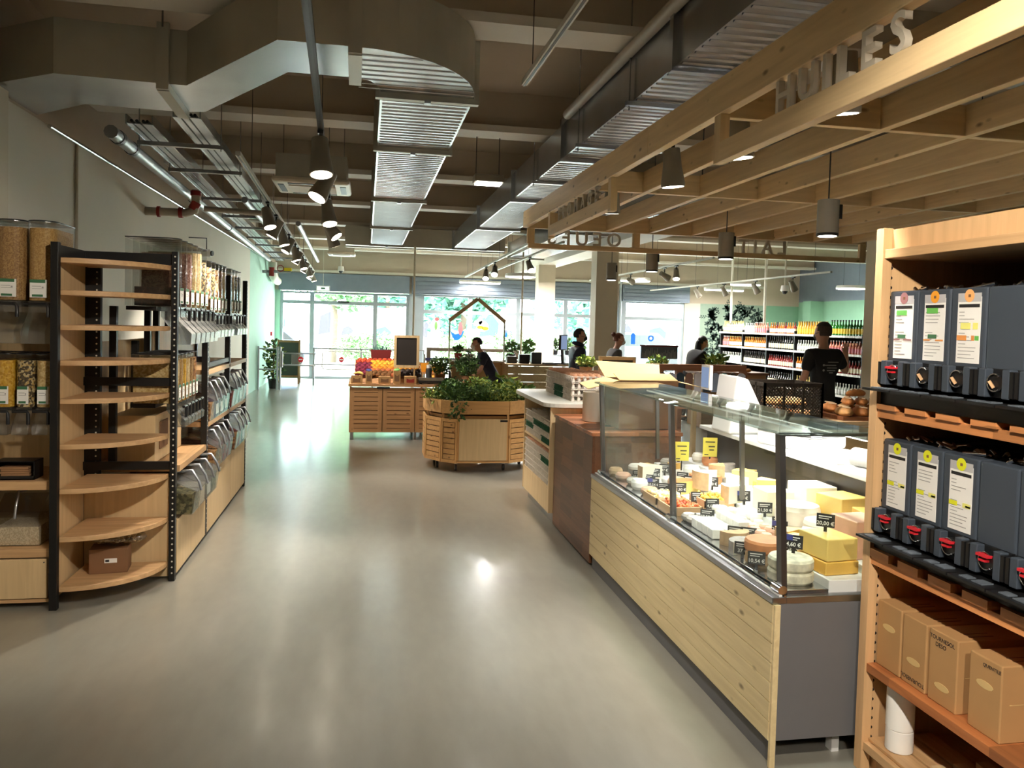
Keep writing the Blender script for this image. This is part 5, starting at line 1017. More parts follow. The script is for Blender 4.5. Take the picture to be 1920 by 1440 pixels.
def scoop_bin(loc, rz, w_, h, d, m, lab, grp, fill=.6, scoop=True):
    t = thing('scoop_bin', lab, 'bin', loc, rz, grp); key = (w_, h, d)
    if key not in SCO:
        p = [(0, 0), (d, 0), (d, h), (d*.35, h), (-.02, h*.62)]
        sh = MB(); n = len(p)
        vs = [(x, y, z) for x in (-w_/2, w_/2) for y, z in p]
        for i in range(n):
            if i == 3: continue
            sh.add(vs, [(i, (i+1) % n, n+(i+1) % n, n+i)])
        sh.add(vs, [tuple(range(n)), tuple(range(n, 2*n))])
        lid = MB().bar((0, d*.36, h+.004), (0, -.03, h*.62+.004), w_*1.02, .004)
        sco = MB().tube([(0, d*.25, h+.03), (0, d*.05, h+.035), (0, -.02, h*.85), (0, -.035, h*.6)], .008, 6).sph((0, d*.28, h+.03), (.018, .018, .012), 8, 6)
        SCO[key] = (sh.mesh('bin_body', 'clear'), lid.mesh('lid', 'acrylic'), sco.mesh('scoop', 'steel'))
    a = SCO[key]; put('bin_body', a[0], t); put('lid', a[1], t)
    if scoop: put('scoop', a[2], t)
    MB().prism([(.004, .004), (d-.004, .004), (d-.004, h*fill), (0, h*fill*.95)], -w_/2+.004, w_/2-.004, ax='x').build('contents', m, t)
    MB().box(-w_*.28, -.004, h*.12, w_*.28, -.001, h*.42).build('label', 'paper', t) if m in ('g_violet', 'g_dark') else None
    return t
for i, (x, m) in enumerate(((-1.83, 'g_sugar'), (-2.08, 'g_oat'))): scoop_bin((x, 4.64, .3235), 0, .22, .26, .34, m, ('large clear scoop bin of white flakes on the low rack shelf', 'large clear scoop bin of oats by the wall')[i], 'large scoop bins on the square rack', .42)
# --- rack along the aisle (front faces the aisle, +X)
ub = thing('bulk_rack', 'long black and pine bulk food rack running down the aisle', 'shelf', (-1.10, 5.0, 0))
def ubx(name, x0, y0, z0, x1, y1, z1, m, bev=.002): return MB().box(x0+1.10, y0-5.0, z0, x1+1.10, y1-5.0, z1).build(name, m, ub, bev=bev)
def upost(y, z0, z1, wd=.05): 
    p = ubx('post', -1.135, y, z0, -1.095, y+wd, z1, 'black_steel'); tag(holes(MB(), .0052, y+wd/2-5.0, z0+.05, z1-.02, face='x').build('perforations', 'hole_white', p), kind='stuff'); ubx('rear_post', -1.60, y, z0, -1.56, y+wd, z1, 'black_steel')
upost(5.87, .03, 1.41); upost(6.79, .45, 1.93); upost(7.70, 0, 1.93)
ubx('back_board', -1.605, 5.05, .05, -1.60, 7.74, 1.42, 'panel_pine'); 
ubx('shelf', -1.58, 5.055, .645, -1.095, 5.865, .685, 'shelf_pine_y'); ubx('shelf', -1.58, 5.925, 1.175, -1.095, 7.70, 1.21, 'shelf_pine_y'); ubx('shelf', -1.58, 5.925, .80, -1.095, 7.70, .835, 'shelf_pine_y'); ubx('shelf', -1.58, 5.925, .455, -1.12, 7.70, .48, 'shelf_pine_y'); ubx('shelf', -1.58, 5.055, .355, -1.12, 5.865, .38, 'shelf_pine_y')
for y0, y1, zt in ((5.02, 5.925, .36), (5.935, 6.93, .46), (6.94, 7.71, .46)): ubx('door_panel', -1.115, y0, .035, -1.098, y1, zt, 'panel_pine')
ubx('plinth', -1.13, 5.02, 0, -1.115, 7.72, .035, 'black_steel'); ubx('upper_frame', -1.50, 6.0, 1.26, -1.11, 6.04, 1.30, 'black_steel'); ubx('upper_frame', -1.12, 5.95, 1.225, -1.10, 6.8, 1.26, 'black_steel')
ubx('box_back', -1.50, 5.95, 1.212, -1.48, 7.7, 1.5, 'panel_pine'); ubx('inner_box', -1.5, 5.10, .69, -1.25, 5.80, .98, 'panel_pine'); ubx('inner_cutout', -1.2495, 5.2, .76, -1.245, 5.4, .93, 'card_dark', 0)
ubx('bearer_rail', -1.40, 5.02, 1.62, -1.23, 5.96, 1.644, 'black_steel'); ubx('bearer_rail', -1.36, 5.02, 1.035, -1.23, 5.66, 1.059, 'black_steel'); ubx('bearer_rail', -1.40, 6.0, 1.60, -1.23, 7.4, 1.619, 'black_steel')
for y in (5.05, 5.8, 6.02, 7.35): ubx('rear_upright', -1.5, y, 1.2 if y > 5.9 else .7, -1.46, y+.04, 1.64, 'black_steel')
cm_ = [None, 'g_dark', 'g_pink', 'g_oat', 'g_cream', 'g_mix']; cn_ = ['empty', 'dark seed', 'pink grain', 'oat flake', 'cream grain', 'mixed seed']
for i in range(6): gravity_bin((-1.105, 5.085+i*.152, 1.645), PI/2, .142, .40, .30, cm_[i], (.0, .3, .85, .9, .92, .8)[i], 'tall clear %s dispenser on the aisle rack upper row' % cn_[i], 'tall dispensers on the aisle rack')
cm2 = ['g_oat', 'g_tan', 'g_corn', 'g_cream', 'g_lentil', 'g_nut']; cn2 = ['pale oat coloured', 'golden tan', 'yellow', 'cream coloured', 'brown', 'dark nut coloured']
for i in range(6): gravity_bin((-1.105, 5.06+i*.098, 1.06), PI/2, .092, .29, .26, cm2[i], .9, 'small clear %s dispenser on the aisle rack middle row' % cn2[i], 'small dispensers on the aisle rack', .62)
cm3 = ['g_cereal', 'g_mix', 'g_cereal', 'g_nut', 'g_cream', 'g_cereal', 'g_oat', 'g_mix', 'g_herb']
for i in range(9): gravity_bin((-1.105, 6.03+i*.15+(.145 if i > 4 else 0), 1.62), PI/2, .138, .36, .30, cm3[i], .9, '%s tall clear dispenser of the second set counting from the corner rack' % ORD[i], 'second set of tall dispensers on the aisle rack', .8)
CW = {'g_nut': 'brown', 'g_violet': 'violet', 'g_dark': 'dark', 'g_berry': 'red', 'g_herb': 'olive', 'g_cream': 'cream', 'g_oat': 'tan'}
cs = ['g_nut', 'g_violet', 'g_dark', 'g_violet', 'g_berry', 'g_herb', 'g_dark', 'g_nut', 'g_violet']
for i in range(8): scoop_bin((-1.09, 6.03+i*.192+(.16 if i > 3 else 0), .837), PI/2, .17, .24, .34, cs[i], 'clear scoop bin of %s contents, %s from the corner rack on the upper bin shelf' % (CW[cs[i]], ORD[i]), 'scoop bins on the upper bin shelf', .55)
cs2 = ['g_nut', 'g_nut', 'g_berry', 'g_berry', 'g_nut', 'g_berry', 'g_violet', 'g_cream', 'g_oat']
for i in range(8): scoop_bin((-1.06, 6.03+i*.192+(.16 if i > 3 else 0), .4815), PI/2, .17, .25, .36, cs2[i], 'clear scoop bin of %s contents, %s from the corner rack on the lower bin shelf' % (CW[cs2[i]], ORD[i]), 'scoop bins on the lower bin shelf', .55)
for i in range(4): scoop_bin((-1.02, 5.14+i*.205, .3815), PI/2, .19, .22, .42, ['g_herb', 'g_sugar', 'g_dark', 'g_herb'][i], ('large clear scoop bin of olive contents by the corner rack', 'large clear scoop bin of pale brown powder', 'large clear scoop bin of dark contents on the aisle rack', 'large clear scoop bin of olive contents by the black post')[i], 'large scoop bins on the aisle rack', .6)
# ================================================================ vegetable cart
vc = thing('herb_cart', 'octagonal pine planter cart on castors filled with herb plants', 'planter cart', (1.26, 8.75, 0))
OCT = [(.66, 8.66), (.81, 8.40), (.97, 8.27), (1.53, 8.27), (1.86, 8.50), (1.86, 9.05), (1.55, 9.25), (.97, 9.25), (.66, 9.02)]
OCT = [(x-1.26, y-8.75) for x, y in OCT]
wood('cart_pine', (220, 172, 112), 'x', .16); wood('cart_pine_z', (220, 172, 112), 'z', .14)
def inset(poly, k): return [(x*k, y*k) for x, y in poly]
MB().prism(inset(OCT, .93), .10, .13).build('base_board', 'cart_pine', vc); MB().prism(inset(OCT, .9), .57, .60).build('mid_board', 'cart_pine', vc); MB().prism(inset(OCT, .88), .13, .57).build('inner_core', 'card_dark', vc)
def wallp(p, q, z0, z1, th, name, m, par=vc, inw=0.): 
    p, q = Vector((*p, 0)), Vector((*q, 0)); d = (q-p).normalized(); n = Vector((-d.y, d.x, 0))
    a = p+d*.004+n*inw; b = q-d*.004+n*inw
    vs = [v+Vector((0, 0, z)) for z in (z0, z1) for v in (a, b, b+n*th, a+n*th)]
    return MB().add(vs, [(0, 3, 2, 1), (4, 5, 6, 7), (0, 1, 5, 4), (1, 2, 6, 5), (2, 3, 7, 6), (3, 0, 4, 7)]).build(name, m, par)
for i in range(len(OCT)):
    p, q = OCT[i], OCT[(i+1) % len(OCT)]
    wallp(p, q, .625, .765, .02, 'planter_board', 'cart_pine')
    pv = Vector((*p, 0)); MB().box(pv.x*.95-.012, pv.y*.95-.012, .13, pv.x*.95+.012, pv.y*.95+.012, .625).build('corner_post', 'cart_pine_z', vc)
    if i == 2:
        wallp(p, q, .105, .125, .02, 'bottom_rail', 'cart_pine'); wallp((p[0]+.02, p[1]), (q[0]-.02, q[1]), .13, .575, .018, 'door', 'panel_pine', inw=-.004)
        MB().box(q[0]-.1, q[1]-.006, .545, q[0]-.02, q[1]-.003, .568).build('finger_notch', 'black_plastic', vc)
    else:
        a, b = Vector((*p, 0)), Vector((*q, 0)); d = (b-a).normalized(); L_ = (b-a).length
        e = .028
        wallp(p, q, .10, .135, .02, 'panel_rail', 'cart_pine'); wallp(p, q, .535, .57, .02, 'panel_rail', 'cart_pine')
        for s0, s1 in ((0, e), (L_-e, L_)): wallp(tuple((a+d*s0)[:2]), tuple((a+d*s1)[:2]), .135, .535, .02, 'panel_stile', 'cart_pine_z')
        for k in range(7): wallp(tuple((a+d*e)[:2]), tuple((a+d*(L_-e))[:2]), .139+k*.057, .139+k*.057+.049, .016, 'slat', 'cart_pine', inw=.002)
for (x, y) in ((.80, 8.62), (.98, 8.42), (1.50, 8.42), (1.75, 8.8), (1.4, 9.1), (.8, 9.0)):
    x -= 1.26; y -= 8.75
    c = MB().box(x-.015, y-.02, .075, x+.015, y+.02, .10).build('castor', 'steel', vc); MB().cyl((x-.012, y, .035), (x+.012, y, .035), .035, n=14).build('wheel', 'grey_dark', c)
MB().prism(inset(OCT, .95), .64, .70).build('soil', 'soil', vc)
rv = random.Random(9)
herbs = [(.80, 8.62, 'small leaved lime green herb at the chamfered cart corner', 0, .16), (1.0, 8.48, 'bushy green herb with shoots trailing over the cart edge', 1, .18), (1.22, 8.45, 'dense dark parsley clump in the cart centre front', 1, .19), (1.45, 8.45, 'dense green basil clump at the front of the cart', 0, .18), (1.66, 8.62, 'broad leaved plant drooping over the right of the cart', 0, .2), (1.0, 8.85, 'thick dark green herb clump in the cart middle', 1, .22), (1.28, 8.85, 'pale green lettuce seedlings in the cart middle', 2, .22), (1.58, 8.95, 'tall bright green leafy plant at the cart back', 0, .25), (1.0, 9.1, 'dark green herb clump at the cart back edge', 1, .22), (1.32, 9.12, 'lime green seedlings at the cart back', 2, .24)]
for x, y, lab, k, h in herbs:
    t = thing('herb_plant', lab, 'plant', (x, y, .70), group='herb plants in the planter cart')
    sb = MB()
    for i in range(9):
        a = rv.uniform(0, 6.3); sb.tube([(0, 0, -.02), (math.cos(a)*.04, math.sin(a)*.04, h*.5), (math.cos(a)*.1, math.sin(a)*.1, h*.9)], .003, 5)
    tag(sb.build('stems', 'leaf_green', t), kind='stuff')
    big_ = 'broad' in lab or 'tall' in lab
    lb2 = leaves(MB(), (0, 0, h*.6), (.16, .15, h*.55), 170 if big_ else 420, .085 if big_ else .045, [0, 1], rv)
    if 'trailing' in lab: leaves(lb2, (-.02, -.20, .0), (.10, .05, .14), 120, .05, [0, 1], rv, -.6)
    tag(lb2.build('foliage', [('leaf_green', 'leaf_dark', 'leaf_lime')[k], ('leaf_lime', 'leaf_green', 'leaf_green')[k]], t), kind='stuff')
# ================================================================ fruit stand
fs = thing('fruit_stand', 'long pine fruit stand with slatted doors under the fruit display', 'display table', (-.2, 10.6, 0))
wood('stand_pine', (198, 152, 106), 'x', .18); wood('stand_pine_z', (198, 152, 106), 'z', .16)
FW, FD = 1.75, .95
MB().box(-.012, -.012, .715, FW, FD, .75).build('top', 'stand_pine', fs, bev=.003); MB().box(.005, .02, .10, .02, FD-.01, .715).build('side_panel', 'stand_pine_z', fs); MB().box(FW-.02, .02, .10, FW-.005, FD-.01, .715).build('side_panel', 'stand_pine_z', fs); MB().box(.02, .03, .10, FW-.02, FD-.02, .12).build('base_board', 'stand_pine', fs); MB().box(.02, .028, .12, FW-.02, .035, .7).build('inner_board', 'card_dark', fs)
for k in range(4):
    x0 = .012+k*.43; x1 = x0+.42; d = MB().box(x0, 0, .105, x0+.055, .018, .70).build('door', 'stand_pine_z', fs)
    MB().box(x1-.055, 0, .105, x1, .018, .70).build('stile', 'stand_pine_z', d); MB().box(x0+.055, .0, .64, x1-.055, .018, .70).build('rail', 'stand_pine', d); MB().box(x0+.055, .0, .105, x1-.055, .018, .155).build('rail', 'stand_pine', d)
    for j in range(8): MB().box(x0+.055, .001, .163+j*.0595, x1-.055, .017, .163+j*.0595+.0515).build('slat', 'stand_pine', d)
MB().box(.36, -.004, .685, .53, .0, .712).build('hand_grip', 'black_plastic', fs)
for x in (.02, .86, FW-.05):
    for y in (.04, FD-.06): MB().box(x, y, 0, x+.035, y+.035, .10).build('leg', 'steel', fs)
# sloped crate behind that lifts the fruit
MB().prism([(.24, .75), (.78, .75), (.78, 1.0), (.26, .80)], .06, .98, ax='x').build('sloping_bed', 'stand_pine', fs)
def fmesh(m, r=.036, sq=.93): return MB().lathe([(0, -r*sq), (r*.45, -r*sq*.9), (r*.85, -r*.5), (r, 0), (r*.86, r*.5), (r*.45, r*sq*.88), (r*.1, r*sq*.8)], n=10).mesh('fruit', m)
mat('f_orange', (236, 158, 44), .45, var=.06, scale=60, bump=.1); mat('f_yellow', (240, 186, 60), .45, var=.08); mat('f_red', (206, 80, 48), .4, var=.2, scale=30); mat('f_plum', (124, 40, 66), .35, var=.2); mat('f_avocado', (52, 38, 34), .6, var=.2, bump=.3, scale=80); mat('f_peach', (206, 116, 70), .6, var=.2, scale=30); mat('f_banana', (236, 206, 110), .5); mat('f_kiwi', (128, 88, 48), .8, var=.15)
FM = {k: fmesh('f_'+k) for k in ('orange', 'yellow', 'red', 'plum', 'avocado', 'peach', 'kiwi')}
FL = {'orange': ('orange', 'orange heaped in the middle of the fruit display'), 'yellow': ('grapefruit', 'yellow grapefruit on top of the fruit display'), 'red': ('apple', 'red apple on the upper edge of the fruit display'), 'plum': ('plum', 'dark red plum at the left side of the fruit display'), 'avocado': ('avocado', 'dark avocado in the front right of the fruit display'), 'peach': ('peach', 'reddish peach in the middle of the fruit display'), 'kiwi': ('kiwi', 'brown kiwi in the front row of the fruit display')}
def bed(y): return .80+(y-.26)*.3846
for r_ in range(8):
    y = .28+r_*.066; n = 13
    for c in range(n):
        x = .10+c*.069+(r_ % 2)*.03
        if x > .95: continue
        k = 'plum' if c < 3 else ('kiwi' if r_ < 2 and c < 7 else ('avocado' if r_ < 3 and c >= 8 else ('peach' if r_ < 3 else ('orange' if r_ < 5 else ('yellow' if r_ < 7 else 'red')))))
        if c < 3 and r_ > 5: k = 'red'
        hp = .012*math.sin(PI*c/12)*3
        o = put('fruit', FM[k], None, (-.2+x, 10.6+y, bed(y)+.044+rv.uniform(0, .004))); o.name = FL[k][0]; tag(o, FL[k][1], FL[k][0], FL[k][0]+'s on the fruit stand')
# front boxes on the table
for i, (x, w_, h, m, lab) in enumerate(((.02, .15, .105, 'card', 'low printed fruit carton at the left end of the fruit stand'), (.21, .085, .17, 'card', 'tall narrow carton with blue lid on the fruit stand'), (.38, .16, .10, 'card', 'low printed fruit carton in the middle of the fruit stand'), (.575, .095, .18, 'card', 'tall narrow carton with pale green lid on the fruit stand'), (.72, .16, .105, 'card', 'low red printed fruit carton on the fruit stand'))):
    t = thing('fruit_carton', lab, 'carton', (-.2+x+w_/2, 10.66, .7505)); b = .05
    MB().box(-w_/2, -b, 0, w_/2, b, h).build('box', m, t, bev=.003)
    MB().prism([(-w_*.32, h*.2), (w_*.32, h*.2), (w_*.32, h*.75), (w_*.1, h*.6), (-w_*.1, h*.6), (-w_*.32, h*.75)], -b-.0012, -b, ax='y').build('printed_panel', 'card_dark' if i != 4 else 'fire_red', t)
    if i in (1, 3): MB().sph((0, 0, h), (w_*.52, b*1.1, .03), 12, 6).build('lid_cloth', 'tag_blue' if i == 1 else 'sticker_green', t)
for i in range(4): tag(MB().tube([(0, 0, 0), (.03, 0, .015), (.07, 0, .02), (.11, .0, .008), (.13, 0, -.004)], [.006, .015, .017, .013, .005], 8).build('banana', 'f_banana', loc=(-.16+.01*i, 10.635+.03*i, .872), rz=.2*i), 'yellow banana in the left end carton', 'banana', 'bananas in the left carton')
# blackboard on a pole stand, scale, jars, potted succulents
bbd = thing('framed_blackboard', 'pine framed blackboard on a wooden easel on the fruit stand', 'blackboard', (.55, 10.78, .7505)); MB().box(-.145, -.012, .24, .145, .004, .62).build('board', 'blackboard', bbd)
for x0, x1, z0, z1 in ((-.17, -.135, .21, .65), (.135, .17, .21, .65), (-.135, .135, .21, .245), (-.135, .135, .615, .65)): MB().box(x0, -.02, z0, x1, .008, z1).build('frame_piece', 'pine_z', bbd)
for x in (-.11, .11): MB().bar((x, .03, 0), (x, .0, .23), .025, .02).build('easel_leg', 'pine_z', bbd)
def flat_scale(x, y, lab):
    t = thing('weighing_scale', lab, 'scale', (x, y, .7505)); MB().box(-.17, -.075, .015, .17, .075, .05).build('base', 'black_plastic', t, bev=.01); MB().box(-.165, -.072, .051, .165, .072, .085).build('weighing_plate', 'steel', t, bev=.006); MB().cyl((.15, -.1, .04), (.19, -.12, .05), .02, n=10).build('knob', 'black_plastic', t)
    for sx in (-.14, .14):
        for sy in (-.06, .06): MB().cyl((sx, sy, 0), (sx, sy, .016), .015, n=8).build('foot', 'black_plastic', t)
flat_scale(.88, 10.68, 'low steel topped scale on the fruit stand')
sdb = thing('price_label_box', 'dark bottle shaped dispenser beside the blackboard', 'bottle', (.86, 10.82, .7505)); MB().lathe([(.04, 0), (.042, .02), (.042, .19), (.03, .21)], n=14).build('bottle', 'grey_dark', sdb); MB().lathe([(.036, .21), (.038, .25), (0, .26)], n=14).build('cap', 'white_plastic', sdb)
pt = thing('succulent_trough', 'red trough of spiky succulents at the back of the fruit stand', 'planter', (.22, 11.46, .7505)); mat('trough_red', (104, 26, 28), .5); MB().prism([(-.13, .28), (.13, .28), (.15, .42), (-.15, .42)], -.06, .06, ax='y').box(-.1, -.05, 0, .1, .05, .28).build('trough', 'trough_red', pt)
mat('succulent', (96, 140, 140), .5, var=.2); b_ = MB()
for i in range(40): 
    a = rv.uniform(0, 6.3); l_ = rv.uniform(.06, .14); x = rv.uniform(-.1, .1); b_.cyl((x, 0, .41), (x+math.cos(a)*l_*.6, math.sin(a)*l_*.3, .41+l_), .006, .001, n=5, cap=False)
tag(b_.build('succulents', 'succulent', pt), kind='stuff')
def veg_pot(x, y, h, r, lab, mats, n=500, pot='card_dark', z=.7505, sz=.05):
    t = thing('potted_greens', lab, 'plant', (x, y, z)); MB().lathe([(.06, 0), (.08, .10), (.083, .11), (.07, .10), (0, .095)], n=14).build('pot', pot, t); MB().tube([(0, 0, .09), (0, 0, .1+h*.5)], .008, 6).build('stem', 'leaf_dark', t)
    tag(leaves(MB(), (0, 0, .12+h*.5), (r, r*.8, h*.55), n, sz, [0, 1], rv).build('foliage', mats, t), kind='stuff'); return t
veg_pot(1.04, 11.1, .22, .16, 'bushy kale plant at the end of the fruit stand', ['leaf_dark', 'leaf_green']); veg_pot(1.44, 11.28, .24, .18, 'dark curly kale behind the planter cart', ['leaf_dark', 'leaf_dark']); veg_pot(1.4, 10.85, .18, .14, 'small dark leafy pot at the fruit stand end', ['leaf_dark', 'leaf_green'], 350)
for i, (x, m, lab) in enumerate(((1.0, 'f_orange', 'orange squash lying behind the scale'), (1.08, 'f_red', 'reddish squash lying next to the orange squash'))): tag(MB().sph((0, 0, .05), (.08, .06, .05), 12, 8).build('squash', m, loc=(x-.02, 11.3+.0*i+(.13*i), .7505)), lab, 'squash')
ct = tag(MB().prism([(-.16, 0), (.16, 0), (.19, .13), (-.19, .13)], -.1, .1, ax='y').build('orange_crate', 'f_orange', loc=(.98, 11.75, .85)), 'orange folding crate behind the kale', 'crate')
ctb = thing('crate_stool', 'pine block carrying the orange crate', 'stool', (.98, 11.75, 0)); MB().box(-.17, -.12, 0, -.14, .12, .82).box(.14, -.12, 0, .17, .12, .82).build('legs', 'stand_pine_z', ctb); MB().box(-.2, -.14, .82, .2, .14, .8495).build('seat', 'stand_pine', ctb)
# ================================================================ house-shaped till desk
hd = thing('gabled_till', 'till desk under a thin house shaped timber frame', 'checkout desk', (1.86, 13.0, 0))
hw = .47
for s in (-1, 1): MB().bar((s*hw, .3, .93), (s*hw, .3, 1.63), .022, .022).build('frame_post', 'white_paint', hd); MB().bar((s*(hw+.01), .3, 1.62), (0, .3, 2.0), .06, .05, up=(0, 1, 0)).build('gable_rafter', 'pine_x', hd)
MB().box(-hw, -.12, 0, -hw+.025, .32, .78).build('side_panel', 'ply', hd); MB().prism([(-.12, .55), (.32, .55), (.32, .93), (.16, .93), (-.12, .70)], -hw, -hw+.025, ax='x').build('sloped_cheek', 'ply', hd); MB().box(hw-.025, -.12, 0, hw, .32, .93).build('side_panel', 'ply', hd); MB().box(-hw, .30, 0, hw, .32, .93).build('back_panel', 'ply', hd); MB().box(-hw, .2, .93, hw, .34, .955).build('top_ledge', 'white_paint', hd); MB().box(.0, -.1, .60, hw-.025, .3, .625).build('inner_shelf', 'ply', hd); MB().box(-hw+.03, -.12, .52, -.1, .3, .55).build('work_surface', 'laminate', hd)
cpan = tag(MB().lathe([(.05, 0), (.07, .12), (.06, .12), (0, .1)], n=14).build('flower_pot', 'fire_red', loc=(1.54, 13.26, .9555)), 'red flower pot on the gabled till ledge', 'pot')
tag(leaves(MB(), (0, 0, .06), (.07, .06, .07), 90, .06, [0, 1], rv, .8).build('cactus_plant', ['leaf_dark', 'leaf_green'], loc=(1.54, 13.26, 1.075)), 'dark leafy plant in the red flower pot', 'plant')
veg_pot(1.73, 13.26, .07, .05, 'tiny potted plant beside the red flower pot', ['leaf_green', 'leaf_dark'], 70, 'pulp_grey', .9555, .035)
# checkout desk to the right
ck = thing('checkout_desk', 'pine plank checkout desk beside the gabled till', 'checkout desk', (3.0, 13.3, 0))
for k in range(6): MB().box(-.6, 0, .06+k*.135, .9, .02, .06+k*.135+.13).build('front_plank', 'plank_pine', ck)
MB().box(-.62, -.02, .875, .92, .7, .905).build('top', 'pine_x', ck); MB().box(-.6, .02, 0, -.58, .68, .875).build('side_panel', 'ply', ck); MB().box(.88, .02, 0, .9, .68, .875).build('side_panel', 'ply', ck)
tm = thing('till_monitor', 'black till terminal with pale screen on the checkout desk', 'monitor', (3.42, 13.5, .9055), .9); MB().box(-.1, -.08, 0, .1, .08, .02).build('foot', 'black_plastic', tm); MB().bar((0, 0, .02), (0, .02, .3), .04, .04).build('stand', 'black_plastic', tm); h_ = MB().box(-.14, -.02, .25, .14, .02, .52).build('screen_frame', 'black_plastic', tm, bev=.006); MB().box(-.125, -.022, .265, .125, -.02, .505).build('screen', 'screen_blue', h_)
kb_ = tag(MB().box(-.12, -.06, 0, .12, .06, .03).build('card_reader', 'slate_light', loc=(3.16, 13.38, .9055), rz=.3, bev=.005), 'pale keypad lying on the checkout desk', 'keypad')
for i, (x, m) in enumerate(((2.52, 'grey_dark'), (2.74, 'black_plastic'), (2.96, 'slate'))): tag(MB().box(-.09, -.07, 0, .09, .07, .12+.04*i).build('till_box', m, loc=(x, 13.6, .9055), bev=.01), ('grey receipt printer on the checkout desk', 'black card terminal box on the checkout desk', 'slate box on the checkout desk by the slim pole')[i], 'box')
for i, (x, y) in enumerate(((2.95, 15.88), (3.27, 15.82), (4.6, 18.95), (4.92, 18.95), (5.25, 19.0))): veg_pot(x, y, .25, .11, ('spiky potted plant on the bench behind the till', 'dark potted plant next to the slim pole', 'tall potted plant by the first white column', 'small potted plant between the columns', 'leafy potted plant between the columns')[i], ['leaf_dark', 'leaf_green'], 90, 'black_plastic', .86, .11)
for i, (x0, x1, y, lab) in enumerate(((2.7, 3.5, 15.85, 'grey plant bench behind the checkout'), (4.4, 5.5, 19.0, 'grey plant bench between the white columns'))):
    t = thing('plant_bench', lab, 'bench', ((x0+x1)/2, y, 0)); a = (x1-x0)/2; MB().box(-a, -.2, .82, a, .2, .8595).build('top', 'frame_grey', t)
    for sx in (-a+.03, a-.03):
        for sy in (-.17, .17): MB().box(sx-.02, sy-.02, 0, sx+.02, sy+.02, .82).build('leg', 'frame_grey', t)
tbn = thing('window_bench', 'long dark wooden rail bench along the shop window', 'bench', (2.75, 20.4, 0)); MB().box(-1.2, -.15, .84, 1.2, .15, .92).build('top', 'bark', tbn)
for x in (-1.15, 1.15): MB().box(x-.05, -.13, 0, x+.05, .13, .84).build('leg', 'bark', tbn)
# ================================================================ entrance barriers, easel board, plant
def barrier_post(par, x, y, h=.93): return MB().cyl((x, y, 0), (x, y, h), .022, n=10).build('post', 'steel', par)
ba = thing('steel_barrier', 'stainless guard rail around the potted plant by the green wall', 'barrier', (-2.1, 18.0, 0))
for x in (-.2, .2, .26): barrier_post(ba, x, 0, .95)
for z in (.45, .9): MB().cyl((-.2, 0, z), (.2, 0, z), .016, n=8).build('rail', 'steel', ba)
def no_entry(par, x, y, z, r=.06):
    d_ = MB().cyl((x, y, z), (x, y-.006, z), r, n=20).build('no_entry_sign', 'red_plastic', par); MB().box(x-r*.65, y-.0075, z-.011, x+r*.65, y-.006, z+.011).build('white_bar', 'white_plastic', d_); return d_
gt = thing('entrance_gate', 'swinging entrance gate with a red no entry sign', 'gate', (-1.8, 18.0, 0)); 
for z in (.55, .81): MB().cyl((0, 0, z), (.72, -.05, z), .015, n=8).build('rail', 'steel', gt)
MB().box(.2, -.035, .57, .58, -.03, .79).build('clear_panel', 'acrylic', gt); no_entry(gt, .40, -.04, .68); MB().cyl((.0, 0, .5), (0, 0, .85), .02, n=8).build('hinge_tube', 'steel', gt); MB().cyl((.66, -.045, .28), (.66, -.045, .55), .014, n=8).build('drop_foot', 'steel', gt)
gx = thing('exit_gate', 'white framed exit gate with round no entry sign across the aisle', 'gate', (-.95, 18.2, 0))
MB().tube([(0, 0, .5), (0, 0, .82), (.04, 0, .86), (1.0, 0, .86), (1.04, 0, .82), (1.04, 0, .5), (1.0, 0, .46), (.04, 0, .46), (0, 0, .5)], .014, 8).build('gate_loop', 'white_plastic', gx); no_entry(gx, .42, -.012, .68); barrier_post(gx, 1.12, 0, .9); MB().cyl((1.04, 0, .66), (1.12, 0, .66), .014, n=8).build('hinge_arm', 'steel', gx)
gr_ = thing('guard_rail', 'long low steel guard rail in front of the entrance doors', 'barrier', (0, 19.3, 0))
for x in (-1.2, -.1, 1.05, 1.4): barrier_post(gr_, x, 0, .9)
for z in (.5, .88): MB().cyl((-1.2, 0, z), (1.4, 0, z), .016, n=8).build('rail', 'steel', gr_)
gr2 = thing('queue_barrier', 'belt queue barrier between the fruit stand and the till', 'barrier', (1.25, 15.6, 0)); barrier_post(gr2, -.1, 0, .95); barrier_post(gr2, .9, 0, .95); MB().box(-.1, -.004, .82, .9, .004, .88).build('belt', 'tag_blue', gr2)
for x in (-.1, .9): MB().lathe([(.15, 0), (.15, .015), (.02, .03)], (x, 0, 0), 18).build('base_plate', 'steel', gr2)
af = thing('easel_chalkboard', 'green chalkboard A frame with wooden legs by the entrance', 'chalkboard', (-1.83, 19.85, 0)); wood('easel_wood', (150, 120, 76), 'z', .2, knots=False); mat('board_green', (52, 66, 56), .6)
for s in (-1, 1):
    def pz(z): return (s*.22*(1-z/1.08))
    for x in (-.25, .25): MB().bar((x, pz(0), 0), (x, pz(1.06), 1.06), .04, .025, up=(0, 1, 0)).build('leg', 'easel_wood', af)
    MB().add([(-.23, pz(.2), .2), (.23, pz(.2), .2), (.23, pz(1.0), 1.0), (-.23, pz(1.0), 1.0), (-.23, pz(.2)+.01, .2), (.23, pz(.2)+.01, .2), (.23, pz(1.0)+.01, 1.0), (-.23, pz(1.0)+.01, 1.0)], [(0, 1, 2, 3), (5, 4, 7, 6), (0, 4, 5, 1), (2, 6, 7, 3), (1, 5, 6, 2), (4, 0, 3, 7)]).build('board', 'board_green', af)
    for z in (.18, 1.02): MB().box(-.25, pz(z)-.015, z-.025, .25, pz(z)+.015, z+.025).build('cross_rail', 'easel_wood', af)
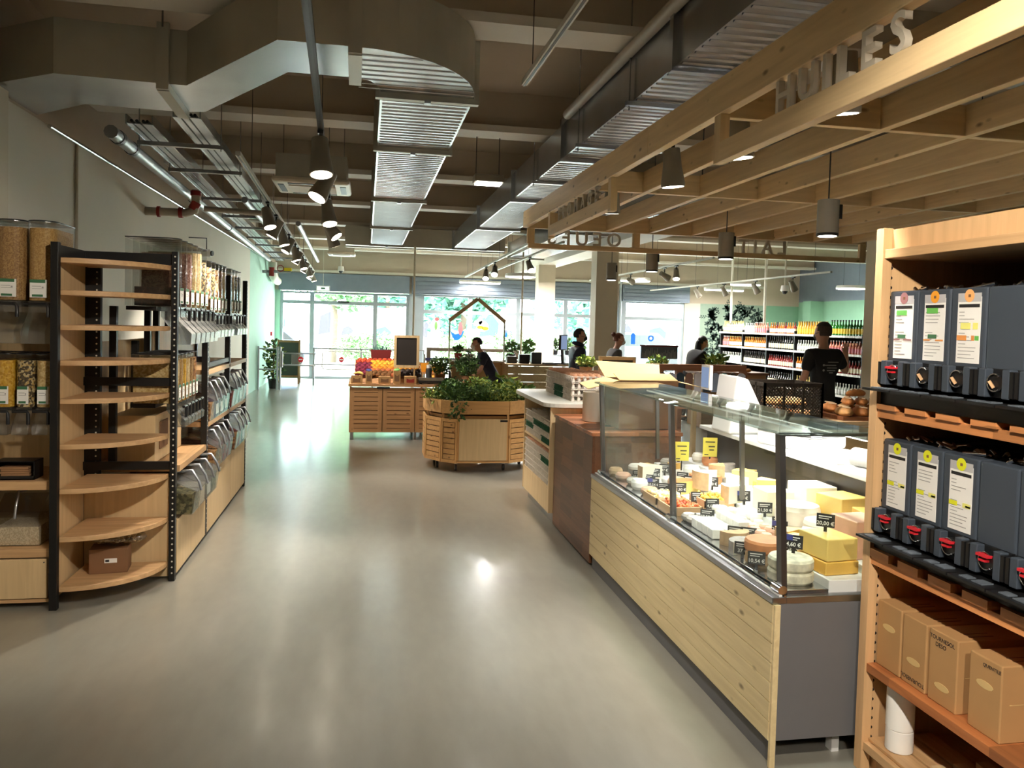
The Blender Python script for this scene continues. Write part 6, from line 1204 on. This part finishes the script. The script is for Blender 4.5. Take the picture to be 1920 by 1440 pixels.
pp = thing('potted_plant', 'tall variegated climbing plant in a black pot by the barrier', 'plant', (-2.02, 18.35, 0)); MB().lathe([(.09, 0), (.12, .22), (.115, .22), (0, .2)], n=16).build('pot', 'black_plastic', pp); MB().cyl((0, 0, .2), (0, 0, 1.05), .02, n=8).build('moss_pole', 'bark', pp)
lb3 = leaves(MB(), (0, 0, .62), (.2, .18, .48), 330, .11, [0, 0, 1], rv); tag(lb3.build('foliage', ['leaf_dark', 'leaf_lime'], pp), kind='stuff')
fa = thing('fire_call_point', 'small red fire call point on the green wall', 'alarm', (-2.345, 20.6, 1.18)); MB().box(0, -.05, -.05, .04, .05, .05).build('case', 'red_plastic', fa, bev=.004); MB().box(.04, -.03, -.03, .042, .03, .03).build('glass_plate', 'white_plastic', fa)
# ================================================================ bakery corner
bc = thing('bakery_counter', 'pine bakery counter behind the cheese counter', 'counter', (3.0, 5.35, 0))
MB().box(0, 0, .90, 1.9, .65, .93).build('top', 'pine_x', bc, bev=.003); MB().box(0, .02, 0, .02, .63, .90).build('side_panel', 'ply', bc); MB().box(1.88, .02, 0, 1.9, .63, .90).build('side_panel', 'ply', bc)
for k in range(4): 
    d_ = MB().box(.03+k*.465, 0, .05, .03+k*.465+.455, .018, .89).build('door', 'ply', bc); MB().box(.03+k*.465+.17, -.003, .80, .03+k*.465+.29, 0, .83).build('hand_grip', 'black_plastic', d_)
bcr = thing('bread_crate', 'black lattice plastic crate full of loaves on the bakery counter', 'crate', (3.24, 5.75, .9305)); mat('crate_brown', (48, 42, 36), .5); cw, cd, chh = .24, .2, .27
for sx, sy, vert in ((0, -1, 0), (0, 1, 0), (-1, 0, 1), (1, 0, 1)):
    L_ = cw if not vert else cd; p = MB()
    def V(u, z): return (u, sy*cd, z) if not vert else (sx*cw, u, z)
    for z0, z1 in ((.0, .03), (chh-.03, chh)): p.bar(V(-L_, (z0+z1)/2), V(L_, (z0+z1)/2), .012, z1-z0)
    for u in (-L_, -L_/3, L_/3, L_): p.bar(V(u, 0), V(u, chh), .02, .012)
    n = int(L_*2/.026)
    for k in range(-8, n+1):
        u0 = -L_+k*.026
        for sgn in (1, -1):
            a, b = (u0, .03), (u0+.21, chh-.03)
            if sgn < 0: a, b = (u0+.21, .03), (u0, chh-.03)
            # clip to panel
            def cl(a, b):
                (ua, za), (ub_, zb) = a, b; pts = []
                for t in (0, 1): pts.append((ua+(ub_-ua)*t, za+(zb-za)*t))
                lo, hi = 0., 1.; du = ub_-ua
                t0, t1 = sorted(((-L_-ua)/du, (L_-ua)/du)); lo = max(lo, t0); hi = min(hi, t1)
                return None if lo >= hi else ((ua+du*lo, za+(zb-za)*lo), (ua+du*hi, za+(zb-za)*hi))
            c = cl(a, b)
            if c: p.bar(V(*c[0]), V(*c[1]), .005, .005)
    p.build('lattice_side', 'crate_brown', bcr)
MB().box(-cw, -cd, 0, cw, cd, .008).build('crate_floor', 'crate_brown', bcr)
mat('bread_crust', (190, 122, 62), .7, var=.3, scale=14, bump=.5); mat('bread_pale', (214, 160, 96), .7, var=.25, scale=14, bump=.4); mat('flour', (226, 200, 160), .8)
def loaf(x, y, z, rz, L_, r, m, lab, grp=None, pitch=0.):
    n = 12; prof = [(r*(math.sin(PI*(i+.15)/(n+.3))**.6), -L_/2+L_*i/n) for i in range(n+1)]
    b = MB(); k = 10
    vs = [(zz, rr*math.cos(2*PI*j/k), max(-.3*r, rr*.75*math.sin(2*PI*j/k))+.3*r) for rr, zz in prof for j in range(k)]
    b.add(vs, [(i*k+j, i*k+(j+1) % k, (i+1)*k+(j+1) % k, (i+1)*k+j) for i in range(n) for j in range(k)], 0, True); b.add(vs, [tuple(range(k))[::-1], tuple(range(n*k, (n+1)*k))])
    for s in range(3): b.bar((-L_*.25+s*L_*.25-.03, -r*.35, r*.98), (-L_*.25+s*L_*.25+.03, r*.35, r*.98), .012, .008, 1)
    o = b.build('bread_loaf', [m, 'flour'], loc=(x, y, z), rot=(0, pitch, rz)); return tag(o, lab, 'bread', grp)
for i in range(7): loaf(3.10+(i % 4)*.095, 5.65 if i < 4 else 5.85, .942, PI/2, .18, .044, 'bread_pale' if i % 2 else 'bread_crust', 'crusty loaf inside the black lattice crate', 'loaves in the lattice crate')
for i in range(3): loaf(3.15+i*.11, 5.74, 1.022, PI/2+.06*i, .26, .05, 'bread_pale', 'pale loaf on top in the black lattice crate', 'top loaves in the lattice crate')
brd = tag(MB().box(-.38, -.28, 0, .38, .28, .03).build('bread_board', 'walnut_top', loc=(3.95, 5.68, .9305)), 'wooden bread board on the bakery counter', 'board')
for i in range(9): loaf(3.66+(i % 5)*.145+(.07 if i > 4 else 0), 5.53 if i < 5 else 5.82, .962, PI/2-.35, .27, .066, 'bread_crust' if i % 3 else 'bread_pale', 'round rustic loaf heaped on the bread board', 'rustic loaves on the bread board')
for i in range(5): loaf(3.735+i*.118, 5.60, 1.043, PI/2-.5, .32, .05, 'bread_crust', 'long split loaf on top of the bread heap', 'long loaves on the bread heap')
loaf(3.80, 5.60, 1.106, .5, .28, .05, 'bread_crust', 'topmost long loaf lying on the bread heap', None, 0)
# hanging packets rail and produce behind the counter
rk = thing('packet_stand', 'pine stand hung with printed packets behind the scales', 'display stand', (2.95, 7.0, 0)); wood('stand_red', (150, 104, 76), 'x', .2, knots=False)
MB().box(-.62, -.03, 1.20, .62, .03, 1.26).build('top_bar', 'stand_red', rk); MB().box(-.62, -.2, .86, .62, .25, .89).build('shelf', 'stand_red', rk)
for x in (-.6, -.05, .6): MB().box(x-.03, -.03, 0, x+.03, .03, 1.2).build('upright', 'stand_red', rk)
pk_c = [(206, 206, 214), (60, 66, 74), (150, 170, 196), (120, 170, 170), (90, 80, 76), (180, 186, 200), (44, 60, 72), (140, 110, 96)]
for i in range(14): 
    mat('pk%d' % (i % 8), pk_c[i % 8], .35, .1); x = 2.37+i*.088
    t = MB().prism([(-.036, -.18), (.036, -.18), (.036, -.02), (.012, 0), (-.012, 0), (-.036, -.02)], -.008, .008, ax='y').build('food_packet', 'pk%d' % (i % 8), loc=(x, 6.955, 1.185), rz=rv.uniform(-.2, .2)); tag(t, ('pale', 'charcoal', 'light blue', 'teal', 'brown', 'silver', 'dark blue', 'rust')[i % 8]+' food packet hung from the pine packet stand', 'packet', 'packets on the pine stand' if i > 7 or True else None)
for i in (0, 1, 2, 3, 5, 6, 7, 8, 9): tag(MB().sph((0, 0, .045), (.05, .05, .045), 10, 7).build('vegetable', ('leaf_dark', 'leaf_green', 'f_orange', 'leaf_dark')[i % 4], loc=(2.42+i*.118, 6.93, .8905)), ('dark green squash', 'green cabbage', 'orange pumpkin', 'dark green courgette')[i % 4]+' on the packet stand shelf', 'vegetable', 'vegetables on the packet stand')
cbk = thing('lean_blackboard', 'tilted blackboard in a bright pine frame behind the egg trays', 'blackboard', (2.95, 9.0, 1.0), 0); MB().box(-.19, -.01, .02, .19, .01, .2).build('board', 'blackboard', cbk)
for x0, x1, z0, z1 in ((-.23, -.19, 0, .24), (.19, .23, 0, .24), (-.19, .19, .2, .24), (-.19, .19, 0, .03)): MB().box(x0, -.018, z0, x1, .016, z1).build('frame_piece', 'f_banana' if False else 'pine_x', cbk)
cbs = thing('veg_table', 'pine vegetable table carrying the tilted blackboard', 'table', (3.0, 9.05, 0)); MB().box(-.55, -.3, .965, .9, .3, .9995).build('top', 'pine_x', cbs)
for x in (-.5, .85):
    for y in (-.26, .26): MB().box(x-.025, y-.025, 0, x+.025, y+.025, .965).build('leg', 'pine_z', cbs)
veg_pot(2.58, 9.05, .10, .11, 'green lettuce head in a pot left of the tilted blackboard', ['leaf_green', 'leaf_lime'], 220, 'card_dark', 1.0, .06); veg_pot(3.5, 9.1, .12, .11, 'green herb pot right of the tilted blackboard', ['leaf_green', 'leaf_lime'], 220, 'card_dark', 1.0, .06)
pst = thing('poster_panel', 'grey printed banner panel on the produce stand', 'panel', (4.05, 10.5, 0)); MB().box(-.27, -.015, 1.16, .27, .015, 1.33).build('banner', 'slate_light', pst); MB().box(-.03, -.02, 0, .03, .02, 1.16).build('leg', 'stand_red', pst); MB().box(-.28, -.018, 1.33, .28, .018, 1.35).build('top_edge', 'trough_red', pst); MB().box(-.2, -.25, 0, .2, .25, .02).build('foot', 'stand_red', pst)
b_ = MB()
for i in range(26): x = -.25+i*.0195; b_.box(x, -.017, 1.16, x+.006, -.015, 1.17+rv.uniform(.05, .14))
tag(b_.build('printed_motif', 'grey_print', pst), kind='stuff')
spk = thing('produce_display', 'low wooden produce display with cut ginger by the far woman', 'display stand', (5.9, 12.2, 0)); MB().box(-.6, -.3, .86, .6, .3, .9).build('top', 'stand_red', spk); MB().box(-.55, -.28, 0, .55, .28, .86).build('body', 'stand_pine', spk); tag(leaves(MB(), (-.2, 0, 1.02), (.16, .14, .15), 140, .11, [0, 1], rv, 1.).build('leek_bunch', ['leaf_green', 'leaf_lime'], spk), kind='stuff'); 
for i in range(6): tag(MB().sph((0, 0, .03), (.06, .035, .03), 8, 6).build('ginger_root', 'bread_pale', loc=(5.95+(i % 3)*.14, 12.1+(i//3)*.16, .9005), rz=i), 'knobbly ginger root on the produce display', 'ginger', 'ginger roots on the produce display')
# ================================================================ bottle shelves
bs = thing('bottle_gondola', 'long black gondola with four shelves of bottles', 'shelf', (8.5, 12.4, 0)); BL = 5.65
MB().box(.48, 0, 0, .50, BL, 1.62).build('back_panel', 'black_steel', bs); MB().box(.0, .0, 0, .48, BL, .10).build('plinth', 'black_steel', bs)
for z in (.45, .845, 1.205, 1.535): MB().box(0, 0, z-.02, .48, BL, z).build('shelf', 'grey_dark', bs); MB().box(-.012, 0, z-.032, 0, BL, z+.008).build('price_rail', 'rail_white', bs)
for k in range(6): MB().box(.02, k*1.124-.015+.014, .1, .48, k*1.124+.015+.014 if k < 5 else BL, 1.6).build('divider', 'black_steel', bs)
b_ = MB()
for z in (.845, 1.205, 1.535):
    for i in range(38): b_.box(-.014, .05+i*.148, z-.03, -.012, .11+i*.148, z+.006)
tag(b_.build('price_tickets', 'paper', bs), kind='stuff')
def bottle_mesh(body, label, cap, r=.036, h=.27, neck=.34):
    m = [body, label, cap]
    return MB().lathe([(r, 0), (r, h*.12), (r*1.01, h*.121), (r*1.01, h*.45), (r, h*.451), (r, h*.55), (r*neck, h*.75), (r*neck, h*.9), (r*neck*1.15, h*.9), (r*neck*1.15, h)], n=8, ms=[0, 0, 1, 1, 0, 0, 0, 2, 2]).mesh('bottle', m)
mat('b_wine', (30, 26, 20), .15); mat('b_green', (40, 120, 40), .15, coat=.3); mat('b_amber', (196, 120, 40), .2); mat('b_juice', (230, 170, 40), .3); mat('b_clear', (200, 206, 196), .15); mat('b_red', (130, 40, 36), .25); mat('b_rose', (206, 130, 110), .25); mat('b_straw', (206, 190, 110), .2); mat('cap_dark', (40, 30, 30), .4); mat('cap_gold', (190, 160, 90), .3, .6); mat('cap_white', (226, 224, 220), .4); mat('l_cream', (236, 226, 200), .6); mat('l_yellow', (226, 200, 70), .6); mat('l_white', (240, 240, 236), .6); mat('l_pink', (206, 130, 140), .6); mat('l_brown', (150, 116, 84), .6)
BT = {'wine': (bottle_mesh('b_wine', 'l_cream', 'cap_dark', .036, .28), 'dark wine bottle with cream label'), 'green': (bottle_mesh('b_green', 'l_yellow', 'cap_dark', .038, .29), 'bright green glass bottle with yellow label'), 'amber': (bottle_mesh('b_amber', 'l_white', 'cap_gold', .036, .24), 'amber juice bottle with white label'), 'juice': (bottle_mesh('b_juice', 'l_yellow', 'cap_gold', .04, .26, .5), 'yellow orange juice bottle'), 'clear': (bottle_mesh('b_clear', 'l_white', 'cap_white', .032, .22), 'clear bottle with white label'), 'red': (bottle_mesh('b_red', 'l_cream', 'cap_dark', .036, .25), 'red juice bottle with cream label'), 'rose': (bottle_mesh('b_rose', 'l_pink', 'cap_white', .034, .24), 'pink labelled bottle'), 'straw': (bottle_mesh('b_straw', 'l_cream', 'cap_gold', .035, .26), 'straw coloured wine bottle'), 'beer': (bottle_mesh('b_wine', 'l_brown', 'cap_gold', .03, .21), 'small brown beer bottle')}
rows = [('lowest', .451, ['beer', 'beer', 'wine', 'straw', 'clear']), ('third', .846, ['clear', 'wine', 'red', 'straw', 'red']), ('second', 1.206, ['amber', 'amber', 'wine', 'clear', 'rose']), ('top', 1.536, ['straw', 'rose', 'amber', 'juice', 'green'])]
for rn, z, kinds in rows:
    for bay in range(5):
        k = kinds[bay]; bayY = 12.4+(4-bay)*1.124+.08
        for i in range(12):
            if rn == 'top' and bay == 1 and i > 6: kk = 'clear'
            elif rn == 'top' and bay == 2 and i % 4 == 0: kk = 'red'
            elif rn == 'second' and bay == 0 and i > 7: kk = 'rose'
            elif rn == 'third' and bay == 3 and i > 5: kk = 'amber'
            else: kk = k
            o = put('bottle', BT[kk][0], None, (8.5+.07+rv.uniform(0, .01), bayY+i*.088, z), rv.uniform(0, 6)); tag(o, BT[kk][1]+' on the '+rn+' shelf of the bottle gondola', 'bottle', kk+' bottles on the '+rn+' bottle shelf')
for i, (y, z, w_, h, m, lab) in enumerate(((14.3, 1.206, .22, .12, 'l_white', 'white carton among the bottles on the second shelf'), (14.9, 1.206, .25, .09, 'l_white', 'low white carton on the second bottle shelf'), (12.9, 1.206, .26, .2, 'badge_peach', 'orange carton at the near end of the second bottle shelf'))):
    tag(MB().box(-.08, -w_/2, 0, .08, w_/2, h).build('drink_carton', m, loc=(8.5+.25, y, z)), lab, 'carton')
# ================================================================ people
mat('hair_dark', (34, 26, 22), .6, var=.2, scale=40); mat('hair_auburn', (108, 60, 38), .6, var=.2, scale=40); mat('hair_black', (20, 17, 17), .5, var=.2, scale=40); mat('hair_shaved', (66, 52, 44), .8, var=.2, scale=120)
mat('navy_puffer', (34, 38, 62), .55, var=.12, scale=30, bump=.5); mat('navy_polo', (28, 30, 52), .75); mat('black_tee', (20, 20, 21), .8); mat('coat_black', (26, 26, 28), .75); mat('hoodie_grey', (92, 88, 88), .85, var=.08); mat('trouser', (38, 40, 52), .8); mat('shoe', (30, 28, 28), .5); mat('mask_black', (18, 18, 18), .7); mat('mask_white', (226, 222, 214), .7); mat('eye_dark', (24, 18, 16), .2); mat('lip', (160, 92, 84), .5)
def skin_mesh(name, nodes, edges, root, mname, sub=2):
    me = bpy.data.meshes.new(name); idx = {k: i for i, k in enumerate(nodes)}
    me.from_pydata([v[0] for v in nodes.values()], [(idx[a], idx[b]) for a, b in edges], [])
    o = bpy.data.objects.new(name, me); col.objects.link(o)
    o.modifiers.new('skin', 'SKIN').use_smooth_shade = True
    s = o.modifiers.new('sub', 'SUBSURF'); s.levels = sub; s.render_levels = sub
    for k, (p, r) in nodes.items():
        v = me.skin_vertices[0].data[idx[k]]; v.radius = r if isinstance(r, tuple) else (r, r); v.use_root = (k == root)
    bpy.context.view_layer.update()
    m2 = bpy.data.meshes.new_from_object(o.evaluated_get(bpy.context.evaluated_depsgraph_get())); m2.name = name
    bpy.data.objects.remove(o); bpy.data.meshes.remove(me)
    m2.materials.clear(); m2.materials.append(M[mname])
    for p in m2.polygons: p.use_smooth = True
    return m2
def person(loc, rz, lab, top, topm, hairm, mask, lean=0., sit=False, arms='bent', hair='short', s=1., legm='trouser', face=0.):
    """faces -Y before turning; lean tips the trunk forward"""
    t = thing('person', lab, 'person', loc, rz); t.scale = (s, s, s)
    hz = .86 if not sit else .46
    ca, sa = math.cos(lean), math.sin(lean)
    def tr(x, y, z):  # trunk point relative to the hips, tipped forward
        return (x, y*ca-z*sa, hz+z*ca+y*sa)
    N = {'pel': (tr(0, 0, 0), (.13, .10)), 'sp': (tr(0, 0, .2), (.125, .09)), 'ch': (tr(0, .01, .40), (.14, .10)), 'nk0': (tr(0, .0, .53), (.06, .06)), 'nk': (tr(0, -.01, .60), (.05, .052))}
    hl = lean*.45
    hb = Vector(tr(0, -.02, .62)); ch_, sh_ = math.cos(hl+face), math.sin(hl+face)
    def hd_(x, y, z): return (hb.x+x, hb.y+y*ch_-z*sh_, hb.z+z*ch_+y*sh_)
    N['h0'] = (hd_(0, -.02, .05), (.066, .078)); N['h1'] = (hd_(0, -.012, .115), (.074, .094)); N['h2'] = (hd_(0, .005, .175), (.068, .086)); N['h3'] = (hd_(0, .01, .215), (.035, .045)); N['nose'] = (hd_(0, -.115, .10), (.012, .016)); N['earl'] = (hd_(-.078, .005, .11), (.008, .018)); N['earr'] = (hd_(.078, .005, .11), (.008, .018))
    E_ = [('pel', 'sp'), ('sp', 'ch'), ('ch', 'nk0'), ('nk0', 'nk'), ('nk', 'h0'), ('h0', 'h1'), ('h1', 'h2'), ('h2', 'h3'), ('h1', 'nose'), ('h1', 'earl'), ('h1', 'earr')]
    A = {}
    for sd, k in ((-1, 'l'), (1, 'r')):
        shp = tr(sd*.178, 0, .47); S = Vector(shp)
        if arms == 'bent': el = S+Vector((sd*.05, .02-.02*sa, -.26)); wr = el+Vector((-sd*.05, -.2, .03))
        elif arms == 'down': el = S+Vector((sd*.05, -.06, -.26)); wr = el+Vector((-sd*.03, -.16, -.12))
        elif arms == 'raise':
            if sd < 0: el = S+Vector((-.15, -.02, -.20)); wr = el+Vector((-.03, -.05, .22))
            else: el = S+Vector((.07, 0, -.26)); wr = el+Vector((.0, -.16, -.14))
        else: el = S+Vector((sd*.05, 0, -.27)); wr = el+Vector((0, -.03, -.24))
        N['sh'+k] = (shp, .062); N['el'+k] = (tuple(el), .043); N['wr'+k] = (tuple(wr), .03)
        d = (wr-el).normalized(); up_ = Vector((0, 0, 1)) if abs(d.z) < .8 else Vector((0, -1, 0)); side = d.cross(up_).normalized()
        pm = wr+d*.06; N['pm'+k] = (tuple(pm), (.038, .018))
        E_ += [('ch', 'sh'+k), ('sh'+k, 'el'+k), ('el'+k, 'wr'+k), ('wr'+k, 'pm'+k)]
        for f, (off, ln_) in enumerate(((-.03, .06), (-.01, .075), (.01, .07), (.03, .055))):
            a = pm+side*off+d*.03; b = a+d*ln_*.6-up_*.012; N['f%s%d' % (k, f)] = (tuple(a), .009); N['g%s%d' % (k, f)] = (tuple(b), .008); E_ += [('pm'+k, 'f%s%d' % (k, f)), ('f%s%d' % (k, f), 'g%s%d' % (k, f))]
        th = wr+d*.035+side*sd*-.04; N['t'+k] = (tuple(th), .010); N['u'+k] = (tuple(th+d*.035+side*sd*-.012), .009); E_ += [('wr'+k, 't'+k), ('t'+k, 'u'+k)]
        hp = (sd*.09, 0, hz-.04)
        kn = (sd*.10, -.40, hz-.0) if sit else (sd*.10, -.02, hz*.53); an = (sd*.10, -.42, .08) if sit else (sd*.105, .02, .08)
        N['hp'+k] = (hp, .095); N['kn'+k] = (kn, .062); N['an'+k] = (an, .04); N['to'+k] = ((an[0], an[1]-.14, .045), (.04, .03))
        E_ += [('pel', 'hp'+k), ('hp'+k, 'kn'+k), ('kn'+k, 'an'+k), ('an'+k, 'to'+k)]
    B_ = dict(N)
    for k in B_:
        if k in ('pel', 'sp', 'ch', 'shl', 'shr', 'hpl', 'hpr', 'knl', 'knr') or (top != 'short' and k in ('ell', 'elr')):
            r_ = B_[k][1]; f_ = .72; B_[k] = (B_[k][0], tuple(x*f_ for x in r_) if isinstance(r_, tuple) else r_*f_)
    put('body', skin_mesh('body', B_, E_, 'pel', 'skin'), t)
    def grow(keys, g, over=None): return {k: (N[k][0], tuple(x+g for x in (N[k][1] if isinstance(N[k][1], tuple) else (N[k][1],)*2))) for k in keys}
    slv = ['shl', 'ell', 'shr', 'elr'] + (['wrl', 'wrr'] if top != 'short' else [])
    C = grow(['pel', 'sp', 'ch', 'nk0']+slv, .030 if top != 'puffer' else .042)
    C['hem'] = (tr(0, 0, -.09), (.15, .115)) if not sit else (tr(0, 0, -.03), (.15, .115))
    if top == 'short':
        for k in 'lr':
            a, b = Vector(N['sh'+k][0]), Vector(N['el'+k][0]); C['el'+k] = (tuple(a.lerp(b, .75)), (.062, .062))
    CE = [('hem', 'pel'), ('pel', 'sp'), ('sp', 'ch'), ('ch', 'nk0'), ('ch', 'shl'), ('shl', 'ell'), ('ch', 'shr'), ('shr', 'elr')]+([('ell', 'wrl'), ('elr', 'wrr')] if top != 'short' else [])
    cl_ = put('jacket' if top != 'short' else 'shirt', skin_mesh('jacket', C, CE, 'pel', topm), t)
    if top == 'puffer':
        MB().tube([(hb.x+.07*math.cos(a*PI/8), hb.y+.02+.075*math.sin(a*PI/8), hb.z-.03+.02*math.sin(a*PI/8)) for a in range(17)], .034, 8).build('hood', topm, t)
    T = grow(['hpl', 'knl', 'anl', 'hpr', 'knr', 'anr', 'pel'], .018); T['wst'] = (tr(0, 0, .10), (.145, .112)); put('trousers', skin_mesh('trousers', T, [('pel', 'wst'), ('pel', 'hpl'), ('hpl', 'knl'), ('knl', 'anl'), ('pel', 'hpr'), ('hpr', 'knr'), ('knr', 'anr')], 'pel', legm), t)
    for k in 'lr':
        a = N['an'+k][0]; MB().sph((a[0], a[1]-.06, .045), (.05, .13, .045), 12, 8).build('shoe', 'shoe', t)
    # hair
    hm = MB(); nu, nv = 20, 12; vs = []; keep = []
    for i in range(nv+1):
        for j in range(nu):
            ph = PI*i/nv; th = 2*PI*j/nu; x, y, z = math.sin(ph)*math.cos(th), math.sin(ph)*math.sin(th), math.cos(ph)
            vs.append(hd_(x*.088, .006+y*.106, .128+z*.108)); keep.append((z > .42 - .25*(hair == 'long')) or (y > -.05 and z > -.15 and hair != 'shaved') or (y > .25 and z > -.62) or (hair == 'shaved' and y > -.1 and z > -.1))
    for i in range(nv):
        for j in range(nu):
            q = (i*nu+j, (i+1)*nu+j, (i+1)*nu+(j+1) % nu, i*nu+(j+1) % nu)
            if all(keep[k] for k in q): hm.add([vs[k] for k in q], [(0, 1, 2, 3)], 0, True)
    put('hair', hm.mesh('hair', hairm), t)
    if hair == 'long': MB().sph(hd_(0, .07, -.06), (.088, .05, .20), 14, 10).build('hair_length', hairm, t)
    if hair == 'bun': MB().sph(hd_(0, .115, .19), .045, 12, 8).build('hair_bun', hairm, t)
    if hair == 'shaved':
        hc = MB(); vs = [hd_(.089*math.sin(PI*i/12)*math.cos(2*PI*j/18), .006+.107*math.sin(PI*i/12)*math.sin(2*PI*j/18), .131+.109*math.cos(PI*i/12)) for i in range(6) for j in range(18)]
        hc.add(vs, [(i*18+j, (i+1)*18+j, (i+1)*18+(j+1) % 18, i*18+(j+1) % 18) for i in range(4) for j in range(18)], 0, True); hc.build('hair_crown', 'hair_dark', t)
    for sx in (-.03, .03): MB().sph(hd_(sx, -.092, .125), .011, 8, 6).build('eye', 'eye_dark', t)
    if mask: 
        MB().sph(hd_(0, -.075, .068), (.064, .060, .052), 16, 10).build('face_mask', mask, t)
        MB().tube([hd_(-.05, -.09, .085), hd_(-.085, -.02, .1), hd_(-.08, .02, .11)], .003, 5).tube([hd_(.05, -.09, .085), hd_(.085, -.02, .1), hd_(.08, .02, .11)], .003, 5).build('mask_strap', mask, t)
    else: MB().sph(hd_(0, -.098, .055), (.024, .008, .007), 8, 6).build('mouth', 'lip', t)
    return t, tr
k_ = .90
pm1, _ = person((3.12, 11.5, 0), PI/2, 'standing person in a navy puffer jacket wearing a black face mask', 'puffer', 'navy_puffer', 'hair_dark', 'mask_black', 0.05, arms='bent', s=.91)
pm2, _ = person((2.05, 12.6, 0), -PI/2, 'person in a navy polo and white mask leaning over the gabled till', 'short', 'navy_polo', 'hair_dark', 'mask_white', .50, arms='down', s=.84)
pm3, _ = person((3.9, 12.35, .36), PI/2, 'seated person in a grey hoodie with reddish hair bun at the checkout', 'long', 'hoodie_grey', 'hair_auburn', 'mask_white', .25, sit=True, arms='bent', hair='bun', s=.88)
st_ = thing('checkout_stool', 'tall stool under the seated person at the checkout', 'stool', (3.88, 12.35, 0)); MB().lathe([(.17, .545), (.18, .56), (.18, .585), (.16, .60)], n=20).build('seat', 'grey_dark', st_)
for a in range(4): MB().cyl((.05*math.cos(a*PI/2+.8), .05*math.sin(a*PI/2+.8), .555), (.2*math.cos(a*PI/2+.8), .2*math.sin(a*PI/2+.8), 0), .014, n=8).build('leg', 'steel', st_)
pm4, _ = person((5.45, 12.75, 0), PI/2+.2, 'person in a black coat with long dark hair bending over the produce', 'long', 'coat_black', 'hair_black', 'mask_white', .45, arms='down', hair='long', s=.90)
pm5, tr5 = person((5.17, 8.25, 0), PI+.1, 'person in a black T shirt seen from behind before the bottle shelves', 'short', 'black_tee', 'hair_shaved', 'mask_black', .0, arms='raise', hair='shaved', s=1.0)
# print on the back of the T shirt
mat('print_pale', (150, 150, 146), .8)
b_ = MB()
for (x0, x1, z) in ((-.09, .05, .40), (-.06, .09, .365), (-.07, .06, .335), (-.05, .06, .305), (-.02, .03, .28)): b_.box(x0, .146, .86+z-.006, x1, .148, .86+z+.004)
b_.cyl((.105, .146, 1.225), (.105, .149, 1.225), .013, n=12).cyl((.105, .146, 1.167), (.105, .149, 1.167), .013, n=12)
tag(b_.build('back_print', 'print_pale', pm5), kind='stuff')
